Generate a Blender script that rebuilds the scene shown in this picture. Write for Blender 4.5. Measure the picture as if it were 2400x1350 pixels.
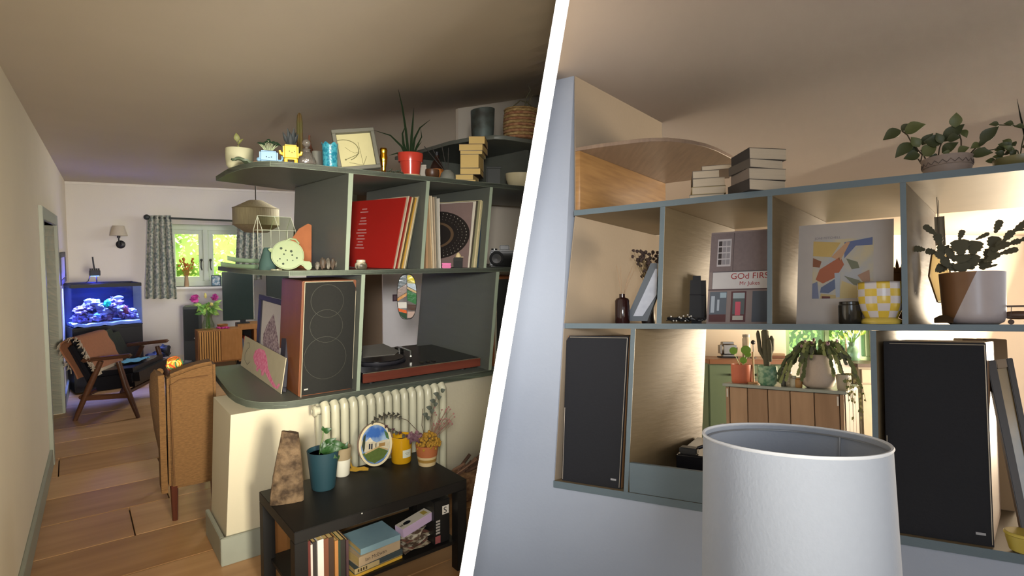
import bpy, bmesh, math, random
from mathutils import Matrix, Vector, noise
random.seed(7)
for o in list(bpy.data.objects): bpy.data.objects.remove(o, do_unlink=True)
scene = bpy.context.scene
COL = scene.collection
PI = math.pi
# ------------------------------------------------------------------ camera
F, CX, CY = 1300.0, 1200.0, 675.0
H = 1.5
CAMP = Vector((0, 0, H))
def frame(h0, slope):
    d = Vector((-slope, 1, -h0 / F)).normalized()
    Z = -d
    z = Vector((0, 0, 1))
    Y = (z - Z * z.dot(Z)).normalized()
    X = Y.cross(Z)
    return Matrix((X, Y, Z))
RL, RR = frame(-88.1, .00924), frame(89.9, .00566)
cam = bpy.data.cameras.new('camera')
cam.sensor_width = 36; cam.lens = 36 * F / 2400; cam.clip_start = .02; cam.clip_end = 200
camo = bpy.data.objects.new('camera', cam); COL.objects.link(camo)
M = Matrix((RL @ Vector((1, 0, 0)), RL @ Vector((0, -1, 0)), RL @ Vector((0, 0, -1)))).transposed().to_4x4()
camo.matrix_world = Matrix.Translation(CAMP) @ M
scene.camera = camo
# the two rooms: the near room ('L') is the world itself, the other ('R') stands on a slightly sloping base
ROOM = {'L': Matrix.Identity(4),
        'R': Matrix.Translation(CAMP) @ (RL @ RR.transposed()).to_4x4() @ Matrix.Translation(-CAMP)}
ROT = {'L': RL, 'R': RR}
# ------------------------------------------------------------------ world, light, exposure
w = bpy.data.worlds.new('world'); scene.world = w; w.use_nodes = True
bg = w.node_tree.nodes['Background']
bg.inputs[0].default_value = (.97, .98, 1, 1); bg.inputs[1].default_value = 1.5
def area(name, loc, target, sx, sy, energy, color, spread=180):
    l = bpy.data.lights.new(name, 'AREA'); l.shape = 'RECTANGLE'; l.size = sx; l.size_y = sy
    l.energy = energy; l.color = color; l.spread = math.radians(spread)
    o = bpy.data.objects.new(name, l); COL.objects.link(o)
    o.location = loc
    o.rotation_euler = (Vector(target) - Vector(loc)).to_track_quat('-Z', 'Y').to_euler()
    return o
area('window_light_key', (1.1, -.7, 1.3), (-1.4, 2.4, 1.15), .5, .7, 25, (1, .92, .76), 50)
area('window_light_lounge', (.3, -1.3, 1.8), (1.1, 2.2, 1.0), 1.0, 1.0, 6, (.66, .82, 1), 100)
area('partition_fill_light', (.05, -.6, 1.8), (-.3, 1.5, 1.5), .3, .3, 15, (1, .97, .93), 55)  # added fill lamp near the camera, whitens the partition's front edge
area('living_room_fill', (0, 0, 0), (0, 0, -1), 1.0, 1.0, 55, (.97, .97, 1)).name = 'living_room_fill'  # added fill for the far end, hidden behind the top plank
area('kitchen_fill_light', (0, 0, 0), (0, 0, -1), 1.6, 1.2, 640, (1, .80, .55)).name = 'kitchen_fill_light'  # added warm lamp out of view, tipped up for glow from the kitchen
scene.view_settings.view_transform = 'Standard'; scene.view_settings.look = 'None'
scene.view_settings.exposure = 0.0; scene.view_settings.gamma = 1.0
scene.view_settings.use_curve_mapping = False
# ------------------------------------------------------------------ pixel helpers (where a sight line meets a real plane of the room)
def ray(room, x, y): return ROT[room] @ Vector(((x - CX) / F, (y - CY) / F, 1))
def on_z(room, x, y, z): r = ray(room, x, y); return CAMP + r * ((z - H) / r.z)
def on_plane(room, x, y, p, n): r = ray(room, x, y); return CAMP + r * ((p - CAMP).dot(n) / r.dot(n))
def on_y(room, x, y, Y): r = ray(room, x, y); return CAMP + r * (Y / r.y)
def on_d(room, x, y, d): return CAMP + ray(room, x, y) * d          # camera depth d
def pix(room, P):
    q = ROT[room].transposed() @ (Vector(P) - CAMP)
    return CX + F * q.x / q.z, CY + F * q.y / q.z
def mpp(room, P): return (ROT[room].transposed() @ (Vector(P) - CAMP)).z / F
def facing(P): return math.atan2(P.y, P.x) - PI / 2                 # turn about z so that local -y looks at the camera
_l = bpy.data.objects['living_room_fill']; _l.location = on_d('L', 762, 424, 6.3); _l.rotation_euler = (Vector((-4.2, 5.6, 0)) - _l.location).to_track_quat('-Z', 'Y').to_euler()
_l = bpy.data.objects['kitchen_fill_light']; _p = ROOM['R'] @ Vector((5.9, 5.0, 1.05)); _q = ROOM['R'] @ Vector((3.0, 3.9, 2.3)); _l.location = _p; _l.rotation_euler = (_q - _p).to_track_quat('-Z', 'Y').to_euler()
BP = Vector((-5.40, 6.72, 0)); BD = Vector((.925, .38, 0)).normalized(); BN = Vector((-BD.y, BD.x, 0))   # back wall of the near room, BN points outside
area('hedge_fill_light', BP + BD * 1.6 + BN * .75 + Vector((0, 0, 3.6)), BP + BD * 1.6 + BN * 2.2 + Vector((0, 0, 1.2)), 2.5, .8, 700, (1, .98, .88))  # lamp added out of view above the hedge to brighten it
area('shrub_fill_light', ROOM['R'] @ Vector((3.7, 7.2, 3.9)), ROOM['R'] @ Vector((3.7, 8.6, 1.5)), 2.5, .8, 420, (1, 1, .95))  # same kind of added lamp, brightens the shrubs behind the kitchen
# ------------------------------------------------------------------ materials
MATS = {}
def lin(c):
    if isinstance(c, str):
        c = [int(c[i:i + 2], 16) / 255 for i in (0, 2, 4)]
    return tuple(((x / 12.92) if x <= .04045 else ((x + .055) / 1.055) ** 2.4) for x in c) + (1,)
def mat(name, col, rough=.6, var=.12, scale=18, bump=.05, metal=0, trans=0, emit=0, emitcol=None, col2=None, stretch=None, detail=4, ior=1.45, alpha=1, spec=.5, sharp=None, bscale=None, sub=0):
    if name in MATS: return MATS[name]
    m = bpy.data.materials.new(name); m.use_nodes = True
    nt = m.node_tree; b = nt.nodes['Principled BSDF']
    c = lin(col)
    def inp(k, v):
        if k in b.inputs: b.inputs[k].default_value = v
    inp('Base Color', c); inp('Roughness', rough); inp('Metallic', metal); inp('Transmission Weight', trans); inp('IOR', ior); inp('Alpha', alpha)
    inp('Specular IOR Level', spec)
    if sub: inp('Subsurface Weight', sub); inp('Subsurface Radius', (.02, .02, .01))
    if emit:
        inp('Emission Color', lin(emitcol or col)); inp('Emission Strength', emit)
    if var or bump or col2:
        tc = nt.nodes.new('ShaderNodeTexCoord')
        mp = nt.nodes.new('ShaderNodeMapping')
        nt.links.new(tc.outputs['Object'], mp.inputs['Vector'])
        if stretch: mp.inputs['Scale'].default_value = stretch
        nz = nt.nodes.new('ShaderNodeTexNoise'); nz.inputs['Scale'].default_value = scale; nz.inputs['Detail'].default_value = detail
        nt.links.new(mp.outputs[0], nz.inputs['Vector'])
        if var or col2:
            mx = nt.nodes.new('ShaderNodeMix'); mx.data_type = 'RGBA'
            if col2:
                c2 = lin(col2)
                rp = nt.nodes.new('ShaderNodeMapRange')
                k = sharp if sharp is not None else .2
                rp.inputs['From Min'].default_value = .5 - k; rp.inputs['From Max'].default_value = .5 + k
                nt.links.new(nz.outputs['Fac'], rp.inputs['Value'])
                nt.links.new(rp.outputs[0], mx.inputs['Factor'])
                mx.inputs['A'].default_value = c; mx.inputs['B'].default_value = c2
            else:
                nt.links.new(nz.outputs['Fac'], mx.inputs['Factor'])
                mx.inputs['A'].default_value = tuple(max(0, x * (1 - var)) for x in c[:3]) + (1,)
                mx.inputs['B'].default_value = tuple(min(1, x * (1 + var)) for x in c[:3]) + (1,)
            nt.links.new(mx.outputs['Result'], b.inputs['Base Color'])
        if bump:
            bp = nt.nodes.new('ShaderNodeBump'); bp.inputs['Strength'].default_value = min(1, bump); bp.inputs['Distance'].default_value = .01
            src = nz
            if bscale:
                src = nt.nodes.new('ShaderNodeTexNoise'); src.inputs['Scale'].default_value = bscale; src.inputs['Detail'].default_value = 3
                nt.links.new(mp.outputs[0], src.inputs['Vector'])
            nt.links.new(src.outputs['Fac'], bp.inputs['Height']); nt.links.new(bp.outputs[0], b.inputs['Normal'])
    MATS[name] = m
    return m
def plain(col, rough=.55, **k):
    n = 'c_%s_%d' % (col, int(rough * 100)) + ''.join(sorted(k))
    return mat(n, col, rough, var=k.pop('var', .08), bump=k.pop('bump', .02), **k)
def glass(name, col='eef6f2', rough=.02):
    if name in MATS: return MATS[name]
    m = bpy.data.materials.new(name); m.use_nodes = True
    nt = m.node_tree; nt.nodes.remove(nt.nodes['Principled BSDF'])
    tr = nt.nodes.new('ShaderNodeBsdfTransparent'); tr.inputs[0].default_value = lin(col)
    gl = nt.nodes.new('ShaderNodeBsdfGlossy'); gl.inputs['Roughness'].default_value = rough
    mx = nt.nodes.new('ShaderNodeMixShader')
    mx.inputs[0].default_value = .06; nt.links.new(tr.outputs[0], mx.inputs[1]); nt.links.new(gl.outputs[0], mx.inputs[2])
    nt.links.new(mx.outputs[0], nt.nodes['Material Output'].inputs[0])
    MATS[name] = m
    return m
# ------------------------------------------------------------------ mesh builder
class MB:
    def __init__(s, S=1.0, T=None):
        s.v = []; s.f = []; s.m = []; s.T = (T or Matrix.Identity(4)) @ Matrix.Scale(S, 4)
    def add(s, vs, fs, m=0):
        o = len(s.v)
        s.v += [s.T @ Vector(p) for p in vs]
        s.f += [[i + o for i in f] for f in fs]; s.m += [m] * len(fs)
        return s
    def box(s, x0, x1, y0, y1, z0, z1, m=0):
        return s.add([(x, y, z) for z in (z0, z1) for y in (y0, y1) for x in (x0, x1)],
                     [(0, 2, 3, 1), (4, 5, 7, 6), (0, 1, 5, 4), (2, 6, 7, 3), (0, 4, 6, 2), (1, 3, 7, 5)], m)
    def obox(s, c, size, eul=(0, 0, 0), m=0):
        from mathutils import Euler
        t = s.T; s.T = t @ Matrix.Translation(c) @ Euler(eul).to_matrix().to_4x4()
        a, b, d = [q / 2 for q in size]; s.box(-a, a, -b, b, -d, d, m); s.T = t
        return s
    def hexa(s, p, m=0):                 # 8 corners: 4 bottom (or front) ring, 4 top (or back) ring
        return s.add(p, [(3, 2, 1, 0), (4, 5, 6, 7), (0, 1, 5, 4), (1, 2, 6, 5), (2, 3, 7, 6), (3, 0, 4, 7)], m)
    def prism(s, poly, a0, a1, axis='z', m=0):
        n = len(poly)
        def P(u, v, a): return {'z': (u, v, a), 'y': (u, a, v), 'x': (a, u, v)}[axis]
        vs = [P(u, v, a0) for u, v in poly] + [P(u, v, a1) for u, v in poly]
        fs = [tuple(range(n))[::-1], tuple(range(n, 2 * n))] + [(i, (i + 1) % n, n + (i + 1) % n, n + i) for i in range(n)]
        return s.add(vs, fs, m)
    def lathe(s, prof, seg=24, c=(0, 0), m=0, sx=1, sy=1, arc=None):
        vs = []; n = len(prof)
        for r, z in prof:
            for i in range(seg):
                a = 2 * PI * i / seg
                vs.append((c[0] + r * math.cos(a) * sx, c[1] + r * math.sin(a) * sy, z))
        fs = [(j * seg + i, j * seg + (i + 1) % seg, (j + 1) * seg + (i + 1) % seg, (j + 1) * seg + i) for j in range(n - 1) for i in range(seg)]
        if prof[0][0] > 1e-6: fs.append(tuple(range(seg))[::-1])
        if prof[-1][0] > 1e-6: fs.append(tuple((n - 1) * seg + i for i in range(seg)))
        return s.add(vs, fs, m)
    def tube(s, pts, r, seg=6, m=0):
        pts = [Vector(p) for p in pts]; n = len(pts)
        rs = r if isinstance(r, (list, tuple)) else [r] * n
        vs = []; a = None
        for i, p in enumerate(pts):
            t = (pts[min(i + 1, n - 1)] - pts[max(i - 1, 0)])
            t = t.normalized() if t.length > 1e-9 else Vector((0, 0, 1))
            if a is None:
                ref = Vector((0, 0, 1)) if abs(t.z) < .7 else Vector((1, 0, 0)); a = t.cross(ref)
            a = a - t * a.dot(t)
            if a.length < 1e-6: a = t.orthogonal()
            a = a.normalized(); b = t.cross(a)
            for k in range(seg):
                q = 2 * PI * k / seg
                vs.append(p + (a * math.cos(q) + b * math.sin(q)) * rs[i])
        fs = [(j * seg + i, j * seg + (i + 1) % seg, (j + 1) * seg + (i + 1) % seg, (j + 1) * seg + i) for j in range(n - 1) for i in range(seg)]
        fs += [tuple(range(seg))[::-1], tuple((n - 1) * seg + i for i in range(seg))]
        return s.add(vs, fs, m)
    def ball(s, c, r, seg=14, rings=9, m=0, amp=0, freq=1.0, seed=0):
        if not isinstance(r, (list, tuple)): r = (r, r, r)
        vs = []
        for j in range(rings + 1):
            t = PI * j / rings
            for i in range(seg):
                a = 2 * PI * i / seg
                d = Vector((math.sin(t) * math.cos(a), math.sin(t) * math.sin(a), math.cos(t)))
                k = 1 + amp * noise.noise(d * freq + Vector((seed, seed * 1.7, 0))) if amp else 1
                vs.append((c[0] + d.x * r[0] * k, c[1] + d.y * r[1] * k, c[2] + d.z * r[2] * k))
        fs = [(j * seg + i, (j + 1) * seg + i, (j + 1) * seg + (i + 1) % seg, j * seg + (i + 1) % seg) for j in range(rings) for i in range(seg)]
        return s.add(vs, fs, m)
    def leaf(s, p0, p1, w, n=(0, -1, .3), bend=.1, m=0, k=5, tip=.0, base=.0, th=None):
        p0, p1 = Vector(p0), Vector(p1); d = p1 - p0; n = Vector(n)
        side = d.cross(n)
        if side.length < 1e-6: side = d.cross(Vector((1, 0, .2)))
        side.normalize(); up = side.cross(d).normalized(); L = d.length
        th = th if th is not None else w * .05
        vs = []; fs = []
        for i in range(k + 1):
            t = i / k
            ww = w * .5 * max(math.sin(PI * (base + (1 - base - tip) * t) ** .8), .03)
            c = p0 + d * t + up * (bend * L * math.sin(PI * t))
            for q, h in ((-1, .35), (0, 0), (1, .35)):
                vs.append(c + side * ww * q + up * (ww * h))
        off = len(vs)
        vs += [v - up * th for v in vs]
        for i in range(k):
            for q in (0, 1):
                a = i * 3 + q; fs.append((a, a + 1, a + 4, a + 3)); a += off; fs.append((a + 3, a + 4, a + 1, a))
            for q in (0, 2):
                a = i * 3 + q; fs.append((a, a + 3, a + 3 + off, a + off))
        return s.add(vs, fs, m)
    def sheet(s, grid, th=.002, m=0):     # grid[i][j] points; closed thin sheet
        r, c = len(grid), len(grid[0]); G = [[Vector(p) for p in row] for row in grid]
        vs = []; 
        N = []
        for i in range(r):
            for j in range(c):
                a = G[min(i + 1, r - 1)][j] - G[max(i - 1, 0)][j]; b = G[i][min(j + 1, c - 1)] - G[i][max(j - 1, 0)]
                nn = a.cross(b); N.append(nn.normalized() if nn.length > 1e-9 else Vector((0, 0, 1)))
        flat = [p for row in G for p in row]
        vs = flat + [p - n * th for p, n in zip(flat, N)]; o = r * c
        fs = []
        for i in range(r - 1):
            for j in range(c - 1):
                a = i * c + j
                fs.append((a, a + c, a + c + 1, a + 1)); fs.append((a + o, a + 1 + o, a + c + 1 + o, a + c + o))
        rim = [(0, j) for j in range(c)] + [(i, c - 1) for i in range(1, r)] + [(r - 1, j) for j in range(c - 2, -1, -1)] + [(i, 0) for i in range(r - 2, 0, -1)]
        idx = [i * c + j for i, j in rim]
        for k in range(len(idx)):
            a, b = idx[k], idx[(k + 1) % len(idx)]; fs.append((a, b, b + o, a + o))
        return s.add(vs, fs, m)
    def build(s, name, mats, parent=None, bevel=0, smooth=True, angle=40, seg=2):
        me = bpy.data.meshes.new(name)
        me.from_pydata([tuple(p) for p in s.v], [], s.f)
        if not isinstance(mats, (list, tuple)): mats = [mats]
        for q in mats: me.materials.append(q)
        if len(mats) > 1: me.polygons.foreach_set('material_index', s.m)
        bm = bmesh.new(); bm.from_mesh(me)
        bmesh.ops.recalc_face_normals(bm, faces=bm.faces)
        if bevel:
            es = [e for e in bm.edges if len(e.link_faces) == 2 and e.calc_face_angle(0) > math.radians(30)]
            bmesh.ops.bevel(bm, geom=es, offset=bevel, segments=seg, affect='EDGES', clamp_overlap=True)
        bm.to_mesh(me); bm.free()
        if smooth:
            me.polygons.foreach_set('use_smooth', [True] * len(me.polygons)); me.set_sharp_from_angle(angle=math.radians(angle))
        o = bpy.data.objects.new(name, me); COL.objects.link(o)
        if parent is not None: o.parent = parent
        return o
def tag(o, label, cat, group=None):
    o['label'] = label; o['category'] = cat
    if group: o['group'] = group
    return o
def place(o, room, P, rz=0):
    o.matrix_world = ROOM[room] @ Matrix.Translation(P) @ Matrix.Rotation(rz, 4, 'Z'); return o
def thing(name, label, cat, room='L', P=(0, 0, 0), rz=0, group=None):
    o = bpy.data.objects.new(name, None); o.empty_display_size = .05; COL.objects.link(o)
    place(o, room, Vector(P), rz); return tag(o, label, cat, group)
def solo(name, mb, mats, label, cat, room='L', P=(0, 0, 0), rz=0, group=None, **k):
    o = mb.build(name, mats, None, **k); place(o, room, Vector(P), rz); return tag(o, label, cat, group)
def struct(name, mb, mats, room='L', label=None, **k):
    o = mb.build(name, mats, None, **k); o.matrix_world = ROOM[room]; o['kind'] = 'structure'
    if label: o['label'] = label
    return o
def spot(room, x, y, z, face=True, back=0):
    """base point seen at pixel x,y on the level z, its metres per pixel and its turn towards the lens"""
    P = on_z(room, x, y, z)
    if back: P = P + Vector((P.x, P.y, 0)).normalized() * back
    return P, mpp(room, P), facing(P)
def text_mb(txt, size, T, m=0, mb=None, width=None):
    cu = bpy.data.curves.new('txt', 'FONT'); cu.body = txt; cu.size = size; cu.extrude = 0
    ob = bpy.data.objects.new('txt', cu); COL.objects.link(ob)
    bpy.context.view_layer.update()
    me = bpy.data.meshes.new_from_object(ob)
    mb = mb or MB()
    if width:
        xs = [v.co.x for v in me.vertices]; k = width / (max(xs) - min(xs))
        for v in me.vertices: v.co = v.co * k
    vs = [T @ v.co for v in me.vertices]; fs = [tuple(p.vertices) for p in me.polygons]
    mb.add(vs, fs, m)
    bpy.data.objects.remove(ob, do_unlink=True); bpy.data.curves.remove(cu); bpy.data.meshes.remove(me)
    return mb
# ------------------------------------------------------------------ the white leaning partition between the two rooms
D0 = 1.5
_a = RL @ Vector(((1319 - CX) / F, -CY / F, 1)); _b = RL @ Vector(((1092.5 - CX) / F, CY / F, 1))
SN = _a.cross(_b).normalized()
if SN.x < 0: SN = -SN                     # points to the right room
SHALF = 15.6 / F * D0
def clip(root, side=None, margin=.0015):
    """cut a thing off flush with the face of the partition (L keeps the left side, R the right)"""
    objs = [root] + list(root.children_recursive)
    sg = -1 if side == 'L' else 1
    for o in objs:
        if o.type != 'MESH': continue
        mw = root.matrix_world; inv = mw.inverted()
        p = inv @ (CAMP + SN * sg * (SHALF + margin)); n = (inv.to_3x3() @ (SN * sg)).normalized()
        bm = bmesh.new(); bm.from_mesh(o.data)
        d = [(v.co - p).dot(n) for v in bm.verts]
        if min(d, default=1) >= 0: bm.free(); continue
        if max(d) <= 0:
            bm.free(); bpy.data.objects.remove(o, do_unlink=True); continue
        r = bmesh.ops.bisect_plane(bm, geom=bm.verts[:] + bm.edges[:] + bm.faces[:], plane_co=p, plane_no=-n, clear_outer=True)
        es = [e for e in r['geom_cut'] if isinstance(e, bmesh.types.BMEdge)]
        try: bmesh.ops.holes_fill(bm, edges=es, sides=0)
        except Exception: pass
        if o.data.users > 1: o.data = o.data.copy()
        bm.to_mesh(o.data); bm.free()
# ================================================================== NEAR ROOM: structure
def V2(a): return Vector((a.x, a.y, 0)).normalized()
LA = V2(ray('L', 2834, 602)); LN = Vector((-LA.y, LA.x, 0))
LC = on_z('L', 528, 1322, 0); SP = LC - LN * .06
def LT(t, n, z=0): return SP + LA * t + LN * n + Vector((0, 0, z))
def sh(x, y, off=0): return on_plane('L', x, y, SP + LN * off, LN)
def tn(P): d = Vector(P) - SP; return d.dot(LA), d.dot(LN)
CEIL = 2.28
WL0 = Vector((-2.205, 2.431, 0)); WLD = V2(ray('L', 237, 578)); WLN = Vector((WLD.y, -WLD.x, 0))   # side wall, normal into the room
def wl(x, y, off=0): return on_plane('L', x, y, WL0 + WLN * off, WLN)
def bw(x, y, off=0): return on_plane('L', x, y, BP + BN * off, BN)
def BW(s, z, off=0): return BP + BD * s + BN * off + Vector((0, 0, z))
m_wall = mat('near_room_plaster', 'ddd2ba', .85, var=.05, scale=3, bump=.06, bscale=60)
m_ceil = mat('near_room_ceiling_paint', 'c6bbaa', .9, var=.05, scale=2, bump=.05, bscale=40)
m_trim = mat('grey_green_trim_paint', '8f9284', .45, var=.05)
m_gap = plain('3a2a1c', .9)
m_shelf = mat('sage_grey_shelf_paint', '575a52', .45, var=.09, scale=5, bump=.05, stretch=(1, 1, 6), bscale=80)
m_shelf_lit_edge = mat('sage_lit_edge', '87927e', .5, var=.05)  # shelf paint lightened for the front edges that catch the light
def vwall(mb, p, q, z0, z1, th_vec, m=0):
    p, q = Vector((p.x, p.y, 0)), Vector((q.x, q.y, 0)); a = Vector((0, 0, z0)); b = Vector((0, 0, z1)); t = Vector(th_vec)
    return mb.hexa([p + a, q + a, q + t + a, p + t + a, p + b, q + b, q + t + b, p + t + b], m)
# partition
_v = RL @ Vector((0, 0, 1)); _u = SN.cross(_v).normalized(); _v = (_v - SN * _v.dot(SN)).normalized()
if _u.z < 0: _u = -_u
mb = MB(); c = []
for u in (-1.62, 2.1):
    for (s_, d_) in ((-1, D0), (1, D0), (1, 9.6), (-1, 9.6)): c.append(CAMP + _u * u + SN * (s_ * SHALF) + _v * d_)
mb.hexa(c)
struct('wall_middle', mb, mat('white_partition_paint', 'fdfdfc', .6, var=.0, bump=.0), label='thin white leaning partition wall between the two rooms')
# floor with boards
fl = MB(); fl.add([LT(-6, -3.2, -.02), LT(5, -3.2, -.02), LT(5, 7, -.02), LT(-6, 7, -.02), LT(-6, -3.2, -.06), LT(5, -3.2, -.06), LT(5, 7, -.06), LT(-6, 7, -.06)],
        [(0, 1, 2, 3), (7, 6, 5, 4), (0, 4, 5, 1), (1, 5, 6, 2), (2, 6, 7, 3), (3, 7, 4, 0)])
floor = struct('floor', fl, m_gap, label='warm oak plank floor of the left room'); clip(floor, 'L')
def oak(i, a, b):
    return mat('oak_floor_board_%d' % i, a, .42, scale=7, stretch=(1, 1, 1), col2=b, sharp=.28, bump=.08, detail=7)
def grain(m, ang, fine=10):
    mp = [n for n in m.node_tree.nodes if n.type == 'MAPPING'][0]
    mp.vector_type = 'TEXTURE'; mp.inputs['Rotation'].default_value[2] = ang; mp.inputs['Scale'].default_value = (6, .55, 1)
oaks = [oak(0, 'bd956a', 'a0794f'), oak(1, 'b28a60', '946c45'), oak(2, 'c59d72', 'a98258'), oak(3, 'ad855a', '8d663f')]
for m in oaks: grain(m, math.atan2(LA.y, LA.x))
n0 = tn(Vector((0, 0, 0)))[1]
rnd = random.Random(3)
W = .398; base_n = 3.009 - SP.dot(LN)
SPd = SP.dot(LN)
k = -8
while True:
    na = base_n + k * W; nb = na + W - .006; k += 1
    if na > 5.6: break
    if nb < -1.7: continue
    t = -6 + rnd.uniform(0, 2)
    while t < 2.6:
        t2 = t + rnd.choice((1.9, 2.3, 2.6))
        if k - 1 == -8 + 8 + 1: pass
        a, b = LT(t + .003, na), LT(t2 - .003, na); c_, d_ = LT(t2 - .003, nb), LT(t + .003, nb)
        # only boards inside the room and in front of the back wall
        mid = (a + c_) / 2
        if (mid - WL0).dot(WLN) > -1.3 and (mid - BP).dot(BN) < .8 and mid.y > .3 and (mid.x < .6):
            z = Vector((0, 0, -.02)); u = Vector((0, 0, 0))
            bo = MB().hexa([a + z, b + z, c_ + z, d_ + z, a + u, b + u, c_ + u, d_ + u]).build('floor_board', rnd.choice(oaks), floor, bevel=.002, seg=1, smooth=False)
        t = t2
clip(floor, 'L')
# ceiling
def ceil_z(t, n):
    f_ = min(1, max(0, (2.3 - n) / 1.0)); f_ = f_ * f_ * (3 - 2 * f_)
    return CEIL + .17 * max(0, t - .1) ** 1.3 * f_
cl = MB()
def _nmax(t):      # the ceiling ends over the back wall
    r_ = LT(t, 0) - BP; return (-r_.dot(BN) + .26) / LN.dot(BN)
ts = [-7, -5, -3, -1, 0] + [.1 + .15 * i for i in range(1, 22)]
NJ = 41
def _n(t, j): return -2.6 + (_nmax(t) + 2.6) * j / (NJ - 1)
cl.sheet([[LT(t, _n(t, j), ceil_z(t, _n(t, j))) for j in range(NJ)] for t in ts], .1)
if cl.v[len(ts) * NJ].z < cl.v[0].z:
    for i_ in range(len(ts) * NJ): cl.v[len(ts) * NJ + i_].z = cl.v[i_].z + .1
ceil = struct('ceiling', cl, m_ceil, label='cream plastered ceiling of the left room', angle=60); clip(ceil, 'L')
# side wall with doorway
s0, s1 = -2.9, (BP - WL0).dot(WLD) + .1
dn, df, dz = 1.66, 3.06, 1.68          # clear opening along the wall, its height
WT = -WLN * .14
def WLp(s): return WL0 + WLD * s
mb = MB()
vwall(mb, WLp(s0), WLp(dn), 0, CEIL, WT); vwall(mb, WLp(df), WLp(s1), 0, CEIL, WT); vwall(mb, WLp(dn), WLp(df), dz, CEIL, WT)
struct('wall_left', mb, m_wall, label='long cream plaster wall running back on the left')
mb = MB(); e = WLN * .022
def strip(mb, sa, sb, za, zb, th=.022, back=-.14):
    a, b = WLp(sa) + WLN * back, WLp(sb) + WLN * back; t = WLN * (th - back)
    return vwall(mb, a, b, za, zb, t)
d1o = bpy.data.objects.new('door_1', None); COL.objects.link(d1o); d1o['kind'] = 'structure'; d1o['label'] = 'grey painted doorway in the left wall'
strip(MB(), dn - .09, dn + .0, 0, dz + .09).build('jamb', m_trim, d1o, bevel=.004)
strip(MB(), df, df + .09, 0, dz + .09).build('jamb', m_trim, d1o, bevel=.004)
strip(MB(), dn, df, dz, dz + .09).build('lintel', m_trim, d1o, bevel=.004)
m_door = mat('taupe_door_paint', '5c5348', .5, var=.05, scale=3, bump=.02)
mb = MB(); a, b = WLp(dn + .002) - WLN * .13, WLp(df - .002) - WLN * .13
vwall(mb, a, b, .01, dz - .002, WLN * .04); leaf_o = mb.build('door_leaf', m_door, d1o, bevel=.003)
for (u0, u1, z0, z1) in ((.14, .60, .2, .8), (.80, 1.26, .2, .8), (.14, .60, .95, 1.55), (.80, 1.26, .95, 1.55)):
    vwall(MB(), WLp(dn + u0) - WLN * .09, WLp(dn + u1) - WLN * .09, z0, z1, WLN * .012).build('door_panel', m_door, leaf_o, bevel=.004)
mb = MB(); strip(mb, s0, dn - .092, 0, .115, .018, 0); 
struct('baseboard_left', mb, m_trim, bevel=.003, label='grey green skirting board along the left wall')
mb = MB(); strip(mb, df + .092, s1 - .1, 0, .115, .018, 0); struct('baseboard_rear', mb, m_trim, bevel=.003, label='grey green skirting board beyond the doorway')
mb = MB(); mb.box(-1.4, 4.5, -2.6, -2.45, -.3, 2.9)  # unseen wall, added to cut the sky light from behind
struct('light_block_wall', mb, mat('rear_wall_plaster', 'cfc8ba', .85, var=.04), label='unseen wall behind the viewer, added to hold back sky light')
# back wall with window opening
wx0, wx1, wz0, wz1 = 1.02, 2.02, .99, 1.80
mb = MB(); T = BN * .28
vwall(mb, BW(-.15, 0), BW(wx0, 0), 0, CEIL + .4, T); vwall(mb, BW(wx1, 0), BW(7.5, 0), 0, CEIL + 1.2, T)
vwall(mb, BW(wx0, 0), BW(wx1, 0), 0, wz0, T); vwall(mb, BW(wx0, 0), BW(wx1, 0), wz1, CEIL + .4, T)
o = struct('wall_back', mb, mat('far_wall_plaster', 'd8d3c9', .85, var=.04, scale=3, bump=.05, bscale=60), label='far cream wall of the left room with the window'); clip(o, 'L')
mb = MB(); vwall(mb, BW(.8, 0), BW(4, 0), 0, .1, -BN * .02); o = struct('baseboard_back', mb, m_wall, bevel=.003, label='pale skirting board under the window')
mb = MB(); vwall(mb, BW(.01, 0), BW(3.2, 0), CEIL - .03, CEIL - .001, -BN * .03); struct('trim_2', mb, plain('e2ddd2', .6), bevel=.006, label='white cornice strip on the far wall')
# window
m_frame = mat('pale_sage_window_paint', 'd3ddc8', .4, var=.03)
m_pane = glass('window_glass', 'f4fbf6')
win = bpy.data.objects.new('window_1', None); COL.objects.link(win); win['kind'] = 'structure'; win['label'] = 'pale sage casement window with two panes and garden behind'
def wbox(s0_, s1_, z0_, z1_, o0, o1, name, m, par=None, bevel=.004):
    mb = MB().hexa([BW(s0_, z0_, o0), BW(s1_, z0_, o0), BW(s1_, z0_, o1), BW(s0_, z0_, o1), BW(s0_, z1_, o0), BW(s1_, z1_, o0), BW(s1_, z1_, o1), BW(s0_, z1_, o1)])
    return mb.build(name, m, par, bevel=bevel)
wbox(wx0, wx1, wz1 - .07, wz1, .10, .2, 'frame_head', m_frame, win); wbox(wx0, wx1, wz0, wz0 + .07, .10, .2, 'frame_foot', m_frame, win)
wbox(wx0, wx0 + .05, wz0 + .07, wz1 - .07, .1, .2, 'frame_side', m_frame, win); wbox(wx1 - .05, wx1, wz0 + .07, wz1 - .07, .1, .2, 'frame_side', m_frame, win)
wm = (wx0 + wx1) / 2 - .04
wbox(wm - .03, wm + .03, wz0 + .07, wz1 - .07, .1, .2, 'mullion', m_frame, win)
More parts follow.
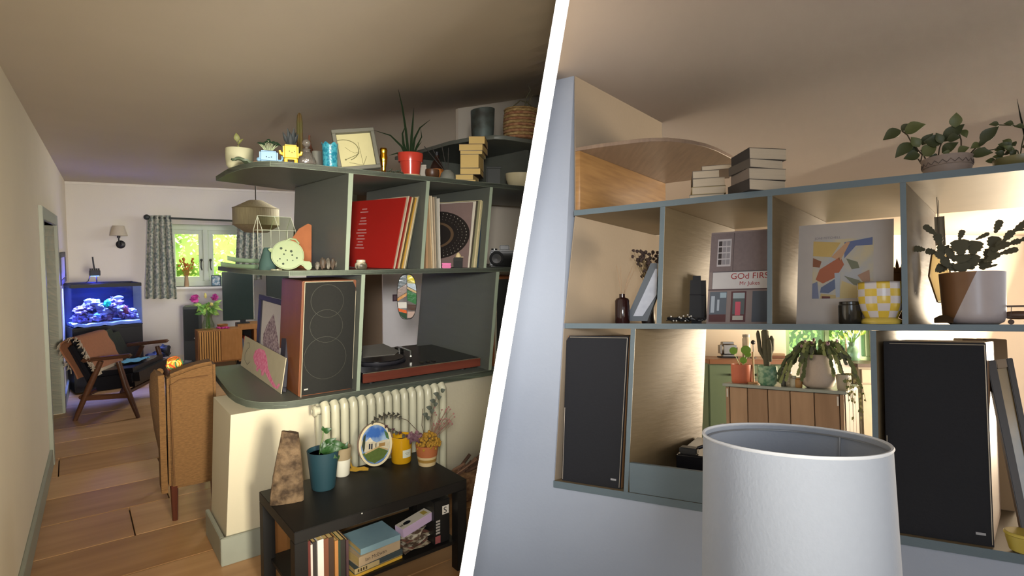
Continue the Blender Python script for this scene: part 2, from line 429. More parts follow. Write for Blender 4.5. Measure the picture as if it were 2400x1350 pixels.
for (a, b) in ((wx0 + .05, wm - .03), (wm + .03, wx1 - .05)):
    r = .055
    cs = bpy.data.objects.new('casement', None); COL.objects.link(cs); cs.parent = win
    wbox(a, b, wz1 - .07 - r, wz1 - .07, .12, .17, 'rail', m_frame, cs); wbox(a, b, wz0 + .07, wz0 + .07 + r, .12, .17, 'rail', m_frame, cs)
    wbox(a, a + r, wz0 + .07 + r, wz1 - .07 - r, .12, .17, 'stile', m_frame, cs); wbox(b - r, b, wz0 + .07 + r, wz1 - .07 - r, .12, .17, 'stile', m_frame, cs)
    wbox(a + r, b - r, wz0 + .07 + r, wz1 - .07 - r, .14, .146, 'pane', m_pane, cs, bevel=0)
for s_ in (wm - .055, wm + .055):
    mb = MB(); mb.tube([BW(s_, 1.33, .11), BW(s_, 1.30, .07), BW(s_, 1.24, .065), BW(s_ + .01, 1.2, .07)], .008, 6); mb.ball(BW(s_, 1.335, .1), .016)
    mb.build('handle', plain('2e3230', .4), win)
mb = MB().hexa([BW(wx0 - .04, wz0 - .03, -.05), BW(wx1 + .04, wz0 - .03, -.05), BW(wx1 + .04, wz0 - .03, .12), BW(wx0 - .04, wz0 - .03, .12), BW(wx0 - .04, wz0, -.05), BW(wx1 + .04, wz0, -.05), BW(wx1 + .04, wz0, .12), BW(wx0 - .04, wz0, .12)])
mb.build('sill', plain('e9e7df', .5), win, bevel=.006)
# inner wall beyond the shelves
m_inner = mat('warm_grey_plaster', 'd0c6b6', .85, var=.05, scale=3, bump=.05, bscale=60)
Pq = on_z('L', 1076, 308, CEIL); tq = tn(Pq)
mb = MB(); vwall(mb, LT(tn(on_plane('L', 1074, 300, SP + LN * 1.25, LN))[0], 1.25), LT(4, 1.25), 0, CEIL + 1.2, LN * .04)
o = struct('wall_inner', mb, m_inner, label='warm grey wall behind the right end of the shelves'); clip(o, 'L')
# wall pieces seen through the turntable bay
P0 = on_plane('L', 897, 700, SP + LN * 2.4, LN); 
mb = MB(); vwall(mb, LT(tn(P0)[0], 2.4), LT(4, 2.4), 0, 1.75, LN * .1)
o = struct('wall_passage', mb, mat('white_passage_plaster', 'e6e2e2', .8, var=.03), label='white wall seen through the record player bay'); clip(o, 'L')
d2o = bpy.data.objects.new('door_2', None); COL.objects.link(d2o); d2o['kind'] = 'structure'; d2o['label'] = 'taupe door seen through the record player bay'
P1 = on_plane('L', 838, 700, SP + LN * 2.3, LN); P2 = on_plane('L', 896, 700, SP + LN * 2.3, LN)
mb = MB(); vwall(mb, LT(tn(P1)[0], 2.3), LT(tn(P2)[0], 2.3), 0, CEIL - .1, LN * .05); mb.build('door_leaf', mat('taupe_flush_door', '7c6a58', .5, var=.04), d2o, bevel=.004)
mb = MB(); vwall(mb, LT(tn(P1)[0] - .06, 2.28), LT(tn(P1)[0] - .002, 2.28), 0, CEIL - .05, LN * .09); mb.build('jamb', m_trim, d2o, bevel=.004)
# half wall under the shelves
mb = MB(); T_ = .40
mb.hexa([LT(0, .06), LT(4, .06), LT(4, T_), LT(0, T_), LT(.04, .06, .714), LT(4, .06, .714), LT(4, T_ + .06, .714), LT(.04, T_ + .06, .714)])
o = struct('wall_half', mb, mat('half_wall_plaster', 'bdb49a', .85, var=.05, scale=3, bump=.06, bscale=60), label='cream half wall carrying the shelves'); clip(o, 'L')
mb = MB(); vwall(mb, LT(-.02, .04), LT(4, .04), 0, .135, LN * .019)
vwall(mb, LT(-.02, .059), LT(-.001, .059), 0, .135, LN * .36)
o = struct('baseboard_half', mb, m_trim, bevel=.003, label='grey green skirting board around the half wall'); clip(o, 'L')
# ================================================================== shelf unit
shelf = thing('open_shelf_unit', 'tall sage grey built-in shelf unit with rounded left end holding records', 'shelf unit', 'L', LT(0, 0, 0))
def rel(P): return Vector(P) - LT(0, 0, 0)
def plank(name, outline, z0, z1):
    mb = MB(); mb.prism([(rel(LT(t, n)).x, rel(LT(t, n)).y) for t, n in outline], z0, z1); pk = mb.build(name, m_shelf, shelf, bevel=.001, seg=1)
    fr = [rel(LT(t, n)) for t, n in outline if not (t > 2.5 and n > .5) and not (t > .5 and n > .9)]
    e_ = MB(); g_ = [[p + Vector((0, 0, z0)), p + Vector((0, 0, z1))] for p in fr]; e_.sheet(g_, .0025)
    cen = sum((v_ for v_ in e_.v), Vector()) / len(e_.v)
    e_.build('front_edge', m_shelf_lit_edge, pk); return pk
RT = 2.6
plank('plank', [(.135, 1.10), (.10, .41), (.105, .27), (.129, .152), (.173, .072), (.225, .033), (.28, .008), (.335, 0), (RT, 0), (RT, 1.10)], .716, .75)
plank('plank', [(.154, .866), (.165, .453), (.19, .25), (.235, .10), (.265, .035), (.301, 0), (RT, 0), (RT, .866)], 1.366, 1.391)
plank('plank', [(.15, .84), (.135, .47), (.148, .23), (.18, .09), (.23, .025), (.31, 0), (RT, 0), (RT, 1.06), (.61, 1.06)], 1.886, 1.912)
def divider(pts, za, zb, dep):
    """front face corners by pixel (top-left, top-right, bottom-left, bottom-right)"""
    q = [sh(*p) for p in pts]
    t = [tn(p)[0] for p in q]
    mb = MB()
    mb.hexa([rel(LT(t[2], 0, za)), rel(LT(t[3], 0, za)), rel(LT(t[3], dep, za)), rel(LT(t[2], dep, za)), rel(LT(t[0], 0, zb)), rel(LT(t[1], 0, zb)), rel(LT(t[1], dep, zb)), rel(LT(t[0], dep, zb))])
    dvd = mb.build('divider', m_shelf, shelf, bevel=.001, seg=1)
    e_ = MB(); e_.hexa([rel(LT(t[2], -.003, za)), rel(LT(t[3], -.003, za)), rel(LT(t[3], -.0002, za)), rel(LT(t[2], -.0002, za)), rel(LT(t[0], -.003, zb)), rel(LT(t[1], -.003, zb)), rel(LT(t[1], -.0002, zb)), rel(LT(t[0], -.0002, zb))])
    e_.build('front_edge', m_shelf_lit_edge, dvd); return dvd
divider(((817, 405), (828, 407), (808, 632), (816.5, 633)), 1.3915, 1.8855, .86)
divider(((999.5, 423), (1007, 424), (985, 629), (992.5, 629)), 1.3915, 1.8855, .8)
divider(((1148.5, 437.5), (1154.7, 438), (1133, 628), (1139, 627.6)), 1.3915, 1.8855, .8)
divider(((847, 643), (855.7, 642), (834.6, 914), (842.6, 911)), .7505, 1.3655, .86)
divider(((1163, 637), (1170, 636.5), (1144.6, 867), (1151, 866)), .7505, 1.3655, .92)
# the small rounded shelf above, at the far right
up = [tn(on_z('L', x, y, 2.215)) for x, y in ((980, 352), (1015, 342), (1051, 331), (1104, 321), (1158, 316.6), (1184, 317.5), (1246, 327), (1270, 331))]
mb = MB(); poly = [(rel(LT(t, n)).x, rel(LT(t, n)).y) for t, n in up] + [(rel(LT(2.4, up[-1][1])).x, rel(LT(2.4, up[-1][1])).y), (rel(LT(2.4, 1.2)).x, rel(LT(2.4, 1.2)).y), (rel(LT(up[0][0], 1.2)).x, rel(LT(up[0][0], 1.2)).y)]
mb.prism(poly, 2.19, 2.215); mb.build('upper_plank', m_shelf, shelf, bevel=.0015, seg=1)
mb = MB(); vwall(mb, rel(LT(1.62, 1.03)), rel(LT(2.4, 1.03)), 1.9125, 2.1895, LN * .03); mb.build('back_board', m_shelf, shelf)
mb = MB(); vwall(mb, rel(LT(1.95, .2)), rel(LT(1.98, .2)), 1.9125, 2.1895, LN * .82); mb.build('side_board', m_shelf, shelf)
clip(shelf, 'L')
# ================================================================== OTHER ROOM: structure
RA = -V2(ray('R', -1082, 752)); RN = Vector((-RA.y, RA.x, 0)); RB = V2(ray('R', 2450, 772))
SQ = on_y('R', 1990, 757, 1.85); SQ = Vector((SQ.x, SQ.y, 0))
def RTp(t, n, z=0): return SQ + RA * t + RN * n + Vector((0, 0, z))
def RO(t, n, z=0): return RTp(t + .251 * n, n, z)            # oblique depth of the shelf boards
def rsh(x, y, off=0): return on_plane('R', x, y, SQ + RN * off, RN)
def rtn(P): d = Vector(P) - SQ; return d.dot(RA), d.dot(RN)
RCEIL = 2.587
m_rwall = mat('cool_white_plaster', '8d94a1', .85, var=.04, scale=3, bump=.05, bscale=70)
m_rret = mat('shade_toned_return', '7f7261', .85, var=.04, scale=3, bump=.05, bscale=70)  # warm shade of the wall's end put into the plaster colour
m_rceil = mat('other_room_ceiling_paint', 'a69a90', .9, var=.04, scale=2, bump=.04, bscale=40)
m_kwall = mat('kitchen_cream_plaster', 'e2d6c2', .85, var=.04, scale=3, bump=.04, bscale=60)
m_rshelf = mat('blue_grey_shelf_paint', '525f66', .42, var=.08, scale=4, bump=.06, stretch=(1, 1, 6), bscale=90)
m_veneer = mat('oak_veneer', '8f6c40', .45, scale=9, col2='73522f', sharp=.3, bump=.05, stretch=(.7, .7, 7), detail=7)
m_rboard = mat('brown_inner_board', '66573f', .5, var=.14, scale=9, bump=.08, stretch=(1, 1, 8), detail=6)  # inner boards, browner than their blue grey front edges
def rt(x, y, off=0): return rtn(rsh(x, y, off))[0]
ZB, ZM, ZT = .853, 1.514, 1.995
# front wall: the strip left of the shelves and everything under them
mb = MB()
e0, e1, e2 = rt(1344.7, 178), rt(1319, 771), rt(1297, 1142)
def quadwall(mb, p, th, m=0):   # p: 4 front points ccw (t,z)
    fr = [RTp(t, 0, z) for t, z in p]; bk = [q + th for q in fr]
    return mb.hexa(fr + bk, m)
TH = RB * .76
_o = [(e2 - 1.2, -.2), (2.6, -.2), (2.6, .8245), (e2, .8245), (e1, 1.5), (e0, RCEIL), (e2 - 1.2, RCEIL)]
_f = [RTp(t, 0, z) for t, z in _o]; _k = len(_o)
mb.add(_f + [p + TH for p in _f], [tuple(range(_k)), tuple(range(_k, 2 * _k))] + [(i, (i + 1) % _k, _k + (i + 1) % _k, _k + i) for i in range(_k)])
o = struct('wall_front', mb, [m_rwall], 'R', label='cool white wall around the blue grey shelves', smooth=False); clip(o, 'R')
# return (reveal) of the wall's end: thin skim coloured for warm shade
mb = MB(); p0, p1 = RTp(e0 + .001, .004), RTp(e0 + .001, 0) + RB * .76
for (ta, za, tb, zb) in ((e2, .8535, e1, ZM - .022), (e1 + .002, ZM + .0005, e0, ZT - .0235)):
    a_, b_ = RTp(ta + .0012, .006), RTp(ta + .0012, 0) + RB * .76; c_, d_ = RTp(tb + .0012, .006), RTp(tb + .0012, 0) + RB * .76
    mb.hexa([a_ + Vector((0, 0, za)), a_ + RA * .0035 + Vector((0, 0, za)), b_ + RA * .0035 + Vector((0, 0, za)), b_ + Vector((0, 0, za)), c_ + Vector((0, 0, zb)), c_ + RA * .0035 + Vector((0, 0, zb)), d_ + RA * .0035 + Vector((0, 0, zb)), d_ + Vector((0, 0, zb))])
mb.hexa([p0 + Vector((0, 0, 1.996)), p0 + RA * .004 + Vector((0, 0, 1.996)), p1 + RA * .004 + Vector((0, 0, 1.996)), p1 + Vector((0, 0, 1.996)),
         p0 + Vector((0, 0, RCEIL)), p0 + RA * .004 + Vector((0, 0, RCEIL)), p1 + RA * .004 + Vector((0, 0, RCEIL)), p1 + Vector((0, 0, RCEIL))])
struct('trim_1', mb, m_rret, 'R', label='side reveal of the white wall beside the shelves, warm shade in its colour')
# ceiling, kitchen walls and floor
mb = MB()
def rbox(mb, x0, x1, y0, y1, z0, z1, m=0): return mb.box(x0, x1, y0, y1, z0, z1, m)
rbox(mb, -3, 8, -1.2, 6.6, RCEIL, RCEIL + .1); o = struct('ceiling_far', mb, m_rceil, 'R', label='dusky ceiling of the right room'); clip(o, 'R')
KY = 6.4
kx0, kx1, kz0, kz1 = on_y('R', 1842, 800, KY).x, on_y('R', 2044, 800, KY).x, on_y('R', 1990, 848, KY).z, on_y('R', 1990, 690, KY).z
mb = MB(); rbox(mb, -.5, kx0, KY, KY + .25, 0, RCEIL); rbox(mb, kx1, 9, KY, KY + .25, 0, RCEIL); rbox(mb, kx0, kx1, KY, KY + .25, 0, kz0); rbox(mb, kx0, kx1, KY, KY + .25, kz1, RCEIL)
o = struct('wall_kitchen', mb, m_kwall, 'R', label='cream kitchen wall with the green window'); clip(o, 'R')
mb = MB(); rbox(mb, -.5, 9, 2.9, 7.2, -.05, 0); o = struct('floor_kitchen', mb, mat('kitchen_floor_tile', '9a8a76', .5), 'R', label='kitchen floor'); clip(o, 'R')
# kitchen window
m_kgreen = mat('soft_green_window_paint', '7f9b74', .45, var=.04)
win2 = bpy.data.objects.new('window_2', None); COL.objects.link(win2); win2.matrix_world = ROOM['R']; win2['kind'] = 'structure'; win2['label'] = 'green framed kitchen window'
def kb(x0, x1, z0, z1, name, m, y0=KY + .04, y1=KY + .12, par=win2): return MB().box(x0, x1, y0, y1, z0, z1).build(name, m, par, bevel=.006)
kb(kx0, kx1, kz0, kz0 + .06, 'frame_foot', m_kgreen); kb(kx0, kx1, kz1 - .06, kz1, 'frame_head', m_kgreen)
for x in (kx0, (kx0 + kx1) / 2 - .03, kx1 - .06): kb(x, x + .06, kz0 + .06, kz1 - .06, 'stile', m_kgreen)
for i in (0, 1):
    a = (kx0 + .06, (kx0 + kx1) / 2 + .03)[i]; b = ((kx0 + kx1) / 2 - .03, kx1 - .06)[i]
    kb(a, b, kz0 + .06, kz1 - .06, 'pane', m_pane, KY + .07, KY + .076)
kb(kx0 - .1, kx1 + .1, kz0 - .04, kz0 - .001, 'sill', plain('e8e4da', .5), KY - .12, KY - .001)
# ================================================================== shelf unit of the other room
shelfR = thing('divider_shelf_unit', 'blue grey divider shelf unit set into the white wall', 'shelf unit', 'R', RTp(0, 0, 0))
def rr(P): return Vector(P) - RTp(0, 0, 0)
def rplank(name, tl, tr, z0, z1, dep, m, n0=0, mats=None):
    mb = MB(); q = [RO(tl, n0), RO(tr, n0), RO(tr, dep), RO(tl, dep)]
    mb.hexa([rr(p) + Vector((0, 0, z0)) for p in q] + [rr(p) + Vector((0, 0, z1)) for p in q]); pk = mb.build(name, m_rboard, shelfR, bevel=.001, seg=1)
    e_ = MB(); q = [RTp(tl, -.003), RTp(tr, -.003), RTp(tr, -.0002), RTp(tl, -.0002)]; e_.hexa([rr(p) + Vector((0, 0, z0)) for p in q] + [rr(p) + Vector((0, 0, z1)) for p in q]); e_.build('front_edge', m_rshelf, pk); return pk
TR = 1.25
rplank('plank', e0 + .001, TR, ZT - .023, ZT, .66, m_rshelf)
rplank('plank', e1 + .012, TR, ZM - .021, ZM, .66, m_rshelf)
rplank('plank', e2 + .001, TR, .825, ZB, .66, m_rshelf)
def rdiv(pts, za, zb, dep=.66, m=None):
    q = [rt(*p) for p in pts]; mb = MB()
    mb.hexa([rr(RO(q[2], 0, za)), rr(RO(q[3], 0, za)), rr(RO(q[3], dep, za)), rr(RO(q[2], dep, za)), rr(RO(q[0], 0, zb)), rr(RO(q[1], 0, zb)), rr(RO(q[1], dep, zb)), rr(RO(q[0], dep, zb))])
    dvd = mb.build('divider', m_rboard, shelfR, bevel=.001, seg=1)
    e_ = MB(); e_.hexa([rr(RTp(q[2], -.003, za)), rr(RTp(q[3], -.003, za)), rr(RTp(q[3], -.0002, za)), rr(RTp(q[2], -.0002, za)), rr(RTp(q[0], -.003, zb)), rr(RTp(q[1], -.003, zb)), rr(RTp(q[1], -.0002, zb)), rr(RTp(q[0], -.0002, zb))])
    e_.build('front_edge', m_rshelf, dvd); return dvd
uz = (ZM + .0005, ZT - .0235); lz = (ZB + .0005, ZM - .0215)
rdiv(((1548, 484), (1559, 482), (1539, 758), (1550.6, 758)), *uz); rdiv(((1799, 458), (1810, 457), (1797.8, 758), (1810, 758)), *uz)
rdiv(((2109, 430), (2123, 428), (2114.4, 758), (2129, 759)), *uz)
rdiv(((1479, 771), (1489.7, 771), (1462, 1122), (1472, 1124)), *lz, .62); rdiv(((2039, 775), (2053, 775), (2050, 1250), (2064, 1252)), *lz, .5)
fa, fb = rt(1473, 1100) + .002, rt(2048, 1100) - .002
mb = MB(); q = [RTp(fa, .0), RTp(fb, .0), RTp(fb, .02), RTp(fa, .02)]
mb.hexa([rr(p) + Vector((0, 0, ZB + .0005)) for p in q] + [rr(p) + Vector((0, 0, .968)) for p in q]); mb.build('fascia_board', m_rshelf, shelfR, bevel=.0015, seg=1)
clip(shelfR, 'R')
# rounded oak box on top
box = thing('oak_corner_shelf', 'oak veneer corner shelf with rounded top board against the white wall', 'corner shelf', 'R', RTp(0, 0, 0))
e0b = e0 + .006
out = [(-1.0, 0), (-.867, .0), (-.73, .016), (-.665, .03), (-.605, .06), (-.534, .13), (-.483, .21), (-.452, .29), (-.411, .44), (-.38, .72)]
poly = [(rr(RTp(t, n)).x, rr(RTp(t, n)).y) for t, n in [(e0b, 0)] + out[1:] + [(e0b + .251 * .72, .72)]]
MB().prism(poly, 2.252, 2.268).build('top_board', mat('grey_brown_veneer', '7c6857', .5, scale=9, col2='665446', sharp=.3, bump=.05, stretch=(7, .8, 1), detail=7), box, bevel=.001, seg=1)
mb = MB(); q = [RO(e0b, 0), RO(e0b + .022, 0), RO(e0b + .022, .72), RO(e0b, .72)]
mb.hexa([rr(p) + Vector((0, 0, ZT + .001)) for p in q] + [rr(p) + Vector((0, 0, 2.2515)) for p in q]); mb.build('side_board', m_veneer, box, bevel=.001, seg=1)
# ================================================================== far end of the near room
black = plain('15161a', .45); wood_dark = mat('teak_wood', '5c3a26', .45, scale=12, col2='43281a', sharp=.3, stretch=(1, 1, 6), bump=.04)
def frame_parts(root, w, h, th, dep, m, mprint, inset=.4):
    """picture frame standing in local x/z, front towards -y, origin at bottom centre"""
    for a in ((-w / 2, w / 2, 0, th), (-w / 2, w / 2, h - th, h)): MB().box(a[0], a[1], 0, dep, a[2], a[3]).build('frame_rail', m, root, bevel=min(th, dep) * .12, seg=1)
    for x in (-w / 2, w / 2 - th): MB().box(x, x + th, 0, dep, th, h - th).build('frame_stile', m, root, bevel=min(th, dep) * .12, seg=1)
    MB().box(-w / 2 + th, w / 2 - th, dep * inset, dep * .95, th, h - th).build('picture', mprint, root)
# small black picture on the side wall
a, b = wl(134.5, 592), wl(147, 592); P = (a + b) / 2; P.z = wl(136, 672).z; 
r = thing('picture_frame', 'small black framed picture on the left wall beside the aquarium', 'picture', 'L', P + WLN * .022, math.atan2(WLD.y, WLD.x))
frame_parts(r, (a - b).length, a.z - P.z, .05, .02, black, plain('b9b6c8', .5))
# wall sconce
P = bw(283, 573, -.002); S = mpp('L', P); rz = math.atan2(BD.y, BD.x)
r = thing('wall_sconce', 'wall lamp with a pale cone shade and round black wall plate', 'wall lamp', 'L', P, rz)
mb = MB(S, Matrix.Rotation(PI / 2, 4, 'X')); mb.lathe([(9.5, 0), (9.5, 1.5), (7, 3), (2.5, 3.5), (2, 14), (0, 14)], 24); mb.build('wall_plate', black, r)
mb = MB(S); mb.tube([(0, -14, 0), (0, -15, 5), (0, -15, 22)], 1.4, 8); mb.lathe([(0, 15), (3, 15), (3, 21), (0, 21)], 12, (0, -15)); mb.build('arm', black, r)
mb = MB(S); mb.lathe([(17.5, 20), (11.5, 43), (11, 43), (17, 20)], 28, (0, -15)); mb.build('lamp_shade', mat('linen_shade_warm', 'b5ab98', .8, var=.06, scale=40, bump=.1), r)
# aquarium
FR = on_z('L', 340, 903, 0)
def zat(P, x, y): return on_y('L', x, y, P.y).z
zt = zat(FR, 339, 757.5); ztop = zat(FR, 340, 657)
FLp = on_z('L', 156, 771.5, zt); FLp.z = 0
ad = (FR - FLp); FLp = FLp + ad.normalized() * .046; ad = FR - FLp; AWd = ad.length; rz = math.atan2(ad.y, ad.x); AD = .34
r = thing('aquarium', 'large aquarium on a black cabinet glowing blue with rocks and sand', 'aquarium', 'L', FLp, rz)
m_cab = plain('14151d', .5); 
mb = MB(); mb.box(0, AWd, .012, AD, .02, zt - .01); cab = mb.build('cabinet', m_cab, r, bevel=.004)
for k_ in (0, 1):
    d_ = MB().box(.01 + k_ * AWd / 2, AWd / 2 - .005 + k_ * (AWd / 2), -.004, .0115, .08, zt - .03).build('cabinet_door', m_cab, cab, bevel=.003)
    MB().tube([(AWd / 2 + (-.05, .05)[k_], -.004, zt - .2), (AWd / 2 + (-.05, .05)[k_], -.02, zt - .2)], .008, 8).build('knob', plain('8d8f96', .3, metal=1), d_)
MB().box(0, AWd, 0, AD, zt - .01, zt).build('tank_base', m_cab, r)
mg = glass('aquarium_glass', 'dfe9ff')
gt = .008
MB().box(gt, AWd - gt, 0, gt, zt, ztop - .06).build('tank_pane', mg, r); MB().box(0, gt, 0, AD - .012, zt, ztop - .06).build('tank_pane', mg, r); MB().box(AWd - gt, AWd, 0, AD - .012, zt, ztop - .06).build('tank_pane', mg, r)
MB().box(0, AWd, AD - .01, AD, zt, ztop - .02).build('tank_back', mat('deep_blue_backing', '10204e', .5, var=.05), r)
for q in ((0, AWd, -.004, .02), (0, AWd, AD - .03, AD - .011)): MB().box(q[0], q[1], q[2], q[3], ztop - .06, ztop - .025).build('tank_rim', m_cab, r, bevel=.002)
for x in (-.004, AWd - .02): MB().box(x, x + .024, .021, AD - .031, ztop - .06, ztop - .025).build('tank_rim', m_cab, r, bevel=.002)
MB().box(.02, AWd - .02, .02, AD - .03, ztop - .06, ztop - .056).build('lid_pane', mg, r)
# sand and rocks
rn = random.Random(5)
g = [[(.01 + (AWd - .02) * i / 16, .012 + (AD - .03) * j / 6, zt + .035 + .02 * noise.noise(Vector((i * .5, j * .7, 0)))) for j in range(7)] for i in range(17)]
mb = MB(); mb.sheet(g, .03); mb.build('sand', mat('aquarium_sand', 'cfd6e6', .9, var=.15, scale=60, bump=.2), r)
mr_ = [mat('reef_rock_lilac', 'a48bb0', .8, col2='6b5a86', scale=22, bump=.5, sharp=.15), mat('reef_rock_pink', 'b08aa0', .8, col2='5f4a6e', scale=26, bump=.5, sharp=.15), mat('reef_rock_pale', 'b9b3cc', .8, col2='77719c', scale=26, bump=.5, sharp=.15)]
tw, thh = AWd, ztop - .06 - zt
for (fx, fz, fr, k_) in ((.16, .16, .10, 0), (.17, .34, .09, 1), (.26, .22, .08, 2), (.34, .50, .11, 2), (.28, .42, .07, 0), (.44, .42, .08, 2), (.36, .16, .10, 0), (.5, .30, .10, 2), (.55, .14, .09, 1), (.62, .26, .08, 0), (.66, .50, .10, 1), (.70, .34, .09, 2), (.78, .22, .10, 1), (.86, .14, .09, 0), (.9, .26, .06, 2), (.95, .12, .05, 2), (.60, .42, .05, 0)):
    mb = MB(); y0 = .17 + rn.uniform(-.03, .03); mb.ball((fx * tw, y0, zt + .02 + fz * thh), (fr * tw * 1.05, .09, fr * tw * .8), 18, 12, amp=.75, freq=2.6, seed=fx * 31)
    mb.build('reef_rock', mr_[k_], r)
mb = MB(); mb.ball((.535 * tw, .13, zt + .56 * thh), (.05 * tw, .04, .035), 14, 9, amp=.9, freq=4); mb.build('coral', mat('turquoise_coral', '2fd8b0', .6, var=.2, emit=.25), r)
mb = MB(); mb.ball((.36 * tw, .08, zt + .25 * thh), (.045 * tw, .03, .03), 14, 9, amp=.9, freq=4); mb.build('coral', mat('pale_blue_coral', '7fb8e8', .6, var=.2), r)
mb = MB(); mb.ball((.79 * tw, .1, zt + .36 * thh), (.05 * tw, .03, .04), 14, 9, amp=.9, freq=5); mb.build('coral', mat('rust_coral', '9a4a4a', .6, var=.2), r)
Pf = r.matrix_world @ Vector((.685 * tw, .08, zt + .70 * thh))
f = thing('aquarium_fish', 'small silvery white fish swimming in the aquarium', 'fish', 'L', Pf, rz)
mb = MB(); mb.ball((0, 0, 0), (.045, .012, .022), 14, 8); mb.build('body', plain('cfd3e6', .35), f)
mb = MB(); mb.add([(-.04, 0, 0), (-.075, 0, .022), (-.066, 0, 0), (-.075, 0, -.022), (-.04, .003, 0), (-.075, .003, .022), (-.066, .003, 0), (-.075, .003, -.022)], [(0, 1, 2, 3), (7, 6, 5, 4), (0, 4, 5, 1), (1, 5, 6, 2), (2, 6, 7, 3), (3, 7, 4, 0)]); mb.build('tail_fin', plain('b9bfd8', .4), f)
# aquarium lamp
P = r.matrix_world @ Vector((.43 * tw, .30, ztop - .025))
q = thing('aquarium_lamp', 'black clamp lamp with gooseneck stem above the aquarium', 'lamp', 'L', P, rz); S = mpp('L', P)
MB(S).box(-10, 10, -6, 6, 16, 29).build('lamp_head', black, q, bevel=.004)
mb = MB(S)
for i in range(5): mb.box(-9 + i * 4, -7.5 + i * 4, -5, 5, 29, 33)
mb.build('cooling_fin', black, q)
MB(S).tube([(0, 0, 28), (-2, 0, 45), (-3, 0, 60)], 1.6, 8).build('stem', black, q)
MB(S).tube([(-9, 0, 17), (-13, 0, 4), (-18, 0, 0)], .9, 6).build('cable', black, q); MB(S).tube([(3, 0, 16), (3, 0, -2)], 1.3, 6).build('bracket', black, q)
MB(S).lathe([(8, 15), (8, 16)], 20).build('lamp_lens', mat('blue_lamp_lens', '6aa8ff', .3, var=0, bump=0, emit=14, emitcol='3f7dff'), q)
def plight(name, P, e, col, rad=.04, kind='POINT'):
    l = bpy.data.lights.new(name, kind); l.energy = e; l.color = col; l.shadow_soft_size = rad
    o = bpy.data.objects.new(name, l); COL.objects.link(o); o.location = P; return o
area('aquarium_glow', r.matrix_world @ Vector((tw * .5, AD * .45, ztop - .07)), r.matrix_world @ Vector((tw * .5, AD * .4, zt)), .7, .2, 24, (.22, .32, 1), 70)
plight('aquarium_lamp_glow', P + Vector((0, 0, .06)), 7, (.12, .12, 1), .05)
# curtains and pole
m_cur = mat('leafy_print_curtain', 'b5b3a2', .9, scale=34, col2='6f7d74', sharp=.1, bump=.1, detail=6)
nt = m_cur.node_tree
OFFC = -.13
def curtain(x0t, x1t, x0b, x1b, yt, yb, label, folds=4.5, amp=.035, seed=0):
    g = []
    for i in range(49):
        u = i / 48; row = []
        for j in range(13):
            v = j / 12; x = (x0t + (x1t - x0t) * u) * (1 - v) + (x0b + (x1b - x0b) * u) * v
            y = yt + (yb - yt) * v + 1.5 * math.sin(u * folds * 2 * PI) * v
            p = bw(x, y, OFFC + amp * (.5 + .5 * v) * math.sin(u * folds * 2 * PI + seed)); row.append(p)
        g.append(row)
    P = bw((x0b + x1b) / 2, yb, OFFC); mb = MB(); mb.sheet([[q - P for q in row] for row in g], .006)
    o = solo('curtain', mb, m_cur, label, 'curtain', 'L', P, group='leafy print curtains'); o.data.polygons.foreach_set('use_smooth', [True] * len(o.data.polygons)); return o
curtain(346, 401, 340, 415, 505, 700, 'leafy print curtain hanging left of the window')
curtain(556, 612, 550, 612, 519, 655, 'leafy print curtain hanging behind the woven pendant lamp', 4, .03, 1)
A0, A1 = bw(344, 509, OFFC), bw(622, 521, OFFC)
r = thing('curtain_pole', 'dark metal curtain pole with ball end above the window', 'curtain pole', 'L', A0)
MB().tube([Vector((0, 0, 0)), A1 - A0], .013, 10).build('pole', plain('3a4038', .4), r); MB().ball((0, 0, 0), .035).build('finial', plain('2b2f2c', .4), r)
for k_ in (.12, .9):
    p = (A1 - A0) * k_; MB().tube([p, p + BN * (-OFFC) * 1.0], .008, 8).build('bracket', plain('3a4038', .4), r)
# things on the sill
P = BW((bw(437, 672) - BP).dot(BD), wz0 + .0006, .02); S = mpp('L', P); rz = facing(P)
r = thing('dried_flower_vase', 'slim tan vase with orange dried flowers on the window sill', 'vase', 'L', P, rz)
MB(S).lathe([(4.5, 0), (5, 3), (4.2, 14), (3.6, 24), (3.8, 26), (3, 26), (2.6, 4), (0, 3)], 16).build('vase', plain('a98b6a', .6), r)
mb = MB(S); rn = random.Random(2)
tips = []
for i in range(26):
    a = rn.uniform(-1, 1); h = rn.uniform(34, 66); tips.append((a * 15, rn.uniform(-6, 6), h)); mb.tube([(a * 2, 0, 20), (a * 7, 0, h * .7), tips[-1]], .5, 4)
mb.build('stems', plain('a5793d', .8), r)
mb = MB(S)
for t in tips: mb.ball(t, (2.2, 2, 3), 6, 4, amp=.5, freq=3, seed=t[0])
o = mb.build('flower_heads', plain('c97f3c', .8), r); o['kind'] = 'stuff'
P = BW((bw(507, 671) - BP).dot(BD), wz0 + .001, .0); S = mpp('L', P)
r = thing('photo_frame', 'small blue photo frame standing on the window sill', 'photo frame', 'L', P, facing(P))
frame_parts(r, 20 * S, 26 * S, 2 * S, 2 * S, plain('31424c', .5), mat('photo_print_blue', '5f8aa0', .5, col2='e0e6e4', scale=25, sharp=.1))
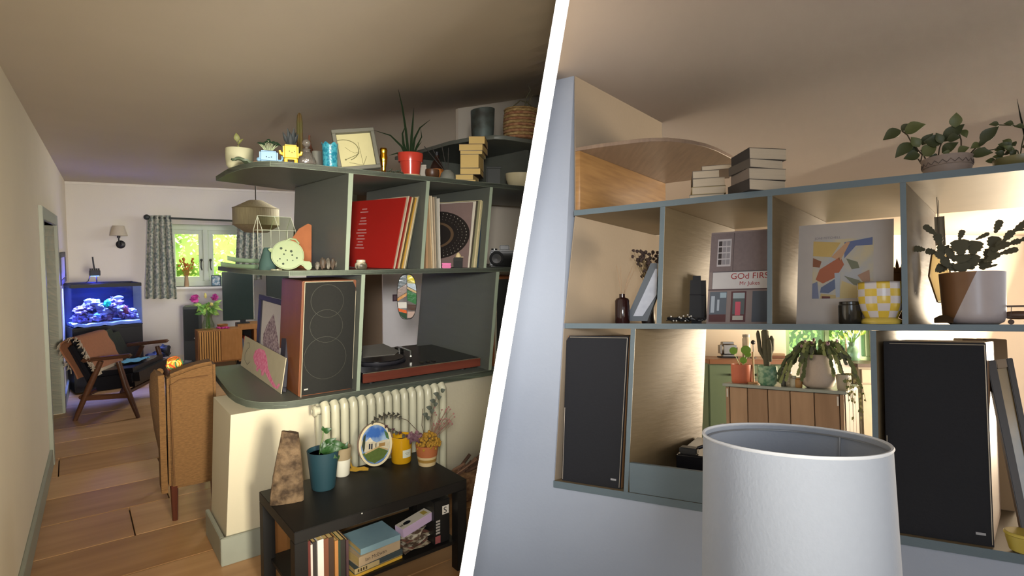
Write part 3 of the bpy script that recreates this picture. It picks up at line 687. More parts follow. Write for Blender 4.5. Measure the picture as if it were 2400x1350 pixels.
# garden beyond the window
rn = random.Random(11)
hg = thing('garden_hedge', 'sunny yellow green hedge outside the window', 'hedge', 'L', BW(1.5, 0, 2.2), math.atan2(BD.y, BD.x))
mb = MB()
g = [[(-3 + 6 * i / 30, .25 * noise.noise(Vector((i * .6, j * .6, 3))), -.3 + 3.4 * j / 20) for j in range(21)] for i in range(31)]
mb.sheet(g, .05); mb.build('branches', plain('7d9a48', .9), hg)
mb = MB()
for i in range(5200):
    x, z = rn.uniform(-2.2, 2.2), rn.uniform(.2, 2.9); p = Vector((x, -.36 + .2 * noise.noise(Vector((x * 3, z * 3, 3))) - rn.uniform(0, .12), z)); d = Vector((rn.uniform(-1, 1), rn.uniform(-.8, .1), rn.uniform(-1, .6))) * .07
    s_ = Vector((rn.uniform(-1, 1), rn.uniform(-.3, .3), rn.uniform(-1, 1))).normalized() * .02
    mb.add([p, p + d * .5 + s_, p + d, p + d * .5 - s_], [(0, 1, 2, 3)], i % 3)
o = mb.build('leaves', [plain('c2d46a', .7), plain('9cc258', .7), plain('e6e49a', .7)], hg, smooth=False); o['kind'] = 'stuff'
gr = MB(); gr.hexa([BW(-4, -.02, .3), BW(8, -.02, .3), BW(8, -.02, 8), BW(-4, -.02, 8), BW(-4, -.08, .3), BW(8, -.08, .3), BW(8, -.08, 8), BW(-4, -.08, 8)])
struct('ground_lawn', gr, plain('7d9a4a', .9), label='lawn outside the window')
# pendant lamp
P = on_d('L', 601, 545, 5.7); S = mpp('L', P)
r = thing('pendant_lamp', 'woven straw pendant lamp hanging on a thin cord', 'pendant lamp', 'L', P)
mb = MB(S); mb.lathe([(24, 0), (50, 17), (50, 56), (14, 75), (13, 74), (48.5, 55), (48.5, 17.5), (23, 1.2)], 40)
mb.build('lamp_shade', mat('woven_straw', 'a59a78', .85, var=.3, scale=30, stretch=(3, 3, .3), bump=.35), r)
mb = MB(S); 
for z in (17, 56): mb.lathe([(50.4, z - .8), (51, z), (50.4, z + .8)], 40)
mb.build('shade_ring', plain('8f835f', .7), r)
MB(S).lathe([(0, 30), (9, 36), (9, 44), (4, 52), (4, 60), (0, 60)], 16).build('bulb', plain('e8e2d0', .4), r)
mb = MB(); mb.tube([(0, 0, 58 * S), (0, 0, CEIL - P.z - .02)], .006, 6); mb.lathe([(.05, CEIL - P.z - .02), (.05, CEIL - P.z - .001)], 16); mb.tube([(-13 * S, 0, 74 * S), (0, 0, 74 * S), (13 * S, 0, 74 * S)], .004, 5)
mb.build('cord', plain('4a4638', .7), r)
# teak armchair
N1 = on_z('L', 322, 981, 0); F1 = on_z('L', 335, 927, 0); N2 = on_z('L', 172, 988, 0)
u = (N1 - N2); Lc = u.length; u.normalize(); v = Vector((-u.y, u.x, 0)); Wc = (F1 - N1).dot(v); Wc = max(Wc, .55)
zarm = zat(N1, 309, 842)
r = thing('teak_armchair', 'teak armchair with black leather seat in front of the aquarium', 'armchair', 'L', N2, math.atan2(u.y, u.x))
for vy in (.02, Wc - .02):
    MB().tube([(Lc, vy, 0), (Lc - .09, vy, zarm * .55), (Lc - .14, vy, zarm - .02)], [.016, .026, .02], 10).build('leg', wood_dark, r)
    MB().tube([(0, vy, 0), (.12, vy, zarm * .55), (.22, vy, zarm - .01)], [.016, .026, .02], 10).build('leg', wood_dark, r)
    mb = MB(); mb.obox((Lc / 2 + .02, vy, zarm + .015 + .0), (Lc * .78, .06, .032), (0, -.09, 0)); mb.build('armrest', wood_dark, r, bevel=.012, seg=3)
    mb = MB(); mb.obox((Lc / 2, vy, .20), (Lc * .72, .03, .045), (0, -.03, 0)); mb.build('side_rail', wood_dark, r, bevel=.008)
m_lea = mat('black_leather', '15151b', .32, var=.15, scale=30, bump=.12)
mb = MB(); mb.obox((Lc * .58, Wc / 2, .335), (Lc * .80, Wc - .1, .17), (0, -.09, 0)); mb.build('seat_cushion', m_lea, r, bevel=.045, seg=4)
zbk = zat(N2, 178, 796); BH = (zbk - .30) / math.cos(.42); BZ = .27 + (zbk - .27) / 2
mb = MB(); mb.obox((.06, Wc / 2, BZ), (.13, Wc - .1, BH), (0, -.42, 0)); mb.build('back_cushion', m_lea, r, bevel=.05, seg=4)
MB().tube([(.05, .03, .2), (.05, Wc - .03, .2)], .02, 8).build('stretcher', wood_dark, r)
MB().tube([(Lc - .1, .03, .22), (Lc - .1, Wc - .03, .22)], .02, 8).build('stretcher', wood_dark, r)
chairM = r.matrix_world.copy()
# throw over the chair back
def over(s, y):   # along the back cushion: from behind over the top to the seat
    ca, sa = math.cos(.42), math.sin(.42); 
    def loc(a, b): return Vector((.06 + a * ca - b * sa, y, BZ + b * ca + a * sa))
    hb = BH / 2 - .03
    if s < .3: return loc(-.085, hb - .3 + s)
    if s < .5:
        q = (s - .3) / .2 * PI; return loc(-.085 * math.cos(q), hb + .05 * math.sin(q))
    return loc(.085, hb - (s - .5) * BH * 1.0)
g = [[over(s_ / 30 * 1.15, Wc * (.04 + .55 * j / 8) + .012 * math.sin(s_ * .7)) for j in range(9)] for s_ in range(31)]
mb = MB(); mb.sheet(g, .012)
o = mb.build('throw_blanket', mat('tan_wool_throw', '8a5a40', .95, var=.15, scale=50, bump=.25)); o.matrix_world = chairM; tag(o, 'tan wool throw draped over the back of the teak armchair', 'blanket')
mb = MB(); rn = random.Random(4)
for j in range(60):
    p = over(1.15, Wc * (.04 + .55 * j / 59)); mb.tube([p, p + Vector((.01, rn.uniform(-.01, .01), -.05))], .004, 4)
for j in range(90):
    p = over(rn.uniform(.1, 1.1), Wc * .035); mb.tube([p, p + Vector((rn.uniform(-.02, .02), -.03, rn.uniform(-.04, 0)))], .004, 4)
f_ = mb.build('fringe', plain('9c8f80', .9), o); f_['kind'] = 'stuff'
mb = MB(); g = [[(Lc * .42 + .2 * i / 8, Wc * .35 + .22 * j / 8, .43 + .02 * i / 8 + .025 * abs(noise.noise(Vector((i * .7, j * .7, 0))))) for j in range(9)] for i in range(9)]
mb.sheet(g, .004); o = mb.build('blue_cloth', mat('light_blue_cloth', '6fb6dd', .9, var=.2, scale=20)); o.matrix_world = chairM; tag(o, 'crumpled light blue cloth on the black leather seat', 'cloth')
# bin with black bag
P = on_z('L', 368, 893, 0); S = mpp('L', P)
r = thing('waste_bin', 'white round bin by the skirting next to the aquarium', 'bin', 'L', P, facing(P))
MB(S).lathe([(19, 0), (25, 56), (26, 58), (24, 58), (18, 3), (0, 3)], 28).build('bin_body', plain('a09994', .7), r)
mb = MB(S); mb.ball((4, 0, 60), (24, 18, 10), 18, 10, amp=.5, freq=2); mb.ball((17, -2, 70), (12, 9, 14), 14, 9, amp=.5, freq=2, seed=3)
solo('black_bag', mb, plain('15161b', .6), 'crumpled black bag stuffed in the white bin', 'bag', 'L', P, facing(P))
# tower speaker
P = on_z('L', 452, 870, 0); S = mpp('L', P); rz = facing(P) - .12
r = thing('floor_speaker', 'tall dark grey floor speaker by the window wall', 'speaker', 'L', P, rz)
m_ts = mat('charcoal_speaker_vinyl', '33393a', .5, var=.05); mb = MB(S); mb.box(-17, 17, 0, 40, 2, 152); mb.build('cabinet', m_ts, r, bevel=.006)
MB(S).box(-15, 15, -1.5, -.1, 72, 146).build('grille', plain('262b2c', .8), r, bevel=.003); MB(S).box(-19, 19, -2, 42, 0, 2).build('plinth', black, r)
mb = MB(S, Matrix.Rotation(PI / 2, 4, 'X')); mb.lathe([(1.6, 1.5), (1.6, 2.3), (0, 2.4)], 12, (6, 78)); mb.build('badge', plain('d8d8d4', .3), r)
# slatted wooden cabinet on hairpin legs
P = on_z('L', 521, 872, 0); S = mpp('L', P); rz = facing(P) + .18
r = thing('slatted_cabinet', 'small oak cabinet with slatted door on hairpin legs', 'cabinet', 'L', P, rz)
m_ck = mat('honey_oak', 'b07d47', .45, scale=8, col2='94642f', sharp=.35, stretch=(4, 1, 1), bump=.04, detail=6)
body = MB(S).box(-48, 45, 0, 44, 24, 100).build('body', m_ck, r, bevel=.004)
MB(S).box(-1, 43, -1.6, -.1, 27, 97).build('door', m_ck, r, bevel=.002)
dr = MB(S).box(-46, -2, -1.0, -.1, 27, 97).build('door', plain('5a3a1c', .6), r, bevel=.002)
for i in range(9): MB(S).box(-45.5 + i * 4.9, -42.4 + i * 4.9, -3.4, -1.05, 27, 97).build('slat', plain('c4914f', .5), dr, bevel=.001)
for x in (-42, 40):
    for y in (5, 38): MB(S).tube([(x - 4, y, 24), (x, y, .6), (x + 1, y, .6), (x + 5, y, 24)], .8, 6).build('hairpin_leg', black, r)
cabTop = P.z + 100 * S; cabM = r.matrix_world.copy(); cS = S
# vase with peonies
P = cabM @ Vector((-24 * S, 16 * S, 100 * S + .001)); r = thing('peony_vase', 'glass vase with pink peonies and leafy stems on the oak cabinet', 'vase of flowers', 'L', P, facing(P)); S = mpp('L', P)
MB(S).lathe([(9, 0), (13, 5), (13.5, 12), (9.5, 22), (8, 30), (11, 36), (10.2, 36), (7.3, 30), (8.8, 22), (12.5, 12), (12, 5.5), (0, 2)], 24).build('vase', glass('clear_green_glass', 'f2f7ec'), r)
rn = random.Random(9); mb = MB(S)
for i in range(10):
    a = rn.uniform(-1, 1); mb.tube([(a * 5, rn.uniform(-4, 4), 3), (a * 3, 0, 30), (a * 22, rn.uniform(-8, 8), 56)], .7, 5)
mb.build('stems', plain('5f8a3c', .6), r)
for i in range(46):
    a = rn.uniform(-1, 1); b = rn.uniform(-1, 1); p0 = Vector((a * 12, b * 6, 38 + rn.uniform(0, 22))); d = Vector((a * 14 + rn.uniform(-6, 6), b * 8, rn.uniform(-16, 14)))
    MB(S).leaf(p0, p0 + d, 7, bend=.15).build('leaf', plain(('7fae4a', '5f9440', '9cbf5c')[i % 3], .5), r)
for (x, z, k_) in ((-26, 74, 11), (15, 76, 9)):
    mb = MB(S)
    for j in range(26):
        d = Vector((rn.gauss(0, 1), rn.gauss(0, 1), rn.gauss(.1, 1))).normalized(); c = Vector((x, -4, z)); mb.leaf(c + d * k_ * .25, c + d * k_, k_ * .9, n=(d.y, d.z, d.x), bend=.25, k=3)
    mb.build('peony_bloom', plain('c2459a', .6), r)
for c_, q_ in (((-4, 0, 80), (3, 3, 6)), ((8, -6, 60), (4, 3, 4))): mb = MB(S); mb.ball(c_, q_, 8, 6, amp=.4, freq=3); mb.build('yellow_bloom', plain('d9cf7a', .7), r)
P = cabM @ Vector((8 * cS, 14 * cS, 100 * cS)); S = cS; mb = MB(S); rn = random.Random(1)
for i in range(40): mb.ball((rn.uniform(-14, 12), rn.uniform(-6, 6), rn.uniform(1, 4)), (2.4, 2, 1.6), 6, 4)
solo('fallen_petals', mb, plain('c23a86', .7), 'heap of fallen pink petals on the oak cabinet', 'petals', 'L', P, facing(P)).__setitem__('kind', 'stuff')
P = cabM @ Vector((8 * cS, 28 * cS, 100 * cS + .001)); mb = MB(S); mb.lathe([(7, 0), (11, 4), (12, 9), (11, 9), (10, 5), (0, 2)], 18); solo('wooden_bowl', mb, plain('9a6a3a', .5), 'small wooden bowl behind the pink petals', 'bowl', 'L', P)
# television on a low bench
P = on_z('L', 575, 860, 0); rz = facing(P) + .1; S = mpp('L', P)
r = thing('tv_bench', 'low oak television bench with open front behind the oak cabinet', 'tv bench', 'L', P, rz)
MB(S).box(-14, 50, 0, 60, 88, 100).build('top', m_ck, r, bevel=.004); MB(S).box(-14, 50, 0, 60, 14, 22).build('bottom', m_ck, r, bevel=.004); MB(S).box(-14, 50, 55, 60, 22, 88).build('back', plain('2a2320', .7), r)
for x in (-14, 20, 44): MB(S).box(x, x + 6, 0, 55, 22, 88).build('upright', m_ck, r, bevel=.003)
for x in (-10, 46):
    for y in (6, 50): MB(S).tube([(x, y, 0), (x, y, 14)], 3, 8).build('foot', black, r)
for i, (x, c_, h) in enumerate(((-7.6, '31506a', 44), (-1.2, 'b0483a', 48), (5.2, 'a33b33', 46), (11.6, '2c5a60', 40), (27, 'c05a44', 45))):
    bk = MB(S); bk.box(x, x + 6, 8, 38, 22.2, 22 + h); solo('bench_book', bk, plain(c_, .6), ('navy', 'brick red', 'dark red', 'petrol blue', 'coral red')[i] + ' book standing in the television bench', 'book', 'L', P, rz, group='books in the television bench', bevel=.002)
t_ = thing('television', 'large dark flat television standing on the low bench', 'television', 'L', P + Matrix.Rotation(rz, 3, 'Z') @ Vector((20 * S, 26 * S, 100 * S + .001)), rz)
MB(S).box(-62, 3, 0, 5, 8, 122).build('screen', plain('2c3a36', .22), t_, bevel=.004)
MB(S).box(3.05, 5, -.5, 5, 8, 122).build('bezel', plain('a9a89a', .4), t_); MB(S).box(-34, -6, -8, 14, 0, 1.6).build('stand', black, t_); MB(S).box(-26, -14, 0, 4, 1.6, 8).build('stand_neck', black, t_)
# dark tall cabinet right of the television
P = BW((bw(650, 700) - BP).dot(BD), 0, -.3); rz = math.atan2(BD.y, BD.x)
r = thing('tall_dark_cabinet', 'tall narrow dark green cabinet beside the television', 'cabinet', 'L', P, rz)
MB().box(-.13, .15, .02, .28, .04, 1.30).build('carcass', plain('2e3733', .6), r, bevel=.004); d_ = MB().box(-.125, .145, 0, .0195, .06, 1.28).build('door', plain('2e3733', .6), r, bevel=.004)
MB().tube([(-.09, -.02, .7), (-.09, 0, .7)], .012, 10).build('knob', plain('8a8a80', .4), d_)
for x in (-.1, .12):
    for y in (.05, .25): MB().tube([(x, y, 0), (x, y, .04)], .015, 8).build('foot', black, r)
# wing chair seen from behind
P = on_z('L', 402, 1226, 0); rz = math.atan2(LA.y, LA.x) - .05; S = mpp('L', P)
m_wing = mat('mustard_tweed', '76552f', .95, scale=110, col2='5e4223', sharp=.25, stretch=(.5, .5, 1.4), bump=.4, detail=4)
r = thing('wing_chair', 'mustard tweed wing chair seen from behind next to the half wall', 'armchair', 'L', P, rz)
ztopc = zat(P, 395, 882)
def zz(y): return zat(P, 395, y)
w_ = .235
# back panel with a gently arched top
pts = [(-.005, zz(1150))] + [(w_, zz(1150))] + [(w_ - w_ * i / 12, ztopc + .055 * math.sin(PI * .5 * (1 - i / 12)) ) for i in range(13)]
mb = MB(); mb.prism([(x, z) for x, z in pts], 0, .13, 'y'); mb.build('backrest', m_wing, r, bevel=.02, seg=3)
# piping seam
mb = MB(); mb.tube([(.02, -.002, zz(1140)), (.015, -.002, ztopc - .05), (.06, -.002, ztopc - .025), (w_ - .04, -.002, ztopc - .02)], .004, 5); mb.build('piping', plain('5f4020', .9), r)
# wing: profile in the y/z plane, rolled front edge, bulging outwards
for sx, xx in ((-1, 0),):
    g = []
    prof = [(zz(1135), .16, .0), (zz(1050), .17, .0), (zz(1000), .17, .018), (zz(940), .17, .03), (zz(895), .17, .034), (zz(868), .16, .026), (zz(858), .12, .012)]
    for z, dy, bul in prof:
        g.append([(xx + sx * (.01 + bul * math.sin(PI * .5 * j / 8) - .0), .01 + dy * j / 8, z - .05) for j in range(9)])
    mb = MB(); mb.sheet(g, .03 * sx); mb.build('wing', m_wing, r, smooth=True)
    mb = MB(); mb.tube([g[i][8] for i in range(len(g))], [.022, .022, .022, .024, .026, .024, .018], 10); mb.build('wing_roll', m_wing, r)
MB().box(.03, w_ - .03, .1, .66, .28, .44).build('seat', m_wing, r, bevel=.04, seg=3)
mb = MB(); mb.box(.04, w_ - .04, .131, .26, .44, ztopc - .01); mb.build('back_cushion', m_wing, r, bevel=.03, seg=3)
for x in (.02, w_ - .02):
    for y in (.03, .6): MB().tube([(x, y, 0), (x, y, zz(1150) + .02)], [.014, .02], 8).build('leg', plain('4a2417', .4), r)
wM = r.matrix_world.copy()
# toys resting on the chair's inner cushion
pb = wM @ Vector((.02, 0, 0)); 
def on_cushion(x, y): return on_plane('L', x, y, wM @ Vector((0, .2, 0)), (wM.to_3x3() @ Vector((0, 1, 0))))
Pb = on_cushion(409, 868); Pb.z = ztopc - .009; S = mpp('L', Pb)
q = thing('toy_ball', 'orange and yellow woven toy ball on the wing chair', 'toy ball', 'L', Pb, 0)
mb = MB(S); mb.ball((0, 0, 15), 15, 16, 10); mb.build('core', plain('c9862e', .7), q)
rn = random.Random(3)
for i in range(9):
    d = Vector((rn.gauss(0, 1), rn.gauss(-.6, 1), rn.gauss(.3, 1))).normalized(); a = d.orthogonal(); b = d.cross(a)
    mb = MB(S); mb.tube([Vector((0, 0, 15)) + d * 13 + (a * math.cos(t) + b * math.sin(t)) * 7.5 for t in [2 * PI * k_ / 12 for k_ in range(13)]], 1.6, 5)
    mb.build('loop', plain(('d9482e', 'e8c84a', '3f7f4f', 'e0702e', 'e8d87a')[i % 5], .6), q)
Pb = on_cushion(439, 872); Pb.z = ztopc - .009
q = thing('plush_toy', 'grey and blue plush toy beside the orange ball', 'soft toy', 'L', Pb, 0)
mb = MB(S); mb.ball((0, 0, 10), (15, 9, 11), 16, 10, amp=.3, freq=2); mb.build('body', plain('3d4048', .95), q)
mb = MB(S); mb.ball((-6, -7, 3), (6, 4, 4), 10, 7); mb.build('belly', plain('5fa7c8', .9), q); mb = MB(S); mb.ball((14, -3, 11), (4, 4, 5), 10, 7); mb.build('ear', plain('b9bcc2', .9), q)
# ================================================================== things on the top board of the near shelves
ZTOP = 1.9125
def shelf_pt(x, n, z):
    y = 500
    for _ in range(4):
        P = on_plane('L', x, y, SP + LN * n, LN); P.z = z; y = pix('L', P)[1]
        P = on_plane('L', x, y, SP + LN * n, LN)
    P.z = z
    return P
ang_sh = math.atan2(LA.y, LA.x)
def on_shelf(name, label, cat, x, n, z, rz=None, group=None):
    P = shelf_pt(x, n, z + .0006); S = mpp('L', P)
    return thing(name, label, cat, 'L', P, facing(P) if rz is None else rz, group), S, P
def hz(P, y, x=None):         # height above P's base, in metres, of pixel row y
    return on_plane('L', pix('L', P)[0] if x is None else x, y, P, Vector((P.x, P.y, 0)).normalized()).z - P.z
def leaves(root, S, lst, m, name='leaf', k=6):
    for (p0, p1, w_, bend) in lst: MB(S).leaf(p0, p1, w_, bend=bend, k=k).build(name, m, root)
soil = plain('2e241b', .95)
g_dk = plain('1f3a26', .45); g_md = plain('3f6a34', .45); g_lt = plain('7d9a52', .5)
# white pot with a seedling
r, S, P = on_shelf('white_plant_pot', 'off-white round pot with a single seedling at the shelf end', 'potted plant', 562, .42, ZTOP)
h = hz(P, 349) / S
MB(S).lathe([(24, 0), (28, 6), (30, h * .5), (30, h - 3), (29, h), (27, h), (27, h - 6), (0, h - 7)], 32).build('pot', mat('ivory_stoneware', 'b5b393', .6, var=.06, scale=6), r)
MB(S).lathe([(0, h - 6), (26.5, h - 6)], 24).build('soil', soil, r)
MB(S).tube([(2, 0, h - 6), (-1, 0, h + 8), (-6, 0, h + 18)], .9, 5).build('stem', plain('5a5a30', .6), r)
leaves(r, S, [((-4, 0, h + 16), (-6, -2, h + 36), 13, .1), ((-2, 0, h + 10), (9, 0, h + 24), 5, .25), ((0, 0, h + 3), (-5, -1, h + 7), 3, .1)], plain('71743a', .5))
# felt leaf lying on the edge
P = shelf_pt(578, .16, ZTOP + .001); S = mpp('L', P); mb = MB(S)
mb.sheet([[(-32 + 64 * i / 14, (-10 + 20 * j / 4) * math.sin(PI * (.06 + .88 * i / 14)) , 5 + 4 * noise.noise(Vector((i * .5, j * .4, 2))) + 4 * math.sin(i * .45)) for j in range(5)] for i in range(15)], 5)
solo('ceramic_leaf_dish', mb, plain('4d5c46', .5), 'flat dark green leaf shaped dish in front of the off-white pot', 'dish', 'L', P, ang_sh)
r, S, P = on_shelf('orange_candle', 'small orange and cream candle stub between white pot and blue planter', 'candle', 601, .30, ZTOP)
MB(S).lathe([(0, 0), (6, 0), (6, 13), (5, 14), (0, 14)], 16).build('wax', plain('c9713c', .5), r); MB(S).lathe([(6.2, 0), (6.4, 8), (6.2, 8)], 16).build('wrapper', plain('c9b98e', .6), r)
# blue face planter
r, S, P = on_shelf('blue_face_planter', 'light blue square planter with a tiny smiling face and dark leafy plant', 'planter', 630, .09, ZTOP); h = hz(P, 354) / S
mb_ = plain('7fa6c2', .35); MB(S).box(-20, 20, -13, 14, 0, h).build('pot', mb_, r, bevel=.008, seg=3)
MB(S).tube([(20, 2, 6), (27, 2, 6), (30, 2, 12), (29, 2, 17)], 2.6, 8).build('tail', mb_, r); MB(S).ball((-21, -6, 5), (5, 5, 5)).build('paw', mb_, r)
for x in (-5, 6): MB(S).ball((x, -13.4, h * .42), (1.1, .5, 1.4), 8, 6).build('eye', black, r)
MB(S).tube([(-1.6, -13.4, h * .38), (.5, -13.5, h * .34), (2.6, -13.4, h * .38)], .45, 5).build('mouth', black, r)
MB(S).box(-18, 18, -11, 12, h - .6, h + .1).build('soil', soil, r); rn = random.Random(8)
for i in range(13):
    a = -1 + 2 * i / 12; p = Vector((a * 20, rn.uniform(-5, 6), h + 12 + 9 * (1 - abs(a)) + rn.uniform(-3, 3)))
    MB(S).tube([(a * 7, 0, h - 1), (a * 13, p.y * .6, h + 7), p], .55, 4).build('stem', plain('b8c8a0', .5), r)
    MB(S).leaf(p - Vector((5, 0, -1)), p + Vector((6 + a * 3, -2, -2)), 8, n=(0, -.5, .8), bend=.2).build('leaf', g_dk, r)
# yellow face planter
r, S, P = on_shelf('yellow_face_planter', 'yellow square planter on legs with a tiny face and spiky dark succulent', 'planter', 682, .05, ZTOP); h = hz(P, 340) / S
my = plain('d9b432', .35); MB(S).box(-17, 17, -12, 13, 8, h).build('pot', my, r, bevel=.009, seg=3)
for x in (-11, 11): MB(S).tube([(x, -3, 0), (x, -3, 10)], [4.2, 4.6], 10).build('foot', my, r)
for s_ in (-1, 1): MB(S).tube([(s_ * 16, -2, h * .48), (s_ * 22, -4, h * .52), (s_ * 24, -5, h * .66)], [4, 3.4, 2.6], 8).build('arm', my, r)
for x in (-5, 6): MB(S).ball((x + 2, -12.4, h * .62), (1.1, .5, 1.3), 8, 6).build('eye', black, r)
MB(S).tube([(1, -12.4, h * .57), (2.6, -12.6, h * .535), (4.2, -12.4, h * .57)], .45, 5).build('mouth', plain('5a3a10', .6), r)
MB(S).box(-14, 14, -9, 10, h - .6, h + .1).build('soil', soil, r)
leaves(r, S, [((-4, 0, h - 2), (-17, -3, h + 29), 9, -.08), ((-2, -3, h - 2), (-6, -5, h + 38), 9, -.05), ((3, -3, h - 2), (8, -5, h + 40), 9, -.05), ((4, 0, h - 2), (17, -3, h + 27), 8, -.08), ((0, -4, h - 2), (1, -8, h + 26), 10, -.05), ((-1, 4, h - 2), (-2, 8, h + 33), 9, .05), ((2, 4, h - 2), (13, 8, h + 33), 8, .05)], plain('10191b', .6))
# tall cactus in its pot behind the decanter
r, S, P = on_shelf('column_cactus', 'tall brownish column cactus behind the crystal decanter', 'cactus', 704, .42, ZTOP); h = hz(P, 264) / S
MB(S).lathe([(9, 0), (12, 22), (11, 22), (0, 20)], 20).build('pot', plain('7a7a70', .7), r)
mb = MB(S); pr = [(5, 20), (6.5, h * .35), (6, h * .6), (5.8, h * .85), (4.6, h * .95), (2.4, h * .99), (0, h)]
mb.lathe(pr, 32); 
for i, v_ in enumerate(mb.v):
    a = (i % 32); k_ = 1.0 + (.14 if a % 4 == 0 else -.08 if a % 4 == 2 else 0); v_.x *= k_; v_.y *= k_
mb.build('column', mat('ageing_cactus', '4f4a22', .8, scale=14, col2='5c3c20', sharp=.12, bump=.2, stretch=(1, 1, .4)), r)
MB(S).tube([(16, 4, 0), (15, 4, h * .3), (16, 4, h * .55)], [2, 1.8, .5], 8).build('offshoot', plain('4a4526', .8), r)
# crystal decanter
r, S, P = on_shelf('crystal_decanter', 'cut crystal decanter with a ball stopper beside the yellow planter', 'decanter', 719, .10, ZTOP); h = hz(P, 326) / S
mcry = mat('cut_crystal', 'a8a096', .08, var=.25, scale=30, bump=.6, trans=.75, ior=1.5, bscale=45)
mb = MB(S); mb.lathe([(14, 0), (20, 6), (21, 14), (15, 26), (9, 33), (8, 38), (10, 40), (0, 40)], 14); mb.build('body', mcry, r, angle=10)
mb = MB(S); mb.ball((0, 0, h - 9.5), (9.5, 9.5, 9.5), 12, 8); mb.build('stopper', mcry, r, angle=10); MB(S).tube([(0, 0, 36), (0, 0, h - 17)], 3.5, 10).build('stopper_neck', mcry, r)
# driftwood figure
r, S, P = on_shelf('driftwood_figure', 'thin reddish driftwood stick standing behind the decanter', 'driftwood', 732, .36, ZTOP); h = hz(P, 318) / S
MB(S).tube([(8, 0, 0), (4, 0, h * .4), (-3, 0, h * .7), (-6, 0, h * .9), (-5, 0, h)], [6, 5, 3.2, 2.2, 2.4], 10).build('stick', mat('red_driftwood', '5b3423', .8, var=.2, scale=10, bump=.3, stretch=(1, 1, .3)), r)
# grey ribbed pot
r, S, P = on_shelf('grey_ribbed_pot', 'small grey ribbed pot between decanter and blue vase', 'pot', 744, .22, ZTOP); h = hz(P, 355) / S
pr = [(12, 0)]
for i in range(8): pr += [(12.6, h * (i + .3) / 8), (11.8, h * (i + .95) / 8)]
MB(S).lathe(pr + [(11, h), (10, h - 4), (0, h - 4)], 26).build('pot', plain('6f6e64', .7), r)
# blue crackle vase with wavy rim
r, S, P = on_shelf('blue_crackle_vase', 'teal crackle glazed vase with a scalloped rim', 'vase', 774, .06, ZTOP); h = hz(P, 338) / S
mb = MB(S); mb.lathe([(15, 0), (16.5, 4), (17, h * .5), (18, h * .9), (19, h), (17.5, h), (16, h * .9), (15, 5), (0, 4)], 48)
for i, v_ in enumerate(mb.v):
    if v_.z > (h - 1) * S: v_.z += 3.2 * S * math.cos((i % 48) / 48 * 2 * PI * 6)
mb.build('vase', mat('teal_crackle_glaze', '1e6f86', .25, scale=55, col2='3f93a3', sharp=.06, bump=.3), r)
# leaning frame with ink drawing
P0 = shelf_pt(844, .05, ZTOP + .008); S = mpp('L', P0)
r = thing('framed_ink_drawing', 'grey wooden frame with a pale ink drawing leaning on the top board', 'picture', 'L', P0, ang_sh - .33)
r.matrix_world = r.matrix_world @ Matrix.Rotation(-.2, 4, 'X') @ Matrix.Rotation(-.15, 4, 'Y')
m_fr = mat('grey_wood_frame', '66655a', .6, var=.08, scale=20, stretch=(1, 1, 5))
frame_parts(r, 98 * S, 100 * S, 9 * S, 15 * S, m_fr, plain('b8b184', .8), .8)
pen = plain('6d6a48', .8)
def stroke(root, pts, S, rr_, m=pen, name='ink_line'): MB(S).tube(pts, rr_, 4).build(name, m, root)
yk = 11.7
stroke(r, [(-28 + 38 * math.sin(t) * .9, yk, 52 + 26 * math.cos(t)) for t in [PI * (-.12 + 1.0 * i / 14) for i in range(15)]], S, .9)
stroke(r, [(-26, yk, 30), (-8, yk, 36), (6, yk, 42)], S, .7); stroke(r, [(-20, yk, 22), (0, yk, 16), (12, yk, 14), (22, yk, 34)], S, .5)
stroke(r, [(8, yk, 70), (10, yk, 40), (11, yk, 14)], S, .4); stroke(r, [(-24, yk, 60), (-14, yk, 50), (-4, yk, 44), (10, yk, 46)], S, .35)
MB(S).ball((-27, yk, 29.5), (2.2, .4, 2.2), 8, 6).build('ink_dot', pen, r)
# gold figurine
r, S, P = on_shelf('gold_figurine', 'small shiny gold figurine next to the grey frame', 'figurine', 899, .05, ZTOP); h = hz(P, 346) / S
MB(S).lathe([(6, 0), (6.5, 2), (5, 5), (5.5, 12), (8, h * .45), (9, h * .62), (7.5, h * .76), (8, h * .82), (9, h * .9), (7, h * .98), (0, h)], 14).build('body', mat('polished_gold', 'd09a2a', .22, metal=1, var=.2, scale=12, bump=.5), r, angle=25)
# red pot with aloe
r, S, P = on_shelf('aloe_in_red_pot', 'spiky green aloe in a glossy red pot on a saucer', 'potted plant', 962, .09, ZTOP); h = hz(P, 360) / S
MB(S).lathe([(20, 0), (24, 1), (24, 4), (21, 4), (0, 3)], 28).build('saucer', plain('b59a74', .6), r)
MB(S).lathe([(21, 4), (24.5, h * .62), (28, h * .62), (30, h - 3), (29, h), (26, h), (25, h - 7), (0, h - 8)], 36).build('pot', plain('b53a2c', .22), r)
MB(S).lathe([(0, h - 7), (26, h - 7)], 24).build('soil', soil, r)
al = plain('22331d', .45)
def blade(root, pts, w, S, m):
    """long tapering leaf along a polyline"""
    pts = [Vector(p) for p in pts]; n_ = len(pts)
    g = []
    for i, p in enumerate(pts):
        t = (pts[min(i + 1, n_ - 1)] - pts[max(i - 1, 0)]).normalized(); sd = t.cross(Vector((0, -1, 0)))
        if sd.length < .05: sd = Vector((1, 0, 0))
        sd.normalize(); ww = w * (1 - (i / (n_ - 1)) ** 1.6 * .93) * .5; g.append([p - sd * ww + Vector((0, -ww * .5, 0)), p + Vector((0, ww * .5, 0)), p + sd * ww + Vector((0, -ww * .5, 0))])
    mb = MB(S); mb.sheet(g, .8); return mb.build('leaf', m, root)
b0 = h - 8
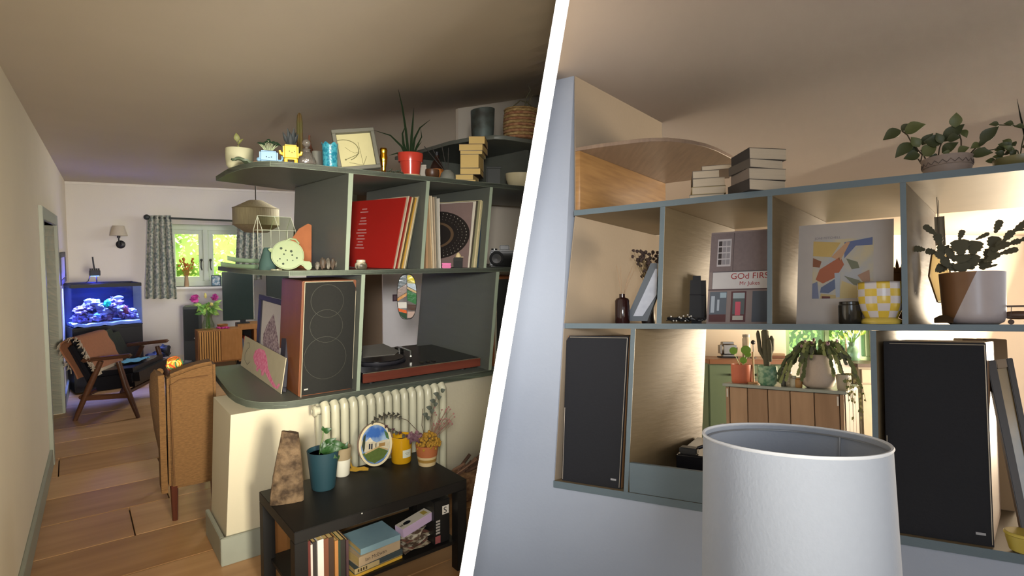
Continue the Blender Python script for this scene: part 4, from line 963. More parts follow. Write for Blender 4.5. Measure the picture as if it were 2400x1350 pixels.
for pts, w_ in (([(-4, 0, b0), (-10, -2, h + 50), (-18, -3, h + 105), (-27, -4, h + 144)], 6.5), ([(1, 0, b0), (3, 0, h + 40), (6, 0, h + 75), (8, 0, h + 106)], 7), ([(3, 0, b0), (10, 0, h + 35), (22, 0, h + 60), (46, 0, h + 80)], 6),
                ([(-8, 0, b0), (-20, -4, h + 15), (-45, -8, h + 38), (-82, -8, h + 48)], 6), ([(-6, 0, b0), (-16, 0, h + 22), (-18, 0, h + 45), (-10, 0, h + 66)], 6.5), ([(5, 2, b0), (16, 2, h + 20), (26, 2, h + 40), (24, 2, h + 60)], 5),
                ([(6, -3, b0), (14, -4, h + 12), (26, -4, h + 28)], 6), ([(-14, -4, b0 + 2), (-30, -10, h - 2), (-48, -12, h - 8)], 5)): blade(r, pts, w_, S, al)
# dark sprig
r, S, P = on_shelf('dark_sprig', 'dark dried leaf sprig lying in front of the red pot', 'dried leaves', 918, .04, ZTOP)
for i in range(7):
    x = -12 + i * 5; MB(S).leaf((x, 0, 2), (x + 9, -2, 6 + 5 * math.sin(i * 1.7)), 5, bend=.2).build('leaf', plain('2c2f20', .6), r)
MB(S).tube([(-14, 0, 1.2), (0, 0, 1.4), (28, 0, 1.2)], 1, 5).build('stem', plain('3a3020', .7), r)
# white box, wooden bowl, bottle, reeds
r, S, P = on_shelf('small_white_card_box', 'small white card box behind the red pot', 'box', 991, .16, ZTOP); MB(S).box(-7, 8, -5, 8, 0, 31).build('box_body', plain('a39b8c', .7), r, bevel=.002); MB(S).box(-7.3, 8.3, -5.3, 8.3, 31.05, 34).build('lid', plain('b0a898', .7), r, bevel=.002)
r, S, P = on_shelf('wooden_pinch_bowl', 'brown turned wooden bowl beside the reed diffuser', 'bowl', 1013, .10, ZTOP); MB(S).lathe([(10, 0), (15, 5), (17, 14), (16, 22), (14.5, 22), (13, 8), (0, 4)], 24).build('bowl', mat('turned_walnut', '5e3d25', .4, scale=8, col2='3d2616', bump=.05), r)
r, S, P = on_shelf('amber_bottle', 'dark amber bottle with an orange label behind the wooden bowl', 'bottle', 1024, .3, ZTOP); MB(S).lathe([(15, 0), (16, 3), (16, 38), (10, 52), (5, 58), (5, 68), (0, 68)], 22).build('bottle', plain('2e1d18', .2), r); MB(S).lathe([(16.3, 14), (16.3, 34)], 22).build('label', plain('b06a2a', .6), r); MB(S).lathe([(5.6, 66), (5.6, 74), (0, 74)], 12).build('cap', black, r)
r, S, P = on_shelf('reed_diffuser', 'grey stone reed diffuser with black reeds', 'reed diffuser', 1049, .06, ZTOP); MB(S).lathe([(17, 0), (18, 4), (15, 15), (9, 20), (8, 22), (5, 22), (0, 20)], 24).build('jar', plain('6a6a60', .8), r)
for (x, y, z) in ((-54, 4, 76), (-37, 0, 73), (-14, -3, 80), (2, 3, 74), (-44, -4, 62)): MB(S).tube([(0, 0, 12), (x, y, z)], .9, 5).build('reed', plain('201a14', .7), r)
# stack of paperbacks, page edges to the front
pages = mat('yellowed_pages', 'c2a566', .85, var=.15, scale=10, stretch=(.3, .3, 40), bump=.15)
covers = ['4a3a2a', '6b5b4b', 'a3895a', '7b2f2a', '2a2520', '8a6a4a', 'b09a6a']
def book(name, S, w_, d_, h_, cov, label, cat, room, P, rz, group, spine='x'):
    """lying book: page edges towards -y, covers above and below, spine on the far (+y) side or on -x"""
    r = thing(name, label, cat, room, P, rz, group); c = plain(cov, .6); t = min(h_ * .09, .8)
    MB(S).box(-w_ / 2, w_ / 2, 0, d_, 0, t).build('cover', c, r); MB(S).box(-w_ / 2, w_ / 2, 0, d_, h_ - t, h_).build('cover', c, r)
    if spine == 'x': MB(S).box(-w_ / 2, -w_ / 2 + t, 0, d_, t, h_ - t).build('spine', c, r); MB(S).box(-w_ / 2 + t, w_ / 2 - .6, .6, d_ - .6, t, h_ - t).build('pages', pages, r)
    elif spine == 'f': MB(S).box(-w_ / 2, w_ / 2, 0, t, t, h_ - t).build('spine', c, r); MB(S).box(-w_ / 2 + .6, w_ / 2 - .6, t, d_ - .6, t, h_ - t).build('pages', pages, r)
    else: MB(S).box(-w_ / 2, w_ / 2, d_ - t, d_, t, h_ - t).build('spine', c, r); MB(S).box(-w_ / 2 + .6, w_ / 2 - .6, .6, d_ - t, t, h_ - t).build('pages', pages, r)
    return r
P0 = shelf_pt(1095, .09, ZTOP + .0006); S = mpp('L', P0); z = 0; rz = facing(P0) - .16
# (offset x, width, height)
st_ = [(1, 38, 6, 'b09a6a'), (-7, 42, 12, '8a7a55'), (7, 48, 15, '3a2a22'), (5, 44, 32, '5c5246'), (9, 52, 8, 'b8a878'), (8, 56, 15, '6b5240'), (22, 38, 18, '55402e')]
names = ('lowest', 'second from bottom', 'third from bottom', 'thick middle', 'thin upper', 'second from top', 'topmost')
for i, (ox, w_, h_, c_) in enumerate(st_):
    Pq = P0 + Matrix.Rotation(rz, 3, 'Z') @ Vector((ox * S, 0, 0)) + Vector((0, 0, z * S + .0003 * i))
    book('paperback', S, w_, 75, h_, c_, names[i] + ' book of the paperback stack on the near shelves', 'book', 'L', Pq, rz + .03 * ((-1) ** i), 'paperbacks stacked beside the black reeds', 'b'); z += h_
# dark frame behind, white bowl at the edge
r, S, P = on_shelf('dark_box_frame', 'dark box frame standing in the shadow behind the paperbacks', 'frame', 1161, .5, ZTOP); frame_parts(r, 44 * S, 62 * S, 4 * S, 10 * S, plain('2c2d28', .6), plain('34352f', .6))
r, S, P = on_shelf('cream_bowl', 'cream pottery bowl at the right end of the top board', 'bowl', 1222, .1, ZTOP); MB(S).lathe([(24, 0), (30, 4), (36, 18), (38, 32), (36, 32), (34, 18), (27, 6), (0, 4)], 32).build('bowl', plain('b7ad8c', .5), r); clip(r, 'L')
# dark pot and basket on the upper board
ZU = 2.2155
def on_up(name, label, cat, x, y, back=.10):
    P = on_z('L', x, y, ZU); d = Vector((P.x, P.y, 0)).normalized(); P = P + d * back; S = mpp('L', P); return thing(name, label, cat, 'L', P, facing(P)), S, P
r, S, P = on_up('dark_metal_planter', 'dark weathered metal planter on the upper board', 'planter', 1131, 319); h = hz(P, 258) / S
mb = MB(S); mb.lathe([(25, 0), (27, h * .4), (28, h * .95), (28, h), (26, h), (25, h * .4), (0, 4)], 28)
for v_ in mb.v:
    if v_.z > h * .9 * S: v_.z += v_.x * .12
mb.build('pot', mat('weathered_zinc', '33332c', .6, scale=9, col2='55605c', sharp=.15, bump=.2, metal=.3), r)
r, S, P = on_up('woven_basket', 'woven seagrass basket with handle and dry branches on the upper board', 'basket', 1222, 322); h = hz(P, 262) / S
mw = mat('woven_seagrass', '83683f', .9, scale=40, col2='a58b5c', sharp=.08, bump=.6, stretch=(1, 1, 2.5)); rows = 10
for i in range(rows):
    z0, z1 = h * i / rows, h * (i + 1) / rows; R_ = 40 + 3 * math.sin(PI * (i + .5) / rows)
    MB(S).lathe([(R_ - 2, z0), (R_, z0 + .8), (R_ + .8, (z0 + z1) / 2), (R_, z1 - .8), (R_ - 2, z1)], 36).build('woven_band', mw if i % 2 else mat('woven_seagrass_red', '7d5238', .9, scale=40, col2='9a7350', sharp=.1, bump=.6), r)
MB(S).lathe([(36, h), (41, h), (42, h + 2), (40, h + 4), (36, h + 3), (34, 10), (0, 8)], 36).build('rim', mw, r)
MB(S).tube([(-36, 0, h), (-20, 0, h + 12), (-4, 0, h + 26), (12, 0, h + 22), (30, 0, h + 6), (38, 0, h)], 1.6, 7).build('handle', plain('4f4630', .8), r)
for pts in ([(6, 0, h), (10, -3, h + 30), (20, -4, h + 48), (16, -4, h + 58)], [(12, 0, h), (18, 2, h + 28), (26, 3, h + 40)], [(2, 0, h - 3), (8, 2, h + 18), (22, 3, h + 30)]): MB(S).tube(pts, [1.4, 1.2, .9, .6][:len(pts)], 6).build('branch', plain('5d5842', .8), r)
clip(r, 'L')
# ================================================================== middle board of the near shelves
ZMID = 1.3915
def on_mid(name, label, cat, x, n, rz=None, group=None): return on_shelf(name, label, cat, x, n, ZMID, rz, group)
# stacked leaf dishes
for i, (x, n, zo, sc, lab) in enumerate(((568, .30, 0, 1.0, 'lower green leaf shaped dish at the rounded shelf end'), (576, .34, 13, .85, 'upper green leaf shaped dish stacked on the lower one'))):
    r, S, P = on_mid('leaf_dish', lab, 'dish', x, n, group='leaf dishes')
    r.matrix_world = Matrix.Translation((0, 0, zo * S)) @ r.matrix_world
    g = []
    for a in range(17):
        u_ = a / 16; w_ = 17 * math.sin(PI * min(.98, .04 + u_)) * sc; g.append([((-44 + 78 * u_) * sc, -w_ + 2 * w_ * j / 8, 1.5 + 9 * (abs(j - 4) / 4) ** 2 + 7 * (1 - u_) ** 3 + .8 * (j % 2)) for j in range(9)])
    mb = MB(S); mb.sheet(g, 1.4); mb.build('bowl', plain(('5f7259', '6d8068')[i], .3), r)
    MB(S).tube([(-40 * sc, 0, 9), (-10, 0, 2), (30 * sc, 0, 2.2)], .8, 5).build('leaf_rib', plain('7d9078', .4), r)
# wire greenhouse
r, S, P = on_mid('wire_glasshouse', 'miniature white wire glasshouse with gable roof', 'glasshouse ornament', 644, .42)
r.matrix_world = r.matrix_world @ Matrix.Rotation(.5, 4, 'Z')
h = hz(P, 540) / S; hr = hz(P, 507) / S; wi = plain('b5b8a4', .5); x0, x1, y0, y1 = -36, 46, -14, 26
# gable end turned towards the left: the ridge runs along x
C_ = [(x0, y0), (x0, y1), (x1, y1), (x1, y0)]
bars = [((x, y, 0), (x, y, h)) for x, y in C_] + [((C_[i][0], C_[i][1], h), (C_[(i + 1) % 4][0], C_[(i + 1) % 4][1], h)) for i in range(4)] + [((C_[i][0], C_[i][1], .8), (C_[(i + 1) % 4][0], C_[(i + 1) % 4][1], .8)) for i in range(4)]
ym = (y0 + y1) / 2
bars += [((x0, ym, hr), (x1, ym, hr))] + [((x, y, h), (x, ym, hr)) for x in (x0, x1, (x0 + x1) / 2) for y in (y0, y1)]
bars += [((x0 + (x1 - x0) * k_ / 4, y0, 0), (x0 + (x1 - x0) * k_ / 4, y0, h)) for k_ in (1, 2, 3)] + [((x0, y0, h * .55), (x1, y0, h * .55)), ((x0, y0, h * .55), (x0, y1, h * .55)), ((x0, ym, 0), (x0, ym, hr))]
for i in range(3):
    xa = x0 + (x1 - x0) * (i + .5) / 4 + 9
for a, b in bars: MB(S).tube([a, b], .65, 5).build('wire_bar', wi, r)
mg2 = glass('ornament_glass', 'e8ece0')
MB(S).box(x0 + 1, x1 - 1, y0 - .1, y0 + .2, 1, h - 1).build('pane', mg2, r)
MB(S).hexa([(x0, y0, h), (x1, y0, h), (x1, ym, hr), (x0, ym, hr), (x0, y0 + .4, h + .3), (x1, y0 + .4, h + .3), (x1, ym + .4, hr + .3), (x0, ym + .4, hr + .3)]).build('roof_pane', mg2, r)
rn = random.Random(6)
for i in range(7):
    px_ = -14 + i * 6; MB(S).leaf((px_, 6, 0), (px_ + rn.uniform(-6, 6), 4, rn.uniform(26, 46)), 9, bend=.2).build('leaf', plain(('b9ad93', '8e9078', 'a5826a')[i % 3], .8), r)
for i, (x, z) in enumerate(((-24, 36), (-24, 18), (-12, 48))):
    MB(S).tube([(x + 6 * math.cos(t), y0 - 1, z + 6 * math.sin(t)) for t in [2 * PI * q / 10 for q in range(11)]], .7, 4).build('wire_scroll', wi, r)
# terracotta board
r, S, P = on_mid('terracotta_tile', 'rough triangular terracotta slab leaning behind the ceramic fish', 'tile', 698, .34); h = hz(P, 522) / S
r.matrix_world = r.matrix_world @ Matrix.Rotation(-.12, 4, 'X')
MB(S).prism([(-36, 0), (30, 0), (32, h * .97), (24, h), (4, h * .88), (-16, h * .6), (-30, h * .34)], 0, 5, 'y').build('slab', mat('rough_terracotta', '8a5230', .9, var=.25, scale=14, bump=.35), r, bevel=.002)
# dark green cone
r, S, P = on_mid('green_bud_ornament', 'dark green felt cone ornament', 'ornament', 627, .17); h = hz(P, 580) / S
MB(S).lathe([(19, 0), (18, h * .3), (13, h * .6), (9, h * .9), (6, h), (0, h)], 20).build('body', plain('2e4640', .8), r)
# pale green ceramic fish
r, S, P = on_mid('ceramic_fish', 'pale green pierced ceramic fish with a fanned tail', 'ceramic fish', 677, .07, rz=None)
r.matrix_world = r.matrix_world @ Matrix.Rotation(-.2, 4, 'X')
R_ = 36; mgf = mat('pale_green_glaze', '8d976e', .3, scale=14, col2='7d8d68', sharp=.3, bump=.05)
poly = [(-2 + R_ * math.cos(t) * (1.02 if math.sin(t) < 0 else 1), 37 + R_ * math.sin(t) * .98) for t in [2 * PI * i / 32 for i in range(32)]]
mb = MB(S); mb.prism(poly, 0, 9, 'y'); mb.build('body', mgf, r, bevel=.005, seg=3)
MB(S).prism([(26, 30), (33, 22), (49, 21), (52, 6), (44, -1), (36, 4), (30, 12), (20, 14)], .5, 8, 'y').build('tail', mgf, r, bevel=.004, seg=2)
MB(S).tube([(-6, 3, 70), (4, 2, 76), (16, 2, 74), (24, 3, 64)], 2.2, 8).build('rim_fin', mgf, r)
MB(S).leaf((-34, 2, 44), (-44, -2, 50), 10).build('mouth_fin', mgf, r)
hol = plain('2f3a2c', .8)
for (x, z, q) in ((-16, 52, 3), (-6, 47, 1.8), (6, 45, 3), (-10, 38, 1.8), (8, 36, 2.1), (-19, 27, 1.9), (-3, 24, 1.6), (-12, 15, 2.6), (18, 29, 2.1), (9, 23, 1.4), (-24, 22, 1.2)):
    mb = MB(S, Matrix.Rotation(PI / 2, 4, 'X')); mb.lathe([(q, -.1), (q, .35), (0, .35)], 12, (x, z)); mb.build('hole', hol, r)
# bracelet, stones
P = shelf_pt(648, .02, ZMID + .003); S = mpp('L', P); mb = MB(S)
mb.tube([(12 * math.cos(t), 7 * math.sin(t), 1.2 + 1.2 * math.sin(2 * t)) for t in [2 * PI * i / 18 for i in range(19)]], .9, 5)
solo('wire_bracelet', mb, plain('a9a68c', .4, metal=.6), 'thin wire bracelet lying at the shelf edge below the fish', 'bracelet', 'L', P, facing(P))
for i, (x, w_, h_) in enumerate(((744, 9, 18), (757, 11, 27), (769, 8, 26), (780, 9, 26), (793, 12, 22))):
    r_, S, P = on_mid('pebble', ('leftmost', 'second', 'middle', 'fourth', 'rightmost')[i] + ' dark pebble in the row at the foot of the first divider', 'stone', x, .12, group='pebbles by the divider')
    MB(S).ball((0, 0, h_ * .5), (w_ * .62, 6, h_ * .5), 12, 9, amp=.35, freq=2, seed=i * 7).build('stone', mat('dark_flint_%d' % (i % 2), '3f3930', .6, col2=('8b8474', '5f4a3a')[i % 2], scale=14, sharp=.1), r_)
# ---- records
def sleeve(name, label, x_bot, n0, lean, S_h, depth, th, col, yaw=0, group=None, room='L', parts=None, rough=.5, zb=None):
    """record sleeve: square depth x height, standing on edge, thin in local x, leaning to the right by `lean`"""
    P = shelf_pt(x_bot, n0, zb or ZMID + .0006)
    r = thing(name, label, 'record', 'L', P, ang_sh + yaw, group)
    r.matrix_world = r.matrix_world @ Matrix.Rotation(lean, 4, 'Y')
    MB().box(-th, 0, 0, depth, th * math.tan(abs(lean)) * 0, S_h).build('sleeve', col if not isinstance(col, str) else plain(col, rough), r)
    return r
LPH = .385
def lean_of(xb, xt, yt, n0):
    Pb = shelf_pt(xb, n0, ZMID); Pt = on_plane('L', xt, yt, SP + LN * n0, LN); return math.atan2((Pt - Pb).dot(LA), Pt.z - Pb.z), (Pt - Pb).length
m_red = mat('red_record_card', '9c1f18', .45, var=.08, scale=4, bump=.01)
ln_, hh_ = lean_of(921, 958, 463, .05)
yw = .22
r = sleeve('red_record', 'bright red record sleeve with small track list facing out', 921, .05, ln_, hh_, .74, .006, m_red, yw)
# track list as rows of tiny pale strokes on the sleeve's left face
ink = plain('b98a86', .6); mb = MB(); rn = random.Random(12)
for (ys, zlist) in ((.60, range(16)), (.36, range(14))):
    for k_ in zlist:
        z = hh_ * (.86 - .045 * k_); l_ = rn.uniform(.04, .10)
        if rn.random() < .16: continue
        mb.add([(-.0064, ys - l_ / 2 - .03 * (k_ / 16), z), (-.0064, ys + l_ / 2 - .03 * (k_ / 16), z), (-.0064, ys + l_ / 2 - .03 * (k_ / 16), z + .006), (-.0064, ys - l_ / 2 - .03 * (k_ / 16), z + .006)], [(0, 1, 2, 3)])
o = mb.build('track_list', ink, r, smooth=False); o['kind'] = 'stuff'
cols1 = [('b9a98f', 926, 962, 460), ('8a2a20', 931, 967, 462), ('c9b28a', 936, 971, 463), ('5a4a2a', 940, 975, 463), ('b98f3a', 944, 979, 464), ('cdbb93', 949, 984, 462), ('6b6a55', 952, 985, 460)]
nm1 = ('cream', 'dark red', 'sand', 'brown', 'ochre', 'ivory', 'grey green')
for i, (c_, xb, xt, yt) in enumerate(cols1):
    l2, h2 = lean_of(xb, xt, yt, .05); sleeve('record', nm1[i] + ' edged record leaning in the bay of the red sleeve', xb, .05, l2, h2, .40, .006, c_, .10, 'records leaning behind the red sleeve')
l2, h2 = lean_of(975, 993, 482, .12); sleeve('record', 'clear plastic record sleeve leaning on the second divider', 974, .12, l2, h2, .38, .003, mat('smoky_plastic', '5f6a62', .25, var=.1, alpha=1), .18, 'records leaning behind the red sleeve')
# small jar in front
r, S, P = on_mid('face_jar', 'small round white jar with a dark face pattern', 'jar', 846, .07); MB(S).lathe([(11, 0), (14, 4), (14, 12), (10, 17), (10, 22), (0, 22)], 22).build('jar', mat('painted_jar', 'b3aa8e', .4, col2='4a4538', scale=16, sharp=.05), r); MB(S).lathe([(10.5, 17), (10.5, 21)], 20).build('rim', plain('b8ae98', .4), r)
# second bay: upright records
for i, (c_, xb, xt, yt, th) in enumerate((('9b7a58', 1003, 1003, 464, .012), ('b59a74', 1014, 1006, 457, .006), ('c5b597', 1018, 1012, 459, .006), ('a5937a', 1023, 1018, 462, .006), ('8a8474', 1028, 1023, 461, .006), ('d0cabb', 1033, 1030, 465, .004))):
    l2, h2 = lean_of(xb, xt, yt, .05); sleeve('record', ('brown', 'tan', 'cream', 'beige', 'grey', 'white')[i] + ' edged record upright at the left of the second bay', xb, .05, l2, h2, .40, th, c_, .0, 'records in the second bay')
# sleeve with the dotted dark disc
l2, h2 = lean_of(1096, 1112, 474, .05)
r = sleeve('disc_record', 'mauve record sleeve printed with a dark dotted disc', 1096, .05, l2, h2, .62, .005, plain('7a6660', .5), .26)
dk, dd, br = plain('241f1c', .5), plain('8f887c', .6), plain('5a4632', .6)
def disc(rad, mname, col, x, y=.29, z=h2 * .5, seg=40):
    mb = MB(); mb.add([(x, y + rad * 1.75 * math.cos(t), z + rad * .93 * math.sin(t)) for t in [2 * PI * i / seg for i in range(seg)]], [tuple(range(seg))]); return mb.build(mname, col, r, smooth=False)
disc(.165, 'disc_print', dk, -.0053); disc(.09, 'disc_ring', br, -.0056); disc(.076, 'disc_centre', dk, -.0059); 
for rad, num, sz in ((.15, 46, .0046), (.13, 42, .003), (.113, 38, .0025)):
    mb = MB()
    for i in range(num):
        t = 2 * PI * i / num; cy, cz =   .29 + rad * 1.75 * math.cos(t), h2 * .5 + rad * .93 * math.sin(t)
        mb.add([(-.0062, cy - sz, cz), (-.0062, cy, cz - sz), (-.0062, cy + sz, cz), (-.0062, cy, cz + sz)], [(0, 1, 2, 3)])
    o = mb.build('dot_ring', dd, r, smooth=False); o['kind'] = 'stuff'
for i, (c_, xb, xt, yt) in enumerate((('cfc6b2', 1100, 1120, 472), ('4a4438', 1104, 1125, 471), ('8f8a68', 1109, 1131, 470), ('cdbd92', 1113, 1133, 469), ('a9a07a', 1117, 1136, 471), ('2c3a44', 1121, 1138, 473))):
    l2, h2 = lean_of(xb, xt, yt, .05); sleeve('record', ('white', 'dark brown', 'olive', 'cream', 'khaki', 'navy')[i] + ' edged record leaning on the third divider', xb, .05, l2, h2, .40, .005, c_, .25, 'records leaning on the third divider')
r, S, P = on_mid('pink_box', 'small bright pink box in the second record bay', 'box', 1046, .02); MB(S).box(-10, 11, -3, 8, 0, 8).build('box_body', plain('b8427a', .5), r, bevel=.003); MB(S).box(-10.5, 11.5, -3.5, 8.5, 8.05, 12).build('lid', plain('c24a86', .5), r, bevel=.003)
r, S, P = on_mid('black_camera_pouch', 'small black pouch behind the pink box', 'pouch', 1073, .05); MB(S).box(-10, 11, -5, 9, 0, 24).build('pouch_body', plain('1b1a18', .8), r, bevel=.004); MB(S).box(-10.3, 11.3, -5.6, 2, 14, 24.4).build('flap', plain('22211e', .8), r, bevel=.004)
Pc = P + Vector((0, 0, 24.6 * S)); mb = MB(S); mb.lathe([(7, 0), (6, 5), (3, 10), (0, 12)], 14, (1, 0)); mb.box(-1, 13, -3, 3, -.05, 1.4); solo('paper_cone', mb, plain('c0ad80', .7), 'little cream paper cone on top of the black pouch', 'ornament', 'L', Pc, facing(Pc))
# camera in the third bay
r, S, P = on_mid('black_camera', 'black film camera at the right end of the middle board', 'camera', 1178, .16); mc = plain('1e1e1d', .4)
MB(S).box(-30, 34, -2, 20, 0, 38).build('body', mc, r, bevel=.008, seg=3); MB(S).box(-8, 16, 0, 18, 38, 50).build('viewfinder', mc, r, bevel=.006, seg=3)
mb = MB(S, Matrix.Rotation(PI / 2, 4, 'X')); mb.lathe([(17, 0), (17, 12), (15, 14), (15, 20), (12, 22), (11, 20), (0, 18)], 28, (-14, 19)); mb.build('lens', plain('2a2a2a', .25), r); mb = MB(S); mb.lathe([(7, 38), (7, 42), (0, 42)], 16, (-20, 9)); mb.build('dial', plain('5a5a58', .3, metal=.8), r); clip(r, 'L')
# ================================================================== lower board of the near shelves
ZLOW = .7505
def on_low(name, label, cat, x, n, rz=None, group=None): return on_shelf(name, label, cat, x, n, ZLOW, rz, group)
def tz(x, y, n=0): P = on_plane('L', x, y, SP + LN * n, LN); return tn(P)[0], P.z
# bookshelf speaker: front face on the board's front, corners by pixel
n0 = .045
q = [tz(x, y, n0) for x, y in ((711, 659), (838, 658), (701, 933), (826, 917))]
base = LT(q[2][0], n0, ZLOW); r = thing('bookshelf_speaker', 'walnut bookshelf speaker with black cloth front on the lower board', 'speaker', 'L', base, 0)
def lrel(t, n, z): return LT(t, n, z) - base
tl0, tr0, tb0, tb1 = q[0][0], q[1][0], q[2][0], q[3][0]; zt_ = q[0][1]; zb_ = ZLOW + .0005
m_wal = mat('walnut_veneer', '7d4a2a', .4, scale=9, col2='5e3419', sharp=.35, stretch=(1, 1, .25), bump=.03, detail=6)
dp = .36
mb = MB(); mb.hexa([lrel(tb0, n0 + .012, zb_), lrel(tb1, n0 + .012, zb_), lrel(tb1, n0 + dp, zb_), lrel(tb0, n0 + dp, zb_), lrel(tl0, n0 + .012, zt_), lrel(tr0, n0 + .012, zt_), lrel(tr0, n0 + dp, zt_), lrel(tl0, n0 + dp, zt_)]); mb.build('cabinet', m_wal, r, bevel=.004)
m_cloth = mat('black_speaker_cloth', '161612', .9, var=.2, scale=90, bump=.15)
def sface(u, v): return lrel(tb0 + (tb1 - tb0) * u + (tl0 - tb0) * v, 0, zb_ + (zt_ - zb_) * v) + LN * n0
mb = MB(); a = [(.045, .012), (.985, .012), (.985, .93), (.93, .985), (.045, .985)]
vs = [sface(*p) for p in a]; vs += [p + LN * .0115 for p in vs]; n_ = len(a); mb.add(vs, [tuple(range(n_))[::-1], tuple(range(n_, 2 * n_))] + [(i, (i + 1) % n_, n_ + (i + 1) % n_, n_ + i) for i in range(n_)]); mb.build('grille', m_cloth, r)
trim_m = plain('b5ad93', .4, metal=.3)
def srail(pa, pb, w): 
    A_, B_ = sface(*pa) - LN * .001, sface(*pb) - LN * .001; mb = MB(); mb.tube([A_, B_], w, 5); mb.build('trim_strip', trim_m, r)
srail((.03, 0), (.03, .99), .0022); srail((.03, .99), (.93, .99), .0022); srail((.99, .1), (.99, .9), .0014)
for v_, ra in ((.82, .085), (.60, .085), (.32, .11)):
    c_ = sface(.45, v_); mb = MB(); mb.tube([c_ - LN * .0015 + LA * ra * math.cos(t) + Vector((0, 0, ra * math.sin(t))) for t in [2 * PI * i / 28 for i in range(29)]], .0013, 4); mb.build('cone_outline', plain('3b3b32', .8), r)
mb = MB(); p = [sface(.08, .055), sface(.15, .058), sface(.15, .070), sface(.08, .067)]; mb.hexa([v_ - LN * .002 for v_ in p] + [v_ - LN * .0005 for v_ in p]); mb.build('badge', plain('9a9a92', .4), r)
# framed teardrop drawing
def flat_card(name, label, cat, pix4, n, th, m, z=None):
    """leaning panel: its four corners (TL TR BR BL) lie where the sight lines meet a slanted plane through its foot"""
    BL, BR = on_z('L', *pix4[3], ZLOW + .001), on_z('L', *pix4[2], ZLOW + .001)
    dirb = (BR - BL).normalized(); up_ = Vector((0, 0, 1)); nn = dirb.cross(up_).normalized()          # towards the viewer
    if nn.dot(CAMP - BL) < 0: nn = -nn
    nrm = (nn + up_ * .2).normalized()
    TL, TRr = on_plane('L', *pix4[0], BL, nrm), on_plane('L', *pix4[1], BL, nrm)
    return BL, BR, TRr, TL, nrm
_fz = 0
BL, BR, TR_, TL, nm = flat_card('x', '', '', ((607, 691), (677, 709), (662, 921), (597, 873)), 0, .02, None)
r = thing('framed_teardrop_drawing', 'black frame with a purple teardrop drawing leaning on the speaker', 'picture', 'L', BL)
def card(root, c4, base, nrm, u0, u1, v0, v1, d0, d1, name, m, bevel=0):
    BL, BR, TR_, TL = c4
    def pt(u, v): return BL.lerp(BR, u).lerp(TL.lerp(TR_, u), v) - base
    ring = [pt(u0, v0), pt(u1, v0), pt(u1, v1), pt(u0, v1)]
    return MB().hexa([p - nrm * d1 for p in ring] + [p - nrm * d0 for p in ring]).build(name, m, root, bevel=bevel, seg=1)
c4 = tuple(p + Vector((0, 0, .005)) for p in (BL, BR, TR_, TL)); fm = plain('24232b', .5)
card(r, c4, BL, nm, 0, 1, 0, .05, 0, .02, 'frame_rail', fm, .002); card(r, c4, BL, nm, 0, 1, .93, 1, 0, .02, 'frame_rail', fm, .002); card(r, c4, BL, nm, 0, .11, .05, .93, 0, .02, 'frame_stile', fm, .002); card(r, c4, BL, nm, .86, 1, .05, .93, 0, .02, 'frame_stile', fm, .002)
card(r, c4, BL, nm, .11, .86, .05, .93, .008, .018, 'paper', plain('b9b3b0', .8), 0)
def ppoly(root, c4, base, nrm, uv, d, name, m):
    BL, BR, TR_, TL = c4
    def pt(u, v): return BL.lerp(BR, u).lerp(TL.lerp(TR_, u), v) - base - nrm * d
    mb = MB(); mb.add([pt(*p) for p in uv], [tuple(range(len(uv)))]); return mb.build(name, m, root, smooth=False)
drop = [(.50, .80)] + [(.50 + .30 * math.sin(PI * t) ** .8 * (1 if t < 1 else -1), 0) for t in ()] 
drop = [(.52, .80), (.60, .68), (.70, .54), (.77, .42), (.78, .34), (.72, .24), (.6, .18), (.45, .2), (.3, .28), (.2, .4), (.2, .5), (.32, .64), (.44, .74)]
ppoly(r, c4, BL, nm, drop, .0077, 'teardrop_print', mat('purple_scribble', '6b5560', .8, scale=70, col2='a08f92', sharp=.08, bump=0))
# pink dinosaur drawing
px4 = ((574, 787), (670, 839), (658, 923), (564, 856)); BL, BR, TR_, TL, nm = flat_card('x', '', '', px4, 0, 0, None); c4 = (BL, BR, TR_, TL)
r = thing('dinosaur_drawing', 'childs drawing of a pink dinosaur propped on the rounded board', 'drawing', 'L', BL)
card(r, c4, BL, nm, 0, 1, 0, 1, 0, .004, 'board', plain('a89f84', .8))
din = [(.30, .50), (.33, .72), (.42, .86), (.55, .88), (.63, .70), (.68, .45), (.80, .22), (.90, .10), (.93, .22), (.97, .24), (.93, .06), (.84, .04), (.72, .16), (.62, .30), (.60, .16), (.56, .12), (.54, .26), (.48, .28), (.46, .16), (.42, .16), (.42, .30), (.36, .34)]
ppoly(r, c4, BL, nm, din, -.0006, 'dinosaur_print', mat('pink_crayon', 'cf5f86', .8, scale=60, col2='dc8aa4', sharp=.12, bump=0))
def pline(root, c4, base, nrm, uv, rad, m, name):
    BL, BR, TR_, TL = c4; mb = MB(); mb.tube([BL.lerp(BR, u).lerp(TL.lerp(TR_, u), v) - base + nrm * .0006 for u, v in uv], rad, 4); return mb.build(name, m, root)
pline(r, c4, BL, nm, [(.10, .82), (.16, .86), (.18, .74), (.12, .60), (.08, .42), (.10, .24), (.18, .16), (.24, .30)], .0012, plain('4a4a42', .8), 'pencil_line')
